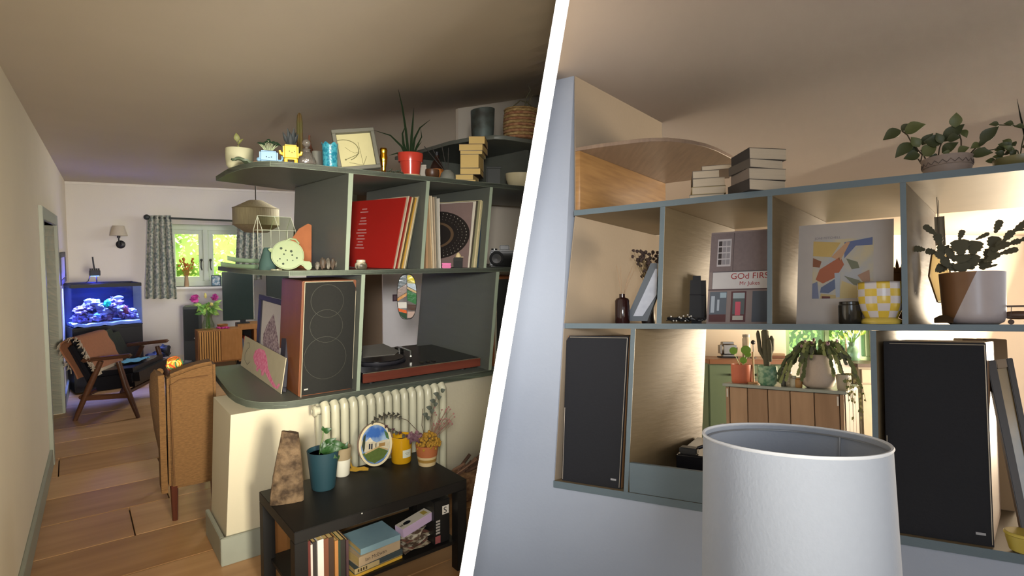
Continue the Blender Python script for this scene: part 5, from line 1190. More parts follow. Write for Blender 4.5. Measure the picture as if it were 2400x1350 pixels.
# turntable
fl_ = [tz(x, y, .05) for x, y in ((846, 876), (1126, 838))]
zt2 = (fl_[0][1] + fl_[1][1]) / 2; t0, t1 = fl_[0][0] + .012, fl_[1][0]; zb2 = zt2 - .034
base = LT(t0, .05, ZLOW); r = thing('turntable', 'vintage black turntable with a rosewood front in the open bay', 'turntable', 'L', base, ang_sh)
W_, D_ = t1 - t0, .60; H0, H1 = .022, zt2 - ZLOW
MB().box(0, W_, .012, D_, H0, H1).build('plinth', plain('17161a', .25), r, bevel=.004)
MB().box(0, W_, 0, .0118, H0, H1 - .004).build('front_strip', mat('rosewood', '6a3426', .35, scale=7, col2='4d2218', sharp=.3, stretch=(.3, 1, 6)), r, bevel=.001)
MB().box(0, W_, -.002, .008, H1 - .0038, H1).build('chrome_edge', plain('c9c2b4', .25, metal=1), r)
for x in (.08, W_ - .08):
    for y in (.08, D_ - .08): MB().tube([(x, y, 0), (x, y, H0)], .022, 12).build('foot', black, r)
MB().lathe([(.17, H1), (.172, H1 + .008), (.168, H1 + .016), (0, H1 + .017)], 40, (.22, .30)).build('platter', plain('26252a', .4), r)
MB().lathe([(.158, H1 + .0172), (.158, H1 + .0195), (.05, H1 + .0197), (0, H1 + .0197)], 40, (.22, .30)).build('record_disc', plain('0f0f12', .2), r)
MB().tube([(.46, .48, H1 + .03), (.45, .30, H1 + .03), (.38, .17, H1 + .026)], .006, 8).build('tonearm', plain('8a8880', .3, metal=1), r); MB().lathe([(.03, H1), (.03, H1 + .03), (0, H1 + .03)], 18, (.46, .48)).build('tonearm_base', plain('55534f', .3, metal=1), r)
for x in (.40, .44, .48): MB().box(x - .012, x + .012, .06, .08, H1, H1 + .006).build('button', plain('77746c', .3, metal=1), r, bevel=.002)
tM = r.matrix_world.copy()
P = tM @ Vector((.0, 0, H1 + .0205)); mb = MB(); pp = [tM.inverted() @ on_z('L', x, y, P.z) for x, y in ((850, 838), (926, 831), (936, 823), (898, 806), (850, 811))]
mb.prism([(p.x, p.y) for p in pp], H1 + .0205, H1 + .0225); o = mb.build('paper_sheet', plain('837d72', .8)); o.matrix_world = tM; tag(o, 'grey paper sheet lying on the turntable', 'paper')
# stained glass suncatcher hanging from the middle board
P = on_plane('L', 954, 748, SP + LN * .12, LN); S = mpp('L', P); r = thing('stained_glass_suncatcher', 'oval stained glass suncatcher in yellow white green and orange hanging over the turntable', 'suncatcher', 'L', P, facing(P))
Hs = 106; Ws = 22
def ov(z): return Ws * math.sqrt(max(0, 1 - abs((z - Hs / 2) / (Hs / 2)) ** 3.2))
def piece(pts, m): MB(S).prism(pts, 0, 1.2, 'y').build('glass_piece', m, r)
def band(z0l, z1l, dz, side, m):
    N_ = 6; pts = []
    for i in range(N_ + 1):
        z = z0l + (z1l - z0l) * i / N_; pts.append((side * max(ov(z), .5), z))
    c0, c1 = z0l + dz, z1l + dz
    piece(pts + [(side * .6, min(c1, Hs)), (side * .6, max(c0, 0))], m)
def sg(n, c): return mat('stained_glass_' + n, c, .15, var=.1, trans=0, scale=60, bump=.1)
for z0, z1, dz, s_, m in ((84, 104, 0, 1, sg('yellow', 'b8a810')), (66, 82, 12, 1, sg('opal', '8f9ca4')), (60, 65, 11, 1, sg('tan', 'a08a5c')), (34, 59, 10, 1, sg('green', '1f5a2a')), (20, 33, 2, 1, sg('brown', '3f2a20')), (3, 18, 0, 1, sg('rose', '9a8478')),
                         (70, 102, 14, -1, sg('slate', '4f585a')), (50, 69, 14, -1, sg('blush', '7d6d64')), (42, 49, 13, -1, sg('ochre', 'a8763a')), (26, 40, 0, -1, sg('white', 'b5b1a6')), (19, 26, -6, -1, sg('orange', 'b8521e')), (3, 17, -3, -1, sg('dkgreen', '1d3a26'))):
    band(z0, z1, dz, s_, m)
mb = MB(S); mb.tube([(Ws * 1.02 * math.copysign(abs(math.cos(t)) ** .6, math.cos(t)), .6, Hs / 2 + Hs / 2 * math.sin(t)) for t in [2 * PI * i / 40 for i in range(41)]], .9, 6); mb.build('lead_rim', plain('1c1c1a', .5), r); MB(S).tube([(0, -.4, 1), (0, -.4, Hs - 1)], .8, 5).build('lead_line', plain('1c1c1a', .5), r)
MB().tube([(0, 0, Hs * S), (0, 0, 1.3655 - P.z)], .0012, 5).build('hanging_thread', black, r)
# small plaque on the passage wall
P = on_plane('L', 928, 698, SP + LN * 2.392, LN); S = mpp('L', P); r = thing('small_plaque', 'tiny brown plaque on the white wall behind the suncatcher', 'plaque', 'L', P, ang_sh); MB(S).box(-8, 8, 0, 1.4, -8, 8).build('board', plain('5a4650', .6), r); MB(S).box(-5.5, 5.5, -.4, -.05, -5, 5).build('inset', plain('77606a', .6), r)
# second speaker beyond the last divider
n0 = .06; q = [tz(x, y, n0) for x, y in ((1176, 650), (1290, 650), (1158, 862))]; base = LT(q[2][0] + .006, n0, ZLOW)
r = thing('bookshelf_speaker', 'dark bookshelf speaker partly hidden at the right end of the lower board', 'speaker', 'L', base, ang_sh)
MB().box(0, .28, .012, .55, .0005, q[0][1] - ZLOW).build('cabinet', m_wal, r, bevel=.004); MB().box(.012, .268, 0, .0118, .012, q[0][1] - ZLOW - .012).build('grille', m_cloth, r); MB().box(.006, .0105, -.002, .011, .012, q[0][1] - ZLOW - .012).build('trim_strip', trim_m, r); clip(r, 'L')
# ================================================================== radiator on the half wall
t0 = tn(on_plane('L', 742, 960, SP + LN * -.0, LN))[0]; t1 = tn(on_plane('L', 1033, 930, SP + LN * -.0, LN))[0]
zr = (on_plane('L', 745, 938, SP, LN).z + on_plane('L', 1030, 899, SP, LN).z) / 2
r = thing('column_radiator', 'cream cast column radiator under the shelves', 'radiator', 'L', LT(t0, 0, 0), ang_sh); m_rad = mat('cream_enamel', 'b3b097', .35, var=.04)
NS = 15; pw = (t1 - t0) / NS
for i in range(NS):
    x = (i + .5) * pw; mb = MB()
    for y in (-.062, .028):
        z0, z1 = .10, zr
        mb.tube([(x, y * .2, z0 + .01), (x, y * .9, z0 + .03), (x, y, z0 + .07), (x, y, z1 - .05), (x, y * .93, z1 - .018), (x, y * .6, z1 - .004)], [pw * .44] * 6, 12)
    mb.build('radiator_section', m_rad, r)
for z in (.13, zr - .04): MB().tube([(-.01, -.017, z), (t1 - t0 + .01, -.017, z)], .02, 12).build('header_pipe', m_rad, r)
mb = MB(S=1, T=Matrix.Translation((-.012, -.017, zr - .04)) @ Matrix.Rotation(-PI / 2, 4, 'Y')); mb.lathe([(.028, 0), (.028, .012), (.02, .016), (.013, .016), (.012, .004), (0, .004)], 16); mb.build('end_plug', m_rad, r)
mb = MB(); 
for x in (.05, t1 - t0 - .05): MB().tube([(x, -.017, 0), (x, -.017, .12)], .012, 8).build('foot', m_rad, r)
# ================================================================== black side table and its load
TZ = .43
pA, pB, pC = on_z('L', 622, 1133, TZ), on_z('L', 690, 1249, TZ), on_z('L', 1094, 1123, TZ)
ux = (pC - pB).normalized(); TW = (pC - pB).length; uy = Vector((-ux.y, ux.x, 0)); TD = .46
r = thing('black_side_table', 'black rectangular side table with a lower shelf in front of the radiator', 'side table', 'L', Vector((pB.x, pB.y, 0)), math.atan2(ux.y, ux.x))
tabM = r.matrix_world.copy(); m_tab = mat('black_brown_laminate', '100e0c', .5, var=.1, scale=9, bump=.02, stretch=(.3, 1, 1)); TT = .046; LG = .05; SH = .135
MB().box(0, TW, 0, TD, TZ - TT, TZ).build('table_top', m_tab, r, bevel=.002)
for x in (0, TW - LG):
    for y in (0, TD - LG): MB().box(x, x + LG, y, y + LG, 0, TZ - TT - .0003).build('leg', m_tab, r, bevel=.0015)
MB().box(.03, TW - .03, .03, TD - .02, SH - .016, SH).build('lower_shelf', m_tab, r, bevel=.001)
mb = MB(); mb.ball((.27, -.001, TZ - .006), .003, 8, 6); mb.build('screw_cap', plain('c9c9c0', .4), r)
tabI = tabM.inverted()
def on_tab(name, label, cat, x, y, rz=None, z=TZ, group=None):
    P = on_z('L', x, y, z + .0006); return thing(name, label, cat, 'L', P, facing(P) if rz is None else rz, group), mpp('L', P), P
# stone slab
r, S, P = on_tab('bark_stone', 'tall rough brown stone slab standing on the left of the table', 'stone', 672, 1176)
mb = MB(S); 
pl = [(-37, -2), (-36, 20), (-26, 90), (-8, 164), (-2, 168), (26, 158), (33, 140), (34, 120), (33, 96), (40, 88), (33, 60), (36, 0), (40, -10), (0, 0)]
ring = []
N_ = 10
fr = []
for k_ in range(N_ + 1):
    z = 166 * k_ / N_; xl = -37 + (29) * (k_ / N_) ** 1.35; xr = 38 - 10 * (k_ / N_) ** 2.2
    fr.append((z, xl, xr))
g = []
for k_, (z, xl, xr) in enumerate(fr):
    row = []
    for a in range(20):
        t = 2 * PI * a / 20; cx_, hw = (xl + xr) / 2, (xr - xl) / 2; dy = 13 * (1 - .35 * k_ / N_)
        ex = math.copysign(abs(math.cos(t)) ** .7, math.cos(t)); ey = math.copysign(abs(math.sin(t)) ** .7, math.sin(t))
        nz_ = noise.noise(Vector((ex * 2, ey * 2, z * .05))) * 3
        row.append((cx_ + hw * ex + nz_ * .5, dy * ey + nz_, max(z + (nz_ * .6 if 0 < k_ else 0) - (4 * ex if k_ == N_ else 0), 0)))
    g.append(row)
vs = [p for row in g for p in row]; fs = [(k_ * 20 + a, k_ * 20 + (a + 1) % 20, (k_ + 1) * 20 + (a + 1) % 20, (k_ + 1) * 20 + a) for k_ in range(N_) for a in range(20)] + [tuple(range(20))[::-1], tuple(N_ * 20 + a for a in range(20))]
mb.add(vs, fs); mb.build('stone', mat('petrified_bark', '30210f', .85, scale=26, col2='66523a', sharp=.13, bump=.9, detail=9, bscale=45), r)
# teal pot with plant
r, S, P = on_tab('teal_plant_pot', 'dark teal pot with a small leafy plant on the black table', 'potted plant', 758, 1142)
MB(S).lathe([(25, 0), (27, 4), (35, 82), (36, 90), (34, 90), (32, 80), (0, 78)], 36).build('pot', plain('15323a', .6), r); MB(S).lathe([(0, 80), (32, 80)], 28).build('soil', soil, r)
MB(S).tube([(-8, 0, 78), (-6, 0, 100), (0, 0, 118), (2, 0, 134)], 1, 5).build('stem', plain('4f6a34', .5), r)
lf = [((2, 0, 132), (20, -4, 140), 14, .15), ((2, 0, 134), (0, -3, 148), 8, .1)]
rn = random.Random(14)
for i in range(11):
    a = rn.uniform(-.4, 1.5); p0 = Vector((4 + rn.uniform(-4, 8), rn.uniform(-8, 8), 80)); L_ = rn.uniform(24, 46); p1 = p0 + Vector((math.sin(a) * L_ * .8, rn.uniform(-18, 10), 14 + L_ * .45 * math.cos(a * .8)))
    lf.append((p0, p1, rn.uniform(15, 21), .22))
lf += [((10, -6, 96), (42, -14, 92), 20, .2), ((12, 0, 104), (50, -6, 98), 18, .25), ((4, 4, 100), (30, -4, 116), 18, .2), ((8, -10, 86), (32, -22, 74), 14, .3)]
leaves(r, S, lf, plain('22421c', .45))
# white and tan cup
r, S, P = on_tab('two_tone_cup_pot', 'white and tan dipped cup pot beside the teal pot', 'plant pot', 802, 1113)
MB(S).lathe([(15, 0), (17, 3), (19.5, 40), (18, 40), (0, 38)], 30).build('white_base', plain('c2bfae', .4), r); MB(S).lathe([(19.5, 40.05), (22, 68), (20, 68), (18.5, 58), (0, 56)], 30).build('tan_band', plain('8a7a5c', .6), r); MB(S).lathe([(0, 58), (19.5, 60)], 20).build('soil', soil, r)
leaves(r, S, [((0, 0, 56), (-12, -6, 78), 12, .2), ((2, 0, 56), (14, -4, 80), 12, .2), ((-6, -8, 60), (-18, -22, 30), 10, .3)], plain('2a4a24', .4))
# yellow ribbon
P = on_z('L', 838, 1100, TZ + .001); S = mpp('L', P); r = thing('yellow_ribbon', 'mustard yellow ribbon trailing under the embroidery', 'ribbon', 'L', P, facing(P)); mrib = plain('a5812a', .6)
for pts in ([(-14, 0, 30), (-16, -2, 14), (-12, -6, 4), (0, -8, 2), (14, -12, 2), (24, -16, 3)], [(-14, 0, 26), (-22, 2, 10), (-20, -4, 2), (-4, -14, 2), (10, -10, 4)]):
    g = [[(x, y - 4 + 0 * j, z + 0) if j == 0 else (x + 1, y + 5, z + 4 + 2 * math.sin(x)) for j in (0, 1)] for x, y, z in pts]; mb = MB(S); mb.sheet(g, .5); mb.build('ribbon_loop', mrib, r)
# embroidery hoop
r, S, P = on_tab('embroidery_hoop', 'oval embroidered house picture in a wooden hoop', 'embroidery', 878, 1092)
r.matrix_world = r.matrix_world @ Matrix.Rotation(-.16, 4, 'X') @ Matrix.Rotation(.05, 4, 'Y'); RX, RZ_ = 38, 50
def ell(a, b, N_=44): return [(a * math.cos(2 * PI * i / N_), RZ_ + b * math.sin(2 * PI * i / N_)) for i in range(N_)]
def ering(a0, b0, a1, b1, y0, y1, name, m):
    o_, i_ = ell(a0, b0), ell(a1, b1); n_ = len(o_); vs = [(x, y, z) for y in (y0, y1) for lst in (o_, i_) for x, z in lst]; fs = []
    for k_ in range(n_):
        k2 = (k_ + 1) % n_; fs += [(k_, k2, n_ + k2, n_ + k_), (2 * n_ + k_, 3 * n_ + k_, 3 * n_ + k2, 2 * n_ + k2), (k_, 2 * n_ + k_, 2 * n_ + k2, k2), (n_ + k_, n_ + k2, 3 * n_ + k2, 3 * n_ + k_)]
    MB(S).add(vs, fs).build(name, m, r)
ering(RX, RZ_, RX - 5, RZ_ - 5, -5, 8, 'inner_ring', plain('c2b48c', .5)); ering(RX + 4, RZ_ + .0, RX, RZ_ - .0, 2, 9, 'outer_ring', plain('5a4026', .5))
def emb(pts, y, name, c): MB(S).add([(x, y, RZ_ + z) for x, z in pts], [tuple(range(len(pts)))]).build(name, c if not isinstance(c, str) else mat('thread_' + c, c, .9, var=.3, scale=60, bump=.4), r, smooth=False)
emb([(x, z - RZ_) for x, z in ell(RX - 5, RZ_ - 5)], 0, 'sky_stitching', mat('thread_sky', '2f5a9a', .9, scale=9, col2='9db4bf', sharp=.1, bump=.3))
emb([(-24, -18), (-30, -10), (-33, 0), (-33, 6), (-28, 12), (-22, 6), (-14, 12), (2, 4), (14, 8), (32, 12), (33, -2), (31, -12), (20, -14)], -.3, 'house_stitching', 'b5ab90')
emb([(-22, 6), (-13, 16), (-4, 5)], -.5, 'gable_stitching', 'c2bba4'); emb([(-31, -4), (-28, 18), (-23, 24), (-24, -10), (-26, -20)], -.45, 'tree_stitching', '2a3324'); emb([(24, 14), (31, 10), (27, 26), (18, 32)], -.45, 'tree_stitching', '3f5f33')
emb([(-29, -22), (-10, -14), (6, -6), (20, -12), (30, -16), (20, -32), (0, -44), (-16, -38)], -.5, 'lawn_stitching', '4a5a24')
for x in (-15, -10): emb([(x, -12), (x + 3.4, -11), (x + 3.4, 1), (x, 1)], -.7, 'window_stitching', '1f2430')
emb([(0, -8), (2, -7), (2, 2), (0, 2)], -.7, 'door_stitching', '3a3028'); emb([(8, -6), (22, -4), (22, 4), (8, 2)], -.7, 'window_stitching', '8a6a3a'); emb([(-24, -20), (8, -4), (30, -12), (30, -15), (8, -8), (-22, -23)], -.6, 'path_stitching', 'a88f60')
# yellow candle
r, S, P = on_tab('yellow_candle', 'mustard yellow glass candle with a white label', 'candle', 941, 1081)
my2 = mat('mustard_glass', 'b98a14', .25, var=.05, sub=.1); MB(S).lathe([(21, 0), (23, 3), (25, 62), (23.5, 62), (22, 48), (0, 47)], 36).build('jar', my2, r); MB(S).lathe([(0, 48), (22.6, 48)], 28).build('wax', plain('c07a10', .4), r)
mb = MB(S); a0, a1 = -PI / 2 + .12, -PI / 2 + 1.0; g = [[((24.0 + .028 * z) * math.cos(a0 + (a1 - a0) * i / 8), (24.0 + .028 * z) * math.sin(a0 + (a1 - a0) * i / 8), z) for z in (16, 34)] for i in range(9)]; mb.sheet(g, .3); mb.build('label', plain('b9bba8', .6), r)
mb = MB(S); 
for z_, l_ in ((27, .5), (24, .3)):
    mb.tube([((25.2) * math.cos(a0 + (a1 - a0) * (.5 + (q_ - .5) * l_)), 25.2 * math.sin(a0 + (a1 - a0) * (.5 + (q_ - .5) * l_)), z_) for q_ in (0, .25, .5, .75, 1)], .45, 4)
o = mb.build('label_lettering', plain('6a6a50', .6), r); o['kind'] = 'stuff'
# striped pot with dried yellow flowers
r, S, P = on_tab('striped_flower_pot', 'small striped terracotta pot with mustard dried flowers', 'potted flowers', 1001, 1087)
MB(S).lathe([(20, 0), (21.5, 9), (0, 9)], 30).build('cream_band', plain('b59f74', .5), r); MB(S).lathe([(21.6, 9.05), (22.5, 16), (0, 16)], 30).build('ochre_band', plain('8a6a2e', .5), r); MB(S).lathe([(22.6, 16.05), (23.5, 22), (0, 22)], 30).build('cream_band', plain('b59f74', .5), r)
MB(S).lathe([(23.6, 22.05), (27, 48), (25, 48), (0, 44)], 30).build('pot', plain('96562f', .6), r); rn = random.Random(21)
mb = MB(S)
for i in range(150):
    a, b = rn.uniform(0, 2 * PI), rn.uniform(0, 1) ** .5; mb.ball((29 * b * math.cos(a) + 4, 22 * b * math.sin(a) - 4, 46 + 26 * (1 - b * b) + rn.uniform(-6, 5)), rn.uniform(2.6, 4.6), 6, 4, amp=.5, freq=3, seed=i)
o = mb.build('dried_flower_heads', mat('mustard_yarrow', '8f6a1c', .9, var=.3, scale=60), r); o['kind'] = 'stuff'
tw_m = plain('4a3a2c', .8); 
def twig(pts, rad=.8): MB(S).tube(pts, rad, 5).build('twig', tw_m, r)
twig([(0, 2, 46), (-20, 4, 76), (-46, 6, 104), (-90, 4, 120), (-122, 2, 108)]); twig([(-4, 2, 46), (-40, 2, 66), (-78, 0, 84), (-92, 0, 90)]); twig([(4, 4, 46), (8, 8, 100), (18, 8, 140), (24, 8, 168)]); twig([(0, 4, 46), (-12, 6, 90), (-10, 6, 130)])
for i in range(13):
    t = i / 12; x = -60 - 62 * t; z = 116 + 6 * math.sin(t * 3) - 10 * t * t; MB(S).leaf((x, 3, z), (x - 3, -4, z + (9 if i % 2 else -8)), 7, bend=.2).build('leaf', plain('37352a', .7), r)
for i in range(9): MB(S).leaf((-92 + i * 8, -1, 92 - i * 4), (-96 + i * 8, -6, 98 - i * 4 + (i % 2) * -12), 9, bend=.2).build('leaf', plain(('4a2f33', '3c3a2c')[i % 2], .7), r)
for i in range(11): MB(S).leaf((-30 + rn.uniform(-16, 16), -4, 62 + rn.uniform(-14, 20)), (-30 + rn.uniform(-22, 20), -10, 62 + rn.uniform(-16, 26)), 9, bend=.25).build('leaf', plain(('4f3038', '6b4a50')[i % 2], .7), r)
for i in range(9):
    z = 106 + i * 8; x = -2 + i * 4.2; MB(S).leaf((x, 6, z), (x + (-13 if i % 2 else 11), 2, z + 5), 11, bend=.15).build('leaf', plain('3f4438', .7), r)
mb = MB(S); bl = MB(S)
for i in range(34):
    e = Vector((rn.uniform(14, 66), rn.uniform(-4, 12), rn.uniform(84, 132))); m_ = e * .6 + Vector((2, 0, 22)); mb.tube([(4, 2, 46), m_, e], .35, 4); bl.ball(e, 2.2, 6, 4, amp=.4, freq=3, seed=i)
o = mb.build('flower_stems', plain('7a5a4a', .8), r); o['kind'] = 'stuff'; o = bl.build('tiny_blooms', plain('8a5f58', .8), r); o['kind'] = 'stuff'
# ---- books on the lower shelf
def tl(x, y, z): return Matrix.Translation((x, y, z))
def shelf_local(px_, py_, z): p = tabI @ on_z('L', px_, py_, z); return p
vb = [('5a2620', .020, .225), ('c9c0b4', .008, .205), ('2f2a26', .016, .21), ('d3ccc0', .024, .215), ('6a3f2a', .020, .21), ('3a2a1e', .022, .205), ('a5703c', .014, .19), ('2c3a2a', .010, .185), ('2a2620', .020, .18), ('4a3436', .010, .178)]
vn = ('maroon', 'thin cream', 'black lettered', 'white', 'reddish brown', 'dark brown', 'orange tan', 'dark green', 'black', 'plum')
x = .052
for i, (c_, w_, h_) in enumerate(vb):
    b = thing('upright_book', vn[i] + ' book standing at the left of the table shelf', 'book', 'L', tabM @ Vector((x, .035 + .004 * (i % 3), SH + .0005)), math.atan2(ux.y, ux.x), 'books standing on the table shelf')
    t = .002; m = plain(c_, .6); hh2 = min(h_, TZ - TT - SH - .006)
    MB().box(0, w_, 0, t, 0, hh2).build('spine', m, b); MB().box(0, t, t, .14, 0, hh2).build('cover', m, b); MB().box(w_ - t, w_, t, .14, 0, hh2).build('cover', m, b); MB().box(t, w_ - t, t, .137, .002, hh2 - .003).build('pages', pages, b)
    x += w_ + .0012
# leaning stack
Pst = shelf_local(846, 1308, SH); z = SH + .0006; sx = .26
stack = [('yellow_book', 'd0a23a', .235, .19, .011, 'thin yellow book at the bottom of the stack on the table shelf', .0), ('cookbook', '3f4a4c', .23, .185, .026, 'slate and cream book second from the bottom of the table shelf stack', .0),
         ('thick_paperback', 'b09a7a', .205, .17, .042, 'thick cream paperback in the middle of the table shelf stack', .05), ('blue_book', '7d9aa2', .19, .165, .026, 'pale blue book on top of the table shelf stack', -.02)]
yaw = math.atan2(ux.y, ux.x) + .06
xs = x + .018
for i, (nm_, c_, w_, d_, h_, lab, dy) in enumerate(stack):
    b = thing(nm_, lab, 'book', 'L', tabM @ Vector((xs + .118 + .006 * i, .045 + .004 * i, z)), yaw + dy, 'book stack on the table shelf'); m = plain(c_, .55); t = .0022
    MB().box(-w_ / 2, w_ / 2, 0, d_, 0, t).build('cover', m, b); MB().box(-w_ / 2, w_ / 2, 0, d_, h_ - t, h_).build('cover', m, b); MB().box(-w_ / 2, w_ / 2, 0, t, t, h_ - t).build('spine', m if i != 1 else plain('b5a070', .6), b); MB().box(-w_ / 2 + .003, w_ / 2 - .003, t, d_ - .003, t, h_ - t).build('pages', pages, b)
    if i == 2:
        T_ = Matrix.Translation((-w_ * .36, -.0006, .014)) @ Matrix.Rotation(PI / 2, 4, 'X'); text_mb('Ian McEwan', .022, T_).build('spine_lettering', plain('4a4036', .7), b, smooth=False)
        for q_ in range(5): MB().box(-w_ * .36 + q_ * .022, -w_ * .36 + q_ * .022 + .012, .02, .09, h_ + .0001, h_ + .0004).build('cover_print', plain('2a2824', .7), b)
    if i == 1: MB().box(w_ * .0, w_ / 2, -.0008, -.0002, .004, h_ - .002).build('spine_band', plain('3a4446', .6), b); [MB().box(-w_ * .44 + .012 * q_, -w_ * .44 + .012 * q_ + .007, -.0008, -.0002, .007, .019).build('spine_print', plain('4a3a20', .7), b) for q_ in range(4)]
    z += h_ + .0006
stz = z
# lilac box and papers at right, black game box
def on_sh(x, y, dz=0): return on_z('L', x, y, SH + dz)
b = thing('paper_bundle', 'loose bundle of printed papers on the table shelf', 'papers', 'L', tabM @ Vector((xs + .325, .13, SH + .0006)), yaw + .5)
rn = random.Random(31)
for i in range(6):
    mb = MB(T=Matrix.Translation((0, 0, .004 + .013 * i)) @ Matrix.Rotation(rn.uniform(-.5, .5), 4, 'Z') @ Matrix.Rotation(rn.uniform(-.06, .06), 4, 'Y')); mb.sheet([[(-.07 + .14 * a / 6, -.055 + .11 * c_ / 4, .006 * math.sin(a + i)) for c_ in range(5)] for a in range(7)], .0015)
    mb.build('sheet', mat('printed_sheet_%d' % (i % 3), ('b8a88a', '8a5a4a', 'c5bba4')[i % 3], .8, scale=30, col2='5a4636', sharp=.06), b)
b = thing('lilac_box', 'narrow white and lilac box lying on the loose papers', 'box', 'L', tabM @ Vector((xs + .315, .06, SH + .10)), yaw + .10); b.matrix_world = b.matrix_world @ Matrix.Rotation(-.12, 4, 'Y')
MB().box(-.075, .095, 0, .06, 0, .04).build('carton', plain('b59fb8', .5), b, bevel=.002); MB().box(-.074, .094, .002, .058, .0402, .0408).build('top_print', plain('bfb6a4', .6), b); MB().box(.055, .08, .015, .045, .041, .0414).build('label', plain('a08a3a', .6), b)
MB().prism([(-.03 + .02 * math.cos(t), .03 + .012 * math.sin(t)) for t in [2 * PI * i / 12 for i in range(12)]][:12], .041, .0414).build('black_print', black, b); [MB().box(-.068 + .009 * q_, -.063 + .009 * q_, .022, .036, .041, .0414).build('top_mark', plain('4a4436', .6), b) for q_ in range(3)]
b = thing('black_game_box', 'black box with white letter sticker at the right of the table shelf', 'box', 'L', tabM @ Vector((TW - .145, .05, SH + .0006)), yaw - .05)
MB().box(0, .085, 0, .16, 0, .205).build('carton', plain('191817', .35), b, bevel=.003); MB().box(.042, .078, -.001, -.0002, .135, .175).build('sticker', plain('c9c2b4', .6), b)
text_mb('S', .042, Matrix.Translation((.048, -.0015, .14)) @ Matrix.Rotation(PI / 2, 4, 'X')).build('sticker_letter', black, b, smooth=False)
[MB().box(.008, .03, -.001, -.0002, .05 + .014 * q_, .059 + .014 * q_).build('side_mark', plain('9a948c', .5), b) for q_ in range(5)]
MB().box(.004, .032, -.001, -.0002, .006, .04).build('red_label', plain('8a4a4a', .6), b)
# blue feather duster under the table
P = on_z('L', 842, 1338, 0.0); b = thing('blue_duster', 'fluffy turquoise duster lying under the black table', 'duster', 'L', P + Vector((0, 0, .03)), yaw); mb = MB(); rn = random.Random(41)
for i in range(420):
    t = rn.random(); c_ = Vector((-.12 + .28 * t, 0, .01)); d = Vector((rn.gauss(0, .5), rn.gauss(0, 1), rn.gauss(.2, 1))).normalized() * rn.uniform(.03, .05); d.z = max(d.z, -.035); mb.tube([c_, c_ + d * .6, c_ + d + Vector((0, 0, -.004))], [.003, .0025, .001], 4)
o = mb.build('fibres', plain('1d7f96', .8), b); o['kind'] = 'stuff'; MB().tube([(-.3, 0, .0), (.1, 0, .01)], .008, 8).build('handle', plain('2f6a7a', .5), b)
# tan board behind the left legs
P = on_z('L', 657, 1330, 0); mb = MB(); mb.obox((0, 0, .16), (.016, .13, .32), (0, .02, 0)); o = solo('tan_board', mb, plain('8f6234', .6), 'thin tan wooden board standing behind the table leg', 'board', 'L', P + Vector((0, 0, .001)), math.atan2(ux.y, ux.x) + .35, bevel=.002)
# twigs and dry bits by the wall at the right
P = LT(1.33, -.02, 0); r = thing('log_basket', 'low wicker basket of dry twigs against the wall right of the table', 'basket', 'L', P, ang_sh)
MB().box(-.12, .14, -.1, .05, .001, .17).build('basket_body', mat('wicker_brown', '6a4a30', .9, scale=30, col2='8a6a48', sharp=.1, bump=.5), r, bevel=.02); rn = random.Random(51)
for i in range(16): MB().tube([(rn.uniform(-.11, 0), rn.uniform(-.09, .03), .17), (rn.uniform(-.05, .13), rn.uniform(-.09, .04), .19 + rn.uniform(0, .05))], rn.uniform(.005, .011), 6).build('twig', plain(('5f4433', '7a5a44', '4a3426')[i % 3], .9), r)
clip(r, 'L')
# ================================================================== things on the other room's shelves
ang_r = math.atan2(RA.y, RA.x)
def rpt(x, n, z):
    y = 600
    for _ in range(4):
        P = on_plane('R', x, y, SQ + RN * n, RN); P.z = z; y = pix('R', P)[1]; P = on_plane('R', x, y, SQ + RN * n, RN)
    P.z = z; return P
def on_r(name, label, cat, x, n, z, rz=None, group=None):
    P = rpt(x, n, z + .0006); return thing(name, label, cat, 'R', P, facing(P) if rz is None else rz, group), mpp('R', P), P
def hzr(P, y, x=None): return on_plane('R', pix('R', P)[0] if x is None else x, y, P, Vector((P.x, P.y, 0)).normalized()).z - P.z
# floor of the lounge under the lamp
mb = MB(); mb.box(-.5, 5, -2, 2.4, -.26, -.2); o = struct('floor_lounge', mb, mat('lounge_floor_boards', '8a6d4c', .5), 'R', label='wooden lounge floor under the lamp'); clip(o, 'R')
# ---- top board
pg_c = mat('grey_pages', 'b3a692', .85, var=.12, scale=10, stretch=(.3, .3, 40), bump=.15)
def rbook(name, S, w_, d_, h_, cov, label, P, rz, group):
    r = thing(name, label, 'book', 'R', P, rz, group); c = plain(cov, .6); t = min(h_ * .07, 1)
    MB(S).box(-w_ / 2, w_ / 2, 0, d_, 0, t).build('cover', c, r); MB(S).box(-w_ / 2, w_ / 2, 0, d_, h_ - t, h_).build('cover', c, r)
    MB(S).box(-w_ / 2, -w_ / 2 + t, 0, d_, t, h_ - t).build('spine', c, r); MB(S).box(-w_ / 2 + t, w_ / 2 - .8, .8, d_ - .8, t, h_ - t).build('pages', pg_c, r); return r
P0 = rpt(1660, .16, ZT + .0006); S = mpp('R', P0); z = 0; rz = facing(P0) + .05
for i, (ox, w_, h_, c_) in enumerate(((-4, 78, 9, '1e1c1b'), (-3, 78, 17, '6a6258'), (2, 76, 18, '8a7a4a'), (2, 72, 20, '7c7264'), (-4, 60, 18, '6c645a'), (20, 66, 11, '5a4a40'))):
    rbook('paperback', S, w_, 90, h_, c_, ('black lowest', 'grey second', 'olive third', 'grey fourth', 'pale fifth', 'topmost dark')[i] + ' book of the small stack under the rounded oak board', P0 + Matrix.Rotation(rz, 3, 'Z') @ Vector((ox * S, 0, 0)) + Vector((0, 0, z * S + .0003 * i)), rz + .02 * (-1) ** i, 'small book stack on the far top board'); z += h_
P0 = rpt(1840, .05, ZT + .0006); S = mpp('R', P0); z = 0; rz = facing(P0) + .62
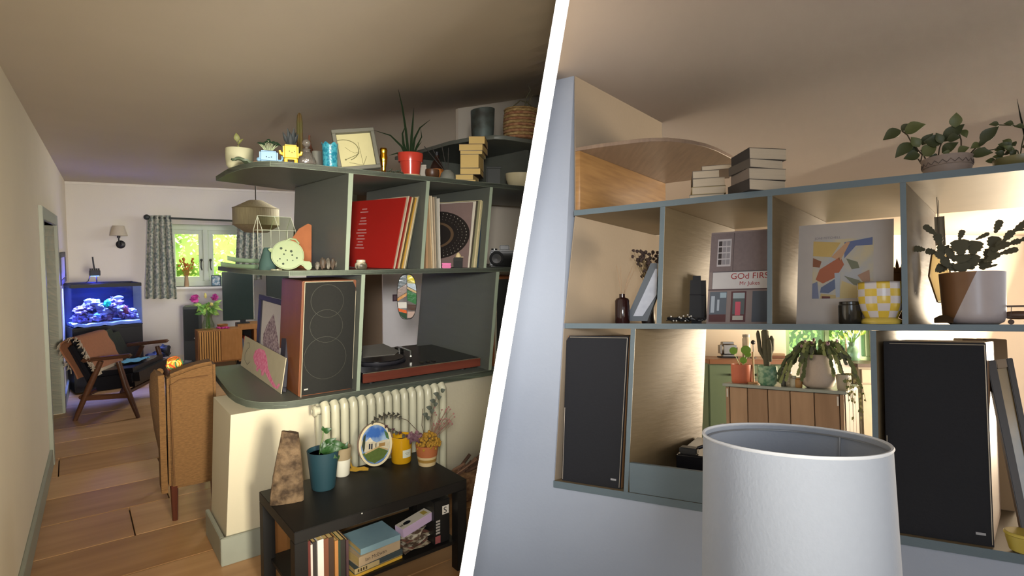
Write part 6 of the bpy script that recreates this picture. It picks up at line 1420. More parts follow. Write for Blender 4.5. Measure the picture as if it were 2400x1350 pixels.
for i, (ox, w_, h_, c_) in enumerate(((-2, 96, 26, '2a2624'), (-1, 92, 27, '6a6058'), (-3, 88, 21, '4a443e'), (1, 92, 27, '2c2a2a'))):
    rbook('thick_book', S, w_, 84, h_, c_, ('lowest', 'second', 'third', 'topmost')[i] + ' thick book of the large stack right of the oak corner shelf', P0 + Matrix.Rotation(rz, 3, 'Z') @ Vector(((ox - 40) * S, 4 * S, 0)) + Vector((0, 0, z * S + .0003 * i)), rz + .05 * (-1) ** i, 'large book stack on the far top board'); z += h_
# plant with round leaves in a patterned bowl
r, S, P = on_r('jade_plant', 'leafy dark green plant in a patterned bowl on the far top board', 'potted plant', 2221, .12, ZT); h = hzr(P, 372) / S
MB(S).lathe([(36, 0), (44, 6), (49, h - 4), (50, h), (46, h), (42, h - 8), (0, h - 10)], 36).build('bowl', plain('84756c', .6), r)
for z_ in (h - 22, h - 8): MB(S).lathe([(47.5, z_), (48.8, z_ + 1), (47.8, z_ + 2)], 36).build('raised_band', plain('97887e', .6), r)
mb = MB(S); N_ = 40; mb.tube([(48.6 * math.cos(2 * PI * i / N_), 48.6 * math.sin(2 * PI * i / N_), h - 15 + (4 if i % 2 else -4)) for i in range(N_ + 1)], .9, 4); mb.build('zigzag_band', plain('5f534d', .6), r)
MB(S).lathe([(0, h - 8), (43, h - 8)], 28).build('soil', soil, r)
def zp(zx, zy): return ((zx / 4.822 + 2080) - 2221, h + 372 - (zy / 4.822 + 200))
LV = [((270, 410), (92, 495), 24), ((300, 440), (505, 395), 26), ((270, 400), (360, 345), 14), ((380, 590), (205, 740), 24), ((440, 650), (365, 525), 17), ((460, 620), (570, 510), 16), ((440, 740), (285, 760), 22), ((470, 760), (600, 660), 26), ((640, 640), (480, 600), 26), ((650, 650), (595, 525), 14),
      ((770, 500), (785, 340), 20), ((660, 620), (850, 470), 26), ((640, 740), (790, 655), 20), ((830, 520), (865, 625), 12), ((980, 700), (1135, 555), 22), ((890, 830), (1075, 845), 20), ((980, 720), (890, 760), 14), ((690, 620), (810, 630), 18), ((430, 690), (300, 660), 18), ((780, 780), (880, 750), 16), ((960, 730), (1025, 720), 12), ((600, 800), (520, 770), 16), ((700, 790), (650, 760), 14)]
rn = random.Random(61); jg = [plain('3c4326', .45), plain('4f5630', .45), plain('333a22', .45)]
for i, (a, b, w_) in enumerate(LV):
    ax, az = zp(*a); bx, bz = zp(*b); yy = rn.uniform(-14, 14); MB(S).leaf((ax, yy, az), (bx, yy - 6, bz), w_ * 1.25, n=(0, -1, .25), bend=.08, k=7).build('leaf', jg[i % 3], r)
for pts in ([(440, 830), (460, 740), (370, 590), (330, 480), (280, 420)], [(600, 830), (620, 700), (640, 640)], [(810, 800), (815, 640), (790, 500)], [(870, 830), (930, 760), (985, 700)], [(500, 830), (450, 680)], [(450, 850), (420, 780), (400, 740)]):
    MB(S).tube([(zp(*p)[0], 0, zp(*p)[1]) for p in pts], 1.6, 6).build('stem', plain('3a3020', .7), r)
# second plant, cut by the picture's edge
r, S, P = on_r('trailing_plant', 'small leafy plant in a glass dish at the right end of the far top board', 'potted plant', 2388, .1, ZT); h = 0
MB(S).lathe([(36, 0), (44, 8), (47, 28), (45, 28), (42, 10), (0, 3)], 32).build('dish', mat('green_dish', '6a6440', .3, var=.1), r); rn = random.Random(62)
for i in range(34):
    a = rn.uniform(0, 2 * PI); b = rn.uniform(.2, 1); p0 = Vector((44 * b * math.cos(a), 30 * b * math.sin(a), 26 + rn.uniform(0, 50) * (1.1 - b))); d = Vector((math.cos(a) * 20, math.sin(a) * 10, rn.uniform(-4, 16))); MB(S).leaf(p0, p0 + d, 15, bend=.15).build('leaf', jg[i % 3], r)
for pts in ([(0, 0, 10), (8, 0, 60), (16, 0, 96), (-4, 0, 108), (-30, 0, 116)], [(4, 0, 10), (0, 0, 46), (-28, 0, 60), (-54, 0, 58)]):
    MB(S).tube(pts, 1.4, 6).build('stem', plain('3a3a22', .7), r)
for p in ((-30, 0, 116), (-4, -4, 110), (-54, 0, 58), (14, 0, 100)): MB(S).leaf(p, (p[0] - 18, p[1] - 6, p[2] + 4), 14, bend=.15).build('leaf', jg[0], r)
blade(r, [(16, 6, 16), (14, 6, 80), (8, 6, 130), (4, 6, 172)], 6, S, plain('22241a', .5))
# ---- first bay
r, S, P = on_r('amber_reed_diffuser', 'dark amber reed diffuser bottle with pale reeds', 'reed diffuser', 1459, .12, ZM); h = hzr(P, 697) / S
MB(S).lathe([(16, 0), (17, 2), (17, h - 8), (14, h - 3), (7, h), (7, h + 8), (5, h + 8), (0, h + 6)], 26).build('bottle', plain('22100f', .12), r)
for (x, z_) in ((-13, h + 76), (-4, h + 74), (24, h + 74), (32, h + 73), (18, h + 60)): MB(S).tube([(0, 0, h - 6), (x * .5, 0, (h + z_) / 2), (x, 0, z_)], .9, 5).build('reed', plain('8a745c', .8), r)
def rcard(pts, n, th, name, m, root, base):
    """upright panel of real thickness in a plane parallel to the shelf front"""
    P_ = [on_plane('R', x, y, SQ + RN * n, RN) - base for x, y in pts]; k_ = len(P_); mb = MB()
    mb.add(P_ + [p + RN * th for p in P_], [tuple(range(k_))[::-1], tuple(range(k_, 2 * k_))] + [(i, (i + 1) % k_, k_ + (i + 1) % k_, k_ + i) for i in range(k_)]); return mb.build(name, m, root)
base = rpt(1490, .14, ZM + .0006); r = thing('leaning_frame', 'dark grey frame with pale marbled print leaning in the first far bay', 'picture', 'R', base)
rcard([(1465, 752.5), (1517, 752.5), (1540, 692), (1541, 617), (1525, 617)], .14, .02, 'frame', plain('4d545c', .5), r, base)
rcard([(1484, 741), (1506, 741), (1539, 690), (1540, 630), (1536, 630)], .135, .004, 'print', mat('marbled_print', 'a9adb8', .6, scale=8, col2='8d93a0', sharp=.1), r, base)
r, S, P = on_r('dried_hydrangea', 'bunch of brown dried flowers behind the leaning frame', 'dried flowers', 1520, .34, ZM); h = hzr(P, 640) / S; rn = random.Random(71); mb = MB(S)
MB(S).lathe([(14, 0), (16, 4), (14, 40), (8, 50), (9, 54), (0, 54)], 20).build('vase', plain('2a2320', .4), r)
tips = []
for i in range(70):
    a = rn.uniform(0, 2 * PI); b = rn.random() ** .6; tips.append(Vector((4 + 42 * b * math.cos(a), 24 * b * math.sin(a), h + 26 + 34 * b * math.sin(a * 2 + 1) * .5 + rn.uniform(-18, 24)))); mb.tube([(0, 0, 48), (tips[-1].x * .4, 0, h - 6), tips[-1]], .4, 4)
o = mb.build('stems', plain('6a5a3a', .8), r); o['kind'] = 'stuff'; mb = MB(S)
for i, t in enumerate(tips): mb.ball(t, 4.2, 6, 4, amp=.5, freq=3, seed=i)
o = mb.build('flower_heads', plain('3d2f2a', .9), r); o['kind'] = 'stuff'
# ---- second bay
r, S, P = on_r('black_case', 'black padded case standing in the second far bay', 'case', 1608, .22, ZM, rz=ang_r + .2); h = hzr(P, 646) / S
MB(S).box(-46, 46, 0, 60, 0, h).build('case_body', plain('141417', .7), r, bevel=.02, seg=4); MB(S).tube([(-44, -1, h * .6), (44, -1, h * .6)], 1.2, 5).build('zip', plain('2c2c30', .4), r)
r, S, P = on_r('black_strap', 'tangled black strap with pale beads in front of the black case', 'strap', 1606, .06, ZM); rn = random.Random(72); mb = MB(S)
for k_ in range(5):
    mb.tube([(-44 + 88 * i / 12, rn.uniform(-6, 8), 4 + 7 * abs(math.sin(i * .9 + k_)) + rn.uniform(0, 4)) for i in range(13)], 2.4, 6)
o = mb.build('strap', plain('131316', .5), r); o['kind'] = 'stuff'
for i in range(10): MB(S).ball((-30 + i * 5 + rn.uniform(-2, 2), -9, 4 + rn.uniform(0, 16)), 2, 8, 6).build('bead', plain('a9a6a0', .3), r)
def rquad(c4, u0, u1, v0, v1):
    BL, BR, TR_, TL = [Vector(p) for p in c4]
    def pt(u, v): return BL.lerp(BR, u).lerp(TL.lerp(TR_, u), v)
    return [pt(u0, v0), pt(u1, v0), pt(u1, v1), pt(u0, v1)]
def lp_print(root, c4, base, u0, u1, v0, v1, lift, name, m):
    q = [p - base - RN * lift for p in rquad(c4, u0, u1, v0, v1)]; mb = MB(); mb.add(q, [(0, 1, 2, 3)]); return mb.build(name, m, root, smooth=False)
n1 = .16
def rp(x, y, n): return on_plane('R', x, y, SQ + RN * n, RN)
c4 = [rp(1655, 756.5, n1), rp(1836, 757.5, n1), rp(1842, 534, n1 + .03), rp(1668, 546, n1 + .03)]; base = Vector((c4[0].x, c4[0].y, ZM + .0006))
for q_ in (0, 1): c4[q_].z = ZM + .001
r = thing('shopfront_record', 'record sleeve with a white lettered band over a grey and dark red picture', 'record', 'R', base)
MB().hexa([p - base for p in c4] + [p - base + RN * .004 for p in c4]).build('sleeve', plain('7a6c6a', .6), r)
pr_ = lambda *a: lp_print(r, c4, base, *a)
pr_(.0, 1, .56, .985, .0006, 'upper_print', mat('mauve_grain', '6d6061', .7, var=.15, scale=80, bump=0)); pr_(.20, .245, .56, .985, .0009, 'groove_print', plain('4a3f40', .7)) if False else None
pr_(.05, .055, .37, .56, .001, 'edge_print', plain('4a4a4c', .7)); pr_(.055, 1, .375, .555, .0012, 'lettered_band', plain('b6b3b4', .6)); pr_(.0, 1, .36, .372, .0012, 'line_print', plain('4a3a3e', .7)); pr_(.05, 1, .556, .566, .0012, 'line_print', plain('4a464c', .7))
pr_(.10, .29, .62, .92, .001, 'window_print', plain('a9a3a6', .6))
for i in range(3):
    for j in range(4): pr_(.115 + i * .056, .163 + i * .056, .64 + j * .068, .695 + j * .068, .0013, 'pane_print', plain('2a2022' if i == 0 else '7f7b80', .6))
pr_(.32, .326, .565, .985, .0012, 'line_print', plain('3a3032', .7))
pr_(.03, .26, .02, .345, .001, 'panel_print', plain('4f5762', .6)); pr_(.05, .10, .12, .30, .0013, 'panel_print', plain('99a2ae', .6)); pr_(.135, .165, .14, .26, .0013, 'panel_print', plain('99a2ae', .6)); pr_(.03, .26, .02, .10, .0014, 'panel_print', plain('4a2324', .6)); pr_(.17, .255, .28, .335, .0014, 'panel_print', plain('8da0ac', .6))
pr_(.32, .52, .02, .345, .001, 'panel_print', plain('4a2226', .6)); pr_(.345, .50, .10, .33, .0013, 'panel_print', plain('4a5254', .6)); pr_(.345, .50, .27, .33, .0015, 'panel_print', plain('8d9aa0', .6)); pr_(.38, .45, .09, .235, .0016, 'panel_print', plain('b54a5c', .6)); pr_(.35, .49, .04, .085, .0016, 'panel_print', plain('a5a098', .6))
pr_(.60, .95, .02, .345, .001, 'panel_print', plain('3f4652', .6))
X_ = (c4[1] - c4[0]).normalized(); Z_ = (c4[3] - c4[0]).normalized(); Y_ = X_.cross(Z_) * -1
LW = (c4[1] - c4[0]).length; LH = (c4[3] - c4[0]).length
def tmat(u, v, lift):
    p = rquad(c4, u, u, v, v)[0] - base - RN * lift; return Matrix.Translation(p) @ Matrix((X_, Z_, X_.cross(Z_))).transposed().to_4x4()
red = plain('8e2226', .6)
text_mb('GOd FIRST', .05, tmat(.30, .478, .002), width=LW * .56).build('lettering', red, r, smooth=False); text_mb('Mr Jukes', .03, tmat(.42, .412, .002), width=LW * .26).build('lettering', red, r, smooth=False)
# ---- third bay
n1 = .14; c4 = [rp(1866, 757, n1), rp(2094, 757, n1), rp(2095, 512, n1 + .03), rp(1873, 530, n1 + .03)]
for q_ in (0, 1): c4[q_].z = ZM + .001
base = Vector((c4[0].x, c4[0].y, ZM + .0006)); r = thing('white_art_record', 'white record sleeve with a square abstract colour picture', 'record', 'R', base)
MB().hexa([p - base for p in c4] + [p - base + RN * .004 for p in c4]).build('sleeve', plain('aaa29c', .6), r)
X_ = (c4[1] - c4[0]).normalized(); Z_ = (c4[3] - c4[0]).normalized(); LW = (c4[1] - c4[0]).length
pr_(.165, .80, .245, .835, .0006, 'picture_print', mat('pale_abstract', '9fa0a4', .7, scale=14, col2='b5a88a', sharp=.12, bump=0))
def pp_(uv, lift, c_): 
    mb = MB(); mb.add([rquad(c4, u, u, v, v)[0] - base - RN * lift for u, v in uv], [tuple(range(len(uv)))]); mb.build('colour_patch', plain(c_, .7), r, smooth=False)
pp_([(.166, .83), (.46, .80), (.36, .66), (.166, .68)], .001, 'b59a5c'); pp_([(.5, .8), (.79, .835), (.79, .76), (.62, .76), (.5, .64)], .001, '5a6488'); pp_([(.24, .54), (.46, .66), (.5, .58), (.42, .46), (.28, .40), (.2, .44)], .0013, '9a5a40'); pp_([(.36, .66), (.52, .80), (.56, .80), (.46, .62)], .0013, 'b08a6a')
pp_([(.26, .36), (.44, .46), (.44, .36), (.34, .30), (.25, .31)], .0016, '58627e'); pp_([(.52, .64), (.64, .6), (.66, .54), (.58, .53)], .0013, '6a6c58'); pp_([(.5, .47), (.66, .42), (.74, .34), (.6, .38)], .0013, '6d6f5e'); pp_([(.48, .42), (.7, .34), (.72, .25), (.46, .25)], .0012, 'b5a477'); pp_([(.166, .40), (.22, .42), (.24, .25), (.166, .25)], .0013, '6a7088'); pp_([(.166, .66), (.26, .62), (.24, .56), (.166, .57)], .0013, '7d4f36'); pp_([(.26, .30), (.42, .28), (.42, .25), (.25, .25)], .0014, 'a9966a'); pp_([(.40, .5), (.46, .5), (.46, .26), (.42, .26)], .0018, '9aa0aa'); pp_([(.64, .47), (.76, .52), (.77, .40), (.70, .40)], .0014, '9a7a66'); pp_([(.27, .25), (.36, .25), (.36, .27), (.27, .275)], .0019, '5a3030')
text_mb('JONI MITCHELL', .04, tmat(.18, .845, .001), width=LW * .28).build('lettering', plain('77757c', .6), r, smooth=False)
r, S, P = on_r('black_candle_jar', 'small black glass candle jar in front of the white record', 'candle', 1993, .05, ZM); h = hzr(P, 707) / S
MB(S).lathe([(22, 0), (24, 3), (24, h - 9), (22, h - 7), (22, h - 1), (21, h), (19, h), (19, h - 8), (0, h - 9)], 32).build('jar', plain('24221e', .12), r); MB(S).lathe([(0, h - 8.6), (18.8, h - 8.6)], 20).build('wax', plain('6a5f4c', .6), r)
r, S, P = on_r('checkered_goblet', 'yellow and white checkered goblet vase', 'vase', 2066, .045, ZM); h = hzr(P, 662) / S
prof = [(40, 0), (42, 4), (40, 10), (33, 15)]; bowl = [(33, 15), (38, 26), (43, 38), (45.5, 52), (46, 66), (46, 82), (45.5, h)]
MB(S).lathe(prof + [(0, 15)], 40).build('foot', plain('b8a24a', .2), r)
mb = MB(S); seg = 44; zs = [15, 30, 47, 64, 81, h]
def rb(z_):
    for (r0, z0), (r1, z1) in zip(bowl, bowl[1:]):
        if z0 <= z_ <= z1 + 1e-6: return r0 + (r1 - r0) * (z_ - z0) / (z1 - z0)
    return bowl[-1][0]
for j in range(5):
    for q_ in range(3):
        za, zb2_ = zs[j] + (zs[j + 1] - zs[j]) * q_ / 3, zs[j] + (zs[j + 1] - zs[j]) * (q_ + 1) / 3
        for i in range(seg):
            a0, a1 = 2 * PI * i / seg, 2 * PI * (i + 1) / seg; ra_, rb_ = rb(za), rb(zb2_)
            mb.add([(ra_ * math.cos(a0), ra_ * math.sin(a0), za), (ra_ * math.cos(a1), ra_ * math.sin(a1), za), (rb_ * math.cos(a1), rb_ * math.sin(a1), zb2_), (rb_ * math.cos(a0), rb_ * math.sin(a0), zb2_)], [(0, 1, 2, 3)], (i // 4 + j) % 2)
mb.lathe([(45.5, h), (44, h + .5), (43, h - 2), (42, 40), (30, 20), (0, 18)], seg, m=1); o = mb.build('bowl', [plain('c2a63e', .2), plain('b9b3b4', .2)], r)
bm = bmesh.new(); bm.from_mesh(o.data); bmesh.ops.remove_doubles(bm, verts=bm.verts, dist=1e-5); bmesh.ops.recalc_face_normals(bm, faces=bm.faces); bm.to_mesh(o.data); bm.free()
r, S, P = on_r('brown_bud_plant', 'brown bud ornament seen behind the goblet', 'ornament', 2105, .5, ZM); h = hzr(P, 602) / S
MB(S).lathe([(14, 0), (16, 20), (17, h * .6), (14, h * .75), (0, h * .76)], 18).build('base', plain('5e4326', .7), r)
for i in range(6): MB(S).leaf((-12 + i * 5, 0, h * .7), (-14 + i * 5.6, -3, h * (.86 + .12 * (i % 2))), 8).build('leaf', plain('5a4026', .7), r)
# ---- fourth bay
r, S, P = on_r('christmas_cactus', 'christmas cactus with flat jagged stems in a pale pot with its diagonal shadow painted brown', 'potted plant', 2283, .12, ZM); h = hzr(P, 640) / S; R0 = 60
cut = lambda x, z: 1 if x > 10 + (z - h) * .42 else 0
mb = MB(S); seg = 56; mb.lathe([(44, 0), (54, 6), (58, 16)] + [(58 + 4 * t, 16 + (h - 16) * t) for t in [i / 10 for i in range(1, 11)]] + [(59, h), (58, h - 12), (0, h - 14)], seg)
o = mb.build('pot', [plain('6e4c30', .45), plain('a39a9c', .3)], r)  # brown side is the diagonal shadow on the pale pot, given as colour
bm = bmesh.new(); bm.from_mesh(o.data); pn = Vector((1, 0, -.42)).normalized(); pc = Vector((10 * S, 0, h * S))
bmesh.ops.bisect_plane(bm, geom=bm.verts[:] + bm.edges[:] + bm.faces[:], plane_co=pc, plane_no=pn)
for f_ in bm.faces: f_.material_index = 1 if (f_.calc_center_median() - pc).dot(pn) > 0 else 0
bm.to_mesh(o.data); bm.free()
MB(S).lathe([(0, h - 10), (58.5, h - 10)], 28).build('soil', soil, r)
cact = plain('3f3a1e', .55)
def seg_leaf(root, p, q, w_, S, m):
    """one flat jagged stem segment"""
    p, q = Vector(p), Vector(q); d = q - p; sd = d.cross(Vector((0, -1, .15))).normalized(); out = []
    for t, k_ in ((0, .25), (.12, .5), (.2, .42), (.36, .85), (.44, .7), (.6, 1), (.68, .8), (.85, .95), (1, .45)): out.append((t, k_))
    L_ = [p + d * t - sd * w_ * .5 * k_ for t, k_ in out]; R__ = [p + d * t + sd * w_ * .5 * k_ for t, k_ in out]; n_ = len(out)
    y_ = Vector((0, 1.6, 0)); vs = L_ + R__ + [v_ + y_ for v_ in L_ + R__]; fs = []
    for i in range(n_ - 1): fs += [(i, i + 1, n_ + i + 1, n_ + i), (2 * n_ + i, 3 * n_ + i, 3 * n_ + i + 1, 2 * n_ + i + 1), (i, 2 * n_ + i, 2 * n_ + i + 1, i + 1), (n_ + i, n_ + i + 1, 3 * n_ + i + 1, 3 * n_ + i)]
    fs += [(0, n_, 3 * n_, 2 * n_), (n_ - 1, 3 * n_ - 1, 4 * n_ - 1, 2 * n_ - 1)]
    MB(S).add(vs, fs).build('stem_segment', m, root)
def zq(zx, zy): return ((zx / 3.972 + 2080) - 2283, (h + 640) - (zy / 3.972 + 460))
rn = random.Random(81)
for chain, w_ in (([(700, 690), (600, 560), (590, 430), (560, 320)], 17), ([(640, 650), (560, 500), (470, 470), (380, 450), (290, 495)], 15), ([(370, 520), (340, 640), (325, 740), (320, 800)], 14), ([(320, 800), (290, 900)], 10), ([(320, 800), (365, 895)], 10), ([(740, 700), (740, 540), (730, 400)], 34), ([(730, 400), (760, 310)], 12), ([(800, 680), (820, 540), (850, 420)], 30), ([(850, 400), (945, 350)], 9),
                 ([(880, 680), (960, 500), (990, 380)], 24), ([(990, 350), (1030, 235)], 14), ([(930, 560), (1040, 440), (1110, 350), (1230, 255)], 15), ([(960, 520), (1080, 460), (1230, 410)], 13), ([(900, 620), (1010, 550), (1135, 515)], 13), ([(880, 680), (990, 645)], 5), ([(1120, 345), (1271, 322)], 6), ([(600, 660), (545, 640)], 22), ([(560, 690), (620, 620)], 18), ([(560, 330), (470, 230)], 14), ([(690, 600), (640, 470), (620, 440)], 16)):
    for k_ in range(len(chain) - 1):
        a, b = zq(*chain[k_]), zq(*chain[k_ + 1]); yy = rn.uniform(-16, 16); L_ = math.hypot(b[0] - a[0], b[1] - a[1]); m_ = max(1, round(L_ / 26))
        for s_ in range(m_):
            f0, f1 = s_ / m_, (s_ + 1) / m_ + .03; seg_leaf(r, (a[0] + (b[0] - a[0]) * f0, yy, a[1] + (b[1] - a[1]) * f0), (a[0] + (b[0] - a[0]) * f1, yy, a[1] + (b[1] - a[1]) * f1), w_ * 1.15, S, cact)
# panel, translucent to glow like a lit mirror, and cloth from the top board
def frost(name, col):
    if name in MATS: return MATS[name]
    m = bpy.data.materials.new(name); m.use_nodes = True; nt = m.node_tree; b = nt.nodes['Principled BSDF']; b.inputs['Base Color'].default_value = lin(col); b.inputs['Roughness'].default_value = .35
    tl_ = nt.nodes.new('ShaderNodeBsdfTranslucent'); tl_.inputs[0].default_value = lin(col); mx = nt.nodes.new('ShaderNodeMixShader'); mx.inputs[0].default_value = .6
    nt.links.new(b.outputs[0], mx.inputs[1]); nt.links.new(tl_.outputs[0], mx.inputs[2]); nt.links.new(mx.outputs[0], nt.nodes['Material Output'].inputs[0]); MATS[name] = m; return m
Pm = on_plane('R', 2202, 650, SQ + RN * .30, RN); S = mpp('R', Pm); fz_ = facing(Pm)
r = thing('mirror_glow_panel', 'slim tapered translucent panel in place of a bright mirror beside the christmas cactus', 'lantern', 'R', Pm, fz_)
out_ = [(-6, -58), (14, -58), (20, 8), (16, 58), (-12, 58), (-20, 4)]
MB(S).prism([(x * .9, z * .96) for x, z in out_], -3, 3, 'y').build('glass_body', frost('translucent_cream', 'f2e6c4'), r)
for i_ in range(6):
    (xa, za), (xb, zb3) = out_[i_], out_[(i_ + 1) % 6]; MB(S).tube([(xa, 0, za), (xb, 0, zb3)], 2.0, 6).build('brass_edge', plain('5a4428', .45), r)
MB(S).tube([(2, 0, 58), (2, 0, (ZT - .0235 - Pm.z) / S)], .8, 5).build('cord', plain('3a3022', .7), r)
Pc = on_plane('R', 2204, 575, SQ + RN * .36, RN); mb = MB(S); mb.sheet([[(-9 + 19 * i_ / 6, 1.5 * math.sin(i_ * 1.6), 70 * j_ / 8) for j_ in range(9)] for i_ in range(7)], .8); mb.tube([(0, 0, 70), (0, 0, (ZT - .0235 - Pc.z) / S)], .7, 5)
solo('hanging_cloth', mb, plain('7a705e', .9), 'grey cloth strip hanging above the translucent panel', 'cloth', 'R', Pc, facing(Pc))
r, S, P = on_r('dark_shell', 'dark open shell lying beside the pot with the painted shadow', 'shell', 2212, .05, ZM)
for k_ in (0, 1):
    mb = MB(S); mb.sheet([[((-18 + 36 * i / 10), (-9 + 18 * j / 6), 2 + (12 - 4 * k_) * math.sin(PI * i / 10) * (j / 6) + 10 * k_ * (j / 6) + 2) for j in range(7)] for i in range(11)], 1.4); mb.build('shell_half', mat('dark_shell_horn', '3a2c1e', .35, var=.3, scale=20), r)
r, S, P = on_r('toy_aeroplane', 'brown metal toy aeroplane at the right end of the far middle board', 'toy plane', 2389, .12, ZM); br_ = plain('5a4030', .4)
MB(S).ball((0, 0, 22), (34, 9, 10), 18, 10).build('fuselage', br_, r); MB(S).box(-44, 40, -10, 10, 41, 45).build('upper_wing', br_, r, bevel=.002); MB(S).box(-38, 38, -9, 9, 16, 19).build('lower_wing', br_, r, bevel=.002)
for x in (-14, 14): MB(S).tube([(x, -8, 19), (x + 2, -8, 41)], .7, 5).build('strut', br_, r); MB(S).tube([(x, 8, 19), (x + 2, 8, 41)], .7, 5).build('strut', br_, r); MB(S).tube([(x, -10, 6), (x, -7, 6)], 6, 14).build('wheel', br_, r); MB(S).tube([(x, -8, 6), (x, -4, 17)], .9, 5).build('gear_leg', br_, r)
MB(S).box(-36, -33, -2, 2, 8, 36).build('propeller', br_, r, bevel=.001)
# ---- lower bays
def rspeaker(label, c_px, n0, dep, wood=True, chamf='l'):
    q = [rp(x, y, n0) for x, y in c_px]                 # TL TR BR BL
    tl_, tr_, br2, bl_ = [rtn(p)[0] for p in q]; ztp = (q[0].z + q[1].z) / 2; zbt = ZB + .0006
    base = RTp(bl_, n0, zbt); r = thing('bookshelf_speaker', label, 'speaker', 'R', base)
    def fp(u, v, n=0): return RTp((bl_ + (br2 - bl_) * u) * (1 - v) + (tl_ + (tr_ - tl_) * u) * v, n0 + n, zbt + (ztp - zbt) * v) - base
    dv_ = RB * dep
    MB().hexa([fp(0, 0, .012), fp(1, 0, .012), fp(1, 0, .012) + dv_, fp(0, 0, .012) + dv_, fp(0, 1, .012), fp(1, 1, .012), fp(1, 1, .012) + dv_, fp(0, 1, .012) + dv_]).build('cabinet', mat('light_walnut', '8a6848', .45, scale=9, col2='6d4f34', sharp=.3, stretch=(1, 1, .3)), r, bevel=.002)
    a = [(0, 0), (1, 0), (1, 1), (.05, 1), (0, .965)] if chamf == 'l' else [(0, 0), (1, 0), (1, 1), (0, 1)]
    k_ = len(a); vs = [fp(*p) for p in a] + [fp(*p, .0115) for p in a]; MB().add(vs, [tuple(range(k_))[::-1], tuple(range(k_, 2 * k_))] + [(i, (i + 1) % k_, k_ + (i + 1) % k_, k_ + i) for i in range(k_)]).build('grille', mat('midnight_cloth', '101117', .85, var=.15, scale=90, bump=.12), r)
    for pa, pb in (((.985, .01), (.985, .99)), ((.06, .99), (.985, .99)), ((.012, .01), (.012, .5))): MB().tube([fp(*pa, -.001), fp(*pb, -.001)], .0013, 5).build('trim_strip', plain('a89f90', .35, metal=.4), r)
    p = [fp(.84, .05, -.001), fp(.93, .05, -.001), fp(.93, .062, -.001), fp(.84, .062, -.001)]; MB().hexa(p + [v_ + RN * .002 for v_ in p]).build('badge', plain('8d8d90', .35), r); return r
r = rspeaker('dark bookshelf speaker in the left lower bay of the far shelves', ((1328, 788), (1473, 787), (1453, 1151), (1317, 1131)), .02, .45); clip(r, 'R')
rspeaker('wide dark bookshelf speaker right of the white lamp shade', ((2071, 801), (2311, 803), (2331, 1291), (2081, 1251)), .02, .40, chamf='')
# turntable behind the fascia and magazine
t0, t1 = rt(1548, 1060), rt(2040, 1060) - .06; base = RTp(t0, .16, ZB + .0006); r = thing('black_turntable', 'black turntable behind the blue grey fascia board', 'turntable', 'R', base, ang_r)
MB().box(.02, t1 - t0, 0, .4, .03, .135).build('plinth', plain('131318', .2), r, bevel=.006); MB().lathe([(.15, .1352), (.15, .15), (0, .15)], 36, ((t1 - t0) * .5, .2)).build('platter', plain('1e1e24', .3), r)
for x in (.06, t1 - t0 - .05):
    for y in (.05, .35): MB().tube([(x, y, 0), (x, y, .03)], .02, 10).build('foot', black, r)
MB().tube([(.06, .05, .14), (.12, .06, .165), (.2, .1, .16), (.22, .2, .155)], .007, 8).build('tonearm', plain('3a3a40', .25, metal=1), r); MB().box(.03, .1, .01, .06, .1352, .16).build('headshell', black, r, bevel=.004)
P = on_z('R', 1717, 1003, ZB + .155); mb = MB(); mb.sheet([[(-.07 + .14 * i / 8, -.03 + .1 * j / 4, .004 + .005 * math.sin(i * .5)) for j in range(5)] for i in range(9)], .005); solo('folded_magazine', mb, mat('printed_magazine', 'b9b9c4', .5, scale=30, col2='3c3f58', sharp=.06), 'folded printed magazine behind the lamp shade', 'magazine', 'R', P, ang_r)
# boards and leaning frame at the far right
base = RTp(rt(2340, 830, .46), .46, ZB + .0006); r = thing('wood_panel_stack', 'brown wooden crate standing behind the wide dark speaker', 'crate', 'R', base, ang_r); zt3 = rp(2340, 793, .46).z - ZB
for k_ in range(2): MB().box(-.10 + k_ * .07, -.04 + k_ * .07, .02 * k_, .18, 0, zt3 - .004 - .0 * k_).build('board', mat('crate_wood', '8f7350', .6, var=.15, scale=8, stretch=(1, 1, .3)), r, bevel=.002)
n1 = .06; BLp, BRp = (2400, 1290), (2500, 1300)
base = RTp(rt(2352, 1000, .1), .1, ZB + .0006)
c4 = [rp(2404, 1292, .05), rp(2560, 1300, .05), rp(2470, 826, .16), rp(2312, 846, .16)]; base = Vector((c4[0].x, c4[0].y, ZB + .0006)); r = thing('tilted_dark_frame', 'large dark frame with reflecting glass leaning on the wide speaker', 'picture', 'R', base)
for q_ in (0, 1): c4[q_].z = ZB + .001
nr = (c4[1] - c4[0]).cross(c4[3] - c4[0]).normalized()
if nr.dot(CAMP - c4[0]) < 0: nr = -nr
def rc(u0, u1, v0, v1, d0, d1, nm_, m, bev=0):
    q = [p - base for p in rquad(c4, u0, u1, v0, v1)]; MB().hexa([p - nr * d1 for p in q] + [p - nr * d0 for p in q]).build(nm_, m, r, bevel=bev)
md = plain('3a322c', .45)
rc(0, .14, 0, 1, 0, .03, 'frame_stile', md, .002); rc(.30, .40, .0, 1, 0, .03, 'frame_stile', md, .002); rc(.14, .30, .95, 1, 0, .03, 'frame_rail', plain('8a7458', .45), .002); rc(.14, .30, 0, .05, 0, .03, 'frame_rail', md, .002); rc(.14, .30, .05, .95, .012, .018, 'picture', mat('framed_view', 'a58a5c', .15, scale=4, col2='5c564a', sharp=.15), 0)
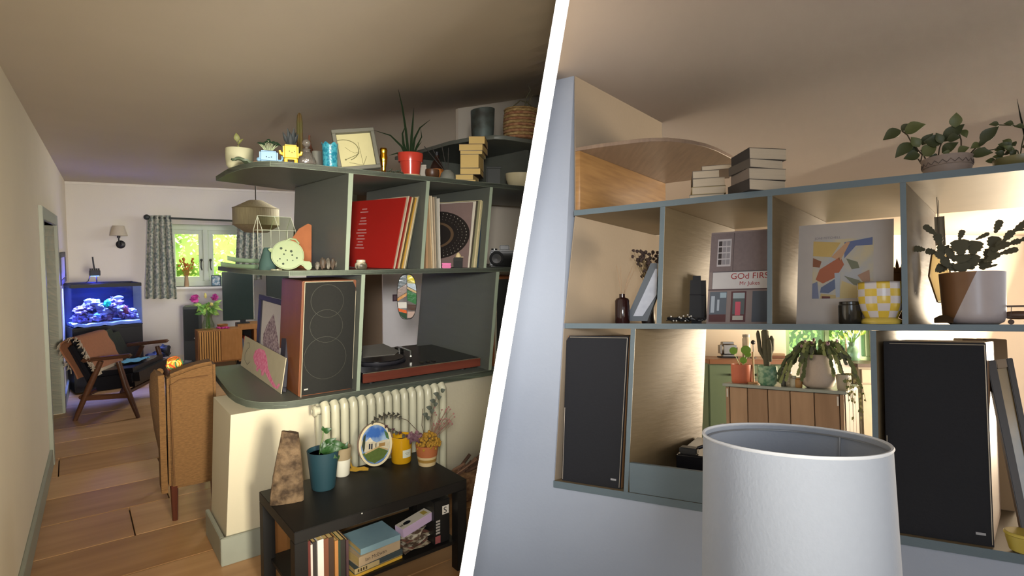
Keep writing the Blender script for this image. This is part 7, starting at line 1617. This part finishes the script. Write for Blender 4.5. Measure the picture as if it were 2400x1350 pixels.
r, S, P = on_r('yellow_bowl', 'small yellow glazed bowl at the lower right corner', 'bowl', 2405, .02, ZB); MB(S).lathe([(24, 0), (30, 4), (36, 30), (37, 46), (35, 46), (33, 30), (26, 6), (0, 4)], 32).build('bowl', plain('a5923c', .4), r); MB(S).lathe([(37, 38), (39, 40), (39, 44), (37, 46)], 32).build('rim', plain('b09c44', .4), r)
# ================================================================== floor lamp with the white drum shade
d_ = 1.18; C0 = on_d('R', 1856, 1028, d_); S = mpp('R', C0)
base = Vector((C0.x, C0.y, -.2)); r = thing('drum_floor_lamp', 'floor lamp with a large white fabric drum shade in the foreground', 'floor lamp', 'R', base); zt4 = C0.z + .2
r0, r1, hh = 197 * S, 207 * S, 400 * S
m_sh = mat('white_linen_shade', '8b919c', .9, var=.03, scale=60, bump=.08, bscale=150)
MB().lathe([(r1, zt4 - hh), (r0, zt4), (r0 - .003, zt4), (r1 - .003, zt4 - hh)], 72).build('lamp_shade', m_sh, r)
for rad, z_ in ((r0 - .001, zt4), (r1 - .001, zt4 - hh)):
    MB().tube([(rad * math.cos(t), rad * math.sin(t), z_) for t in [2 * PI * i / 60 for i in range(61)]], .0035, 6).build('shade_rim', plain('b9bcc2', .7), r)
MB().tube([((r0 - .008) * math.cos(t), (r0 - .008) * math.sin(t), zt4 - .012) for t in [2 * PI * i / 60 for i in range(61)]], .002, 5).build('wire_ring', plain('8a8c90', .4, metal=.6), r)
for i in range(3):
    t = .5 + 2 * PI * i / 3; MB().tube([((r0 - .008) * math.cos(t), (r0 - .008) * math.sin(t), zt4 - .012), ((r0 - .02) * math.cos(t), (r0 - .02) * math.sin(t), zt4 - .2), (.02 * math.cos(t), .02 * math.sin(t), zt4 - .24)], .0022, 5).build('shade_spoke', plain('9a9ca0', .4, metal=.6), r)
MB().lathe([(.02, zt4 - .30), (.02, zt4 - .24), (.012, zt4 - .23), (.035, zt4 - .17), (.02, zt4 - .13), (0, zt4 - .125)], 18).build('bulb', plain('cfcfcf', .2), r)
MB().tube([(0, 0, .02), (0, 0, zt4 - .28)], .012, 12).build('pole', plain('3a3a3c', .4, metal=.8), r); MB().lathe([(.14, 0), (.14, .012), (.03, .025), (0, .025)], 32).build('base', plain('3a3a3c', .4, metal=.8), r)
MB().ball((-.082, -.139, zt4 - .118), (.002, .001, .0026), 8, 6).build('dark_speck', plain('4a4e58', .8), r)
# ================================================================== kitchen seen through the far shelves
IZ = 1.0
iA, iB, iC = on_z('R', 1700, 898, IZ), on_z('R', 1978, 917, IZ), on_z('R', 2031, 902, IZ)
iu = (iB - iA); IW = iu.length; iu.normalize(); ia = math.atan2(iu.y, iu.x); iv = Vector((-iu.y, iu.x, 0)); ID = max((iC - iB).dot(iv), .5)
r = thing('kitchen_island', 'rustic kitchen island clad in upright brown boards with steel top', 'kitchen island', 'R', Vector((iA.x, iA.y, 0)), ia)
isl = r; isM = Matrix.Translation(Vector((iA.x, iA.y, 0))) @ Matrix.Rotation(ia, 4, 'Z')
m_is = [mat('island_board_%d' % i, c, .7, scale=6, col2=c2, sharp=.3, stretch=(3, 3, .4), bump=.1) for i, (c, c2) in enumerate((('a58a70', '8d745c'), ('ad9176', '957b62'), ('9c8168', '856c55')))]
MB().box(-.02, IW + .02, -.02, ID, IZ - .025, IZ).build('worktop', plain('8d9692', .25), r, bevel=.003); MB().box(.02, IW - .02, .02, ID - .03, 0, IZ - .026).build('carcass', plain('3c332b', .7), r)
xs_ = [0] + [((on_y('R', x, 930, (iA.y + iB.y) / 2).x - on_y('R', 1700, 930, (iA.y + iB.y) / 2).x) / (on_y('R', 1978, 930, (iA.y + iB.y) / 2).x - on_y('R', 1700, 930, (iA.y + iB.y) / 2).x)) * IW for x in (1711, 1757, 1807, 1860, 1914, 1968)] + [IW]
for i in range(len(xs_) - 1): MB().box(xs_[i] + .003, xs_[i + 1] - .003, -.004, .0195, .02, IZ - .03).build('board', m_is[i % 3], r, bevel=.003)
for i in range(4): MB().box(IW - .0195, IW + .004, .03 + i * (ID - .06) / 4, .03 + (i + 1) * (ID - .06) / 4 - .006, .02, IZ - .03).build('board', plain('4a3b2e', .7), r, bevel=.003)
for x in (.012, IW - .05): MB().box(x, x + .012, -.008, -.0045, IZ - .12, IZ - .045).build('bracket', plain('c9c7c0', .5), r)
def on_isl(name, label, cat, x, y, group=None, dz=.0006):
    P = on_z('R', x, y, IZ + dz); loc = isM.inverted() @ P; 
    if loc.y < .06: P = isM @ Vector((loc.x, .06, loc.z))
    return thing(name, label, cat, 'R', P, facing(P), group), mpp('R', P), P
r, S, P = on_isl('terracotta_pilea_pot', 'orange terracotta pot with round leaved plant on the island', 'potted plant', 1739, 897)
MB(S).lathe([(21, 0), (22.5, 3), (24, 43), (22, 43), (21, 36), (0, 34)], 28).build('pot', plain('b5644a', .4), r); MB(S).lathe([(0, 36), (21.2, 36)], 20).build('soil', soil, r)
for (x, z_, q) in ((-17, 74, 9), (10, 76, 11), (4, 52, 8), (14, 66, 7)):
    MB(S).tube([(0, 0, 34), (x * .6, 0, z_ * .75), (x, 0, z_)], .7, 4).build('stem', plain('9fb58a', .5), r); MB(S, Matrix.Translation(Vector((x, -3, z_)) * S) @ Matrix.Rotation(1.2, 4, 'X')).lathe([(0, 0), (q, .8), (q, 1.6), (0, 1)], 16).build('leaf', plain('6f9a3f', .45), r)
r, S, P = on_isl('paper_towel_stand', 'pale wooden paper towel post on a round base', 'towel stand', 1766, 899); MB(S).lathe([(15, 0), (15, 4), (0, 4)], 24).build('base', plain('a57f56', .5), r); MB(S).tube([(0, 0, 4), (0, 0, 74)], 2.6, 10).build('post', plain('b08a60', .5), r)
r, S, P = on_isl('cactus_in_green_pot', 'spiny column cactus in a green glazed pot on the island', 'cactus', 1799, 903)
gz = mat('green_reactive_glaze', '4f7a63', .25, scale=26, col2='86a58a', sharp=.1, bump=.35); MB(S).lathe([(15, 0), (20, 6), (22, 26), (22, 44), (20.5, 46), (19, 44), (0, 40)], 30).build('pot', gz, r); MB(S).lathe([(0, 42), (19.5, 42)], 20).build('soil', soil, r)
cm_ = mat('grey_green_cactus', '4a4a3a', .8, var=.25, scale=30, bump=.4)
for pts, rad in (([(0, 0, 42), (-1, 0, 80), (-3, 0, 126), (-3, 0, 132)], [7, 9, 8.5, 3]), ([(3, 0, 62), (10, 0, 84), (11, 0, 108), (11, 0, 116)], [5, 6.5, 6, 2]), ([(-4, 0, 60), (-14, 0, 80), (-18, 0, 120), (-18, 0, 128)], [4, 5, 4.5, 2]), ([(6, -4, 56), (6, -7, 90), (5, -7, 104), (5, -7, 108)], [5, 6, 5, 2])): MB(S).tube(pts, rad, 10).build('cactus_arm', cm_, r)
r, S, P = on_isl('big_white_planter', 'large white round planter with draping christmas cactus on the island', 'potted plant', 1918, 909)
MB(S).lathe([(24, 0), (32, 6), (38, 22), (38, 44), (34, 66), (31, 78), (29, 78), (30, 64), (0, 62)], 40).build('pot', mat('white_speckled_clay', 'aaa096', .6, var=.06, scale=60), r); MB(S).lathe([(0, 66), (31, 66)], 24).build('soil', soil, r); rn = random.Random(91)
sm = [plain('5d6a3f', .5), plain('47542f', .5), plain('7a8552', .5), plain('4a5140', .5)]; nseg = 0
for i in range(44):
    a = rn.uniform(0, 2 * PI); reach = rn.uniform(30, 86); yd = math.sin(a) * 26 - 8; top = 84 + rn.uniform(0, 28); end = 96 - (reach / 86) ** 2 * 75 + rn.uniform(-20, 12)
    x0_, x1_ = 12 * math.cos(a), (reach if math.cos(a) > 0 else -reach) * (.35 + .65 * abs(math.cos(a)))
    pts = [Vector((x0_, yd * .3, 66)), Vector((x0_ + (x1_ - x0_) * .4, yd * .8, top)), Vector((x0_ + (x1_ - x0_) * .75, yd, (top + end) / 2 + 10)), Vector((x1_, yd * 1.1, end))]
    if abs(x1_) < 34: pts[3].y = -40; pts[2].y = -36
    for k_ in range(3):
        for s_ in range(2):
            p, q = pts[k_].lerp(pts[k_ + 1], s_ / 2), pts[k_].lerp(pts[k_ + 1], (s_ + 1.1) / 2); seg_leaf(r, p, q, 7.5, S, sm[(i + k_) % 4]); nseg += 1
    if i % 3 == 0: MB(S).ball(pts[1] + Vector((0, -3, 2)), (3, 3, 4), 7, 5, amp=.4, freq=3, seed=i).build('bud', plain(('a58a94', '5a3440')[i % 2], .6), r)
r, S, P = on_isl('glass_trailing_pot', 'clear glass pot with a plant trailing over the island edge', 'potted plant', 1976, 914)
MB(S).lathe([(11, 0), (12, 2), (15, 36), (14, 36), (11, 4), (0, 3)], 24).build('glass_pot', mat('cloudy_glass', 'a39c8c', .2, var=.1), r); MB(S).lathe([(0, 30), (13.4, 30)], 18).build('soil', soil, r); rn = random.Random(92)
for i in range(12):
    x = rn.uniform(6, 40); pts = [(0, 0, 30), (x * .5, -4, 40), (x, -8 - rn.uniform(0, 10), 10), (x + rn.uniform(-4, 6), -16, rn.uniform(-70, 0))]; MB(S).tube(pts, .5, 4).build('stem', plain('6a6a40', .7), r)
    for t in (.3, .5, .65, .8, .95):
        k_ = min(int(t * 3), 2); f_ = t * 3 - k_; p = Vector(pts[k_]).lerp(Vector(pts[k_ + 1]), f_); MB(S).leaf(p, p + Vector((rn.uniform(-6, 6), -2, rn.uniform(-9, -2))), 5, bend=.2, k=4).build('leaf', plain(('8a8a50', '5f6a38', 'b0a878')[i % 3], .6), r)
for i, (nm_, lab, x, y, w_, h_, c_) in enumerate((('glass_bottle', 'slim dark glass bottle in the jar row on the island', 1836, 905, 5, 44, '55564e'), ('bead_jar', 'jar of speckled beads in the jar row on the island', 1849, 905, 9, 34, 'b5ab94'), ('glass_tumbler', 'clear tumbler in the jar row on the island', 1861, 907, 8, 26, 'b9b7a8'), ('honey_jar', 'small amber honey jar in the jar row on the island', 1872, 908, 8, 24, 'a07a4a'))):
    r, S, P = on_isl(nm_, lab, 'jar', x, y, 'jars on the kitchen island'); MB(S).lathe([(w_ * .9, 0), (w_, 2), (w_, h_ * .75), (w_ * .6, h_ * .85), (w_ * .62, h_ * .95), (0, h_ * .95)], 18).build('glass_body', mat('jar_glass_%d' % i, c_, .15, scale=60, col2='d5cfbe', sharp=.1) if i == 1 else plain(c_, .12), r); MB(S).lathe([(w_ * .72, h_ * .95), (w_ * .72, h_), (0, h_)], 16).build('lid', plain('9a9a94', .3, metal=.8), r)
# counter along the left with worktop, toaster and jar
def kp(x, y, Y): return on_y('R', x, y, Y)
CY_ = KY - .62; cz = kp(1740, 842, CY_).z; cx0, cx1 = kp(1660, 850, CY_).x, kp(1842, 850, CY_).x
mgr = mat('sage_cabinet_paint', '5f7259', .5, var=.04)
cb = thing('base_cabinet', 'sage green kitchen base cabinet below the wooden worktop', 'cabinet', 'R', Vector((cx0, CY_, 0))); cw = cx1 - cx0
MB().box(0, cw, .02, .61, 0, cz - .05).build('carcass', mgr, cb)
for i in range(3):
    d_ = MB().box(.01 + i * cw / 3, (i + 1) * cw / 3 - .01, 0, .0195, .1, cz - .06).build('door', mgr, cb, bevel=.004); MB().tube([((i + .85) * cw / 3, 0, cz - .16), ((i + .85) * cw / 3, -.025, cz - .16)], .012, 10).build('knob', plain('3a3a34', .4), d_)
wt = MB(); wt.box(0, cw + .02, -.03, .61, cz - .049, cz); solo('wooden_worktop', wt, mat('iroko_worktop', '8a5f42', .4, scale=8, col2='714a30', sharp=.3, stretch=(.3, 3, 1)), 'reddish wooden kitchen worktop', 'worktop', 'R', Vector((cx0, CY_, 0)), bevel=.004)
def on_ctr(name, label, cat, x, dy=.3): P = Vector((kp(x, 840, CY_ + dy).x, CY_ + dy, cz + .0006)); return thing(name, label, cat, 'R', P), mpp('R', P), P
r, S, P = on_ctr('chrome_toaster', 'chrome toaster on the wooden worktop', 'toaster', 1706); MB(S).box(-20, 18, -14, 14, 3, 36).build('body', mat('chrome_shell', '8a8680', .25, metal=.9, var=.05), r, bevel=.03, seg=3); MB(S).box(-20, 18, -14, 14, 0, 3).build('base', black, r); MB(S).box(18, 22, -3, 3, 18, 24).build('lever', black, r); MB(S).box(-14, 12, -4, 4, 36, 36.6).build('slot', black, r)
r, S, P = on_ctr('clip_jar', 'tall clip top glass jar behind the round leaved plant', 'jar', 1750); MB(S).lathe([(8, 0), (9, 2), (9, 44), (7, 48), (0, 48)], 18).build('glass_body', plain('b5ab98', .15), r); MB(S).lathe([(8.4, 48.1), (8.4, 54), (0, 55)], 18).build('lid', plain('8f8a80', .2), r); MB(S).lathe([(8, 4), (8.2, 30), (0, 30)], 16).build('contents', plain('b07a50', .6), r)
r, S, P = on_ctr('black_ladle_stand', 'black ladle hanging on a thin stand on the worktop', 'ladle', 1766, .2); MB(S).lathe([(7, 0), (7, 2), (0, 2)], 16).build('base', black, r); MB(S).tube([(0, 0, 2), (0, 0, 36)], 1, 6).build('rod', black, r); MB(S).ball((0, 0, 37), (5.4, 4, 5.4), 12, 8).build('ladle_bowl', black, r)
r, S, P = on_ctr('wooden_tray', 'stacked wooden boards on the worktop behind the cactus', 'chopping board', 1818, .25); MB(S).box(-26, 22, -10, 10, 0, 6).build('lower_board', plain('7a4f38', .5), r, bevel=.003); MB(S).box(-24, 18, -9, 9, 6.1, 11).build('upper_board', plain('a58a6a', .5), r, bevel=.003)
# right hand counter with sink and drawer unit
dx0, dx1 = kp(2014, 850, CY_).x, kp(2110, 850, CY_).x; dzz = kp(2025, 852, CY_).z
cb = thing('drawer_unit', 'cream drawer unit with dark worktop at the right of the kitchen window', 'drawer unit', 'R', Vector((dx0, CY_, 0))); dw = dx1 - dx0
MB().box(0, dw, .02, .61, 0, dzz - .04).build('carcass', plain('a59a86', .6), cb); MB().box(-.04, dw, -.03, .61, dzz - .039, dzz).build('worktop', plain('4a3a30', .4), cb, bevel=.004)
for z0, z1 in ((dzz - .2, dzz - .06), (.1, dzz - .215)): d_ = MB().box(.02, dw - .02, 0, .0195, z0, z1).build('drawer', plain('a89c86', .6), cb, bevel=.004); MB().tube([(.2, -.005, (z0 + z1) / 2), (.4, -.005, (z0 + z1) / 2)], .01, 8).build('handle', black, d_)
sk = thing('belfast_sink', 'white ceramic sink under the kitchen window', 'sink', 'R', Vector((cx1 + .05, CY_ + .02, 0))); sw = dx0 - cx1 - .12
MB().box(0, sw, 0, .05, cz - .25, cz).build('front', plain('c9c6bc', .2), sk, bevel=.01); MB().box(0, sw, .5, .58, cz - .25, cz).build('back', plain('c9c6bc', .2), sk, bevel=.01); MB().box(0, .05, .051, .499, cz - .25, cz).build('side', plain('c9c6bc', .2), sk, bevel=.01); MB().box(sw - .05, sw, .051, .499, cz - .25, cz).build('side', plain('c9c6bc', .2), sk, bevel=.01); MB().box(.0, sw, 0, .58, 0, cz - .2505).build('stand', mgr, sk)
# sill vase
P = Vector((kp(1999, 840, KY - .06).x, KY - .06, kz0 + .0006)); S = mpp('R', P); r = thing('green_glass_vase', 'pale green glass vase with leafy stems on the kitchen sill', 'vase', 'R', P); MB(S).lathe([(12, 0), (15, 6), (15, 24), (7, 38), (9, 46), (8, 46), (5.5, 38), (0, 36)], 24).build('vase', mat('sea_glass', '8fb5a0', .12, var=.05, trans=.5), r); rn = random.Random(93)
for i in range(18):
    a = rn.uniform(-1, 1); p1 = Vector((a * 30, rn.uniform(-8, 0), rn.uniform(56, 84))); MB(S).tube([(0, 0, 34), (a * 8, 0, 52), p1], .7, 4).build('stem', plain('5f8a3c', .6), r); MB(S).leaf(p1 - Vector((a * 5, 0, 8)), p1 + Vector((a * 6, 0, 4)), 8).build('leaf', plain(('7fae3f', 'a9c45a')[i % 2], .5), r)
P = Vector((kp(1984, 840, KY - .06).x, KY - .06, kz0 + .0006)); r = thing('brass_candlestick', 'slim pale candlestick on the kitchen sill', 'candlestick', 'R', P); MB(S).lathe([(6, 0), (6, 2), (2, 5), (2, 40), (3.4, 42), (0, 42)], 14).build('stick', plain('b5a88a', .4), r); MB(S).lathe([(2, 42.1), (2, 70), (0, 71)], 10).build('candle', plain('d8cfb8', .6), r)
# garden outside the kitchen
hg = thing('garden_shrubs', 'bright green shrubs outside the kitchen window', 'shrubs', 'R', Vector(((kx0 + kx1) / 2, KY + 2.4, 0))); mb = MB(); rn = random.Random(94)
mb.sheet([[(-1.6 + 3.2 * i / 20, .2 * noise.noise(Vector((i * .7, j * .7, 8))), -.3 + 3.6 * j / 12) for j in range(13)] for i in range(21)], .05); mb.build('branches', plain('5a7a34', .9), hg); mb = MB()
for i in range(2600):
    x, z_ = rn.uniform(-1.5, 1.5), rn.uniform(.6, 2.8); p = Vector((x, -.3 - rn.uniform(0, .2), z_)); d = Vector((rn.uniform(-1, 1), rn.uniform(-.6, .1), rn.uniform(-1, 1))) * .09; s_ = Vector((rn.uniform(-1, 1), 0, rn.uniform(-1, 1))).normalized() * .03
    mb.add([p, p + d * .5 + s_, p + d, p + d * .5 - s_], [(0, 1, 2, 3)], i % 3)
o = mb.build('leaves', [plain('9fc45a', .7), plain('7fae4a', .7), plain('d2dfa0', .7)], hg, smooth=False); o['kind'] = 'stuff'
mb = MB(); mb.box(1.5, 8, KY + .26, KY + 8, -.08, -.02); o = struct('ground_garden', mb, plain('8aa05a', .9), 'R', label='lawn outside the kitchen window'); clip(o, 'R')
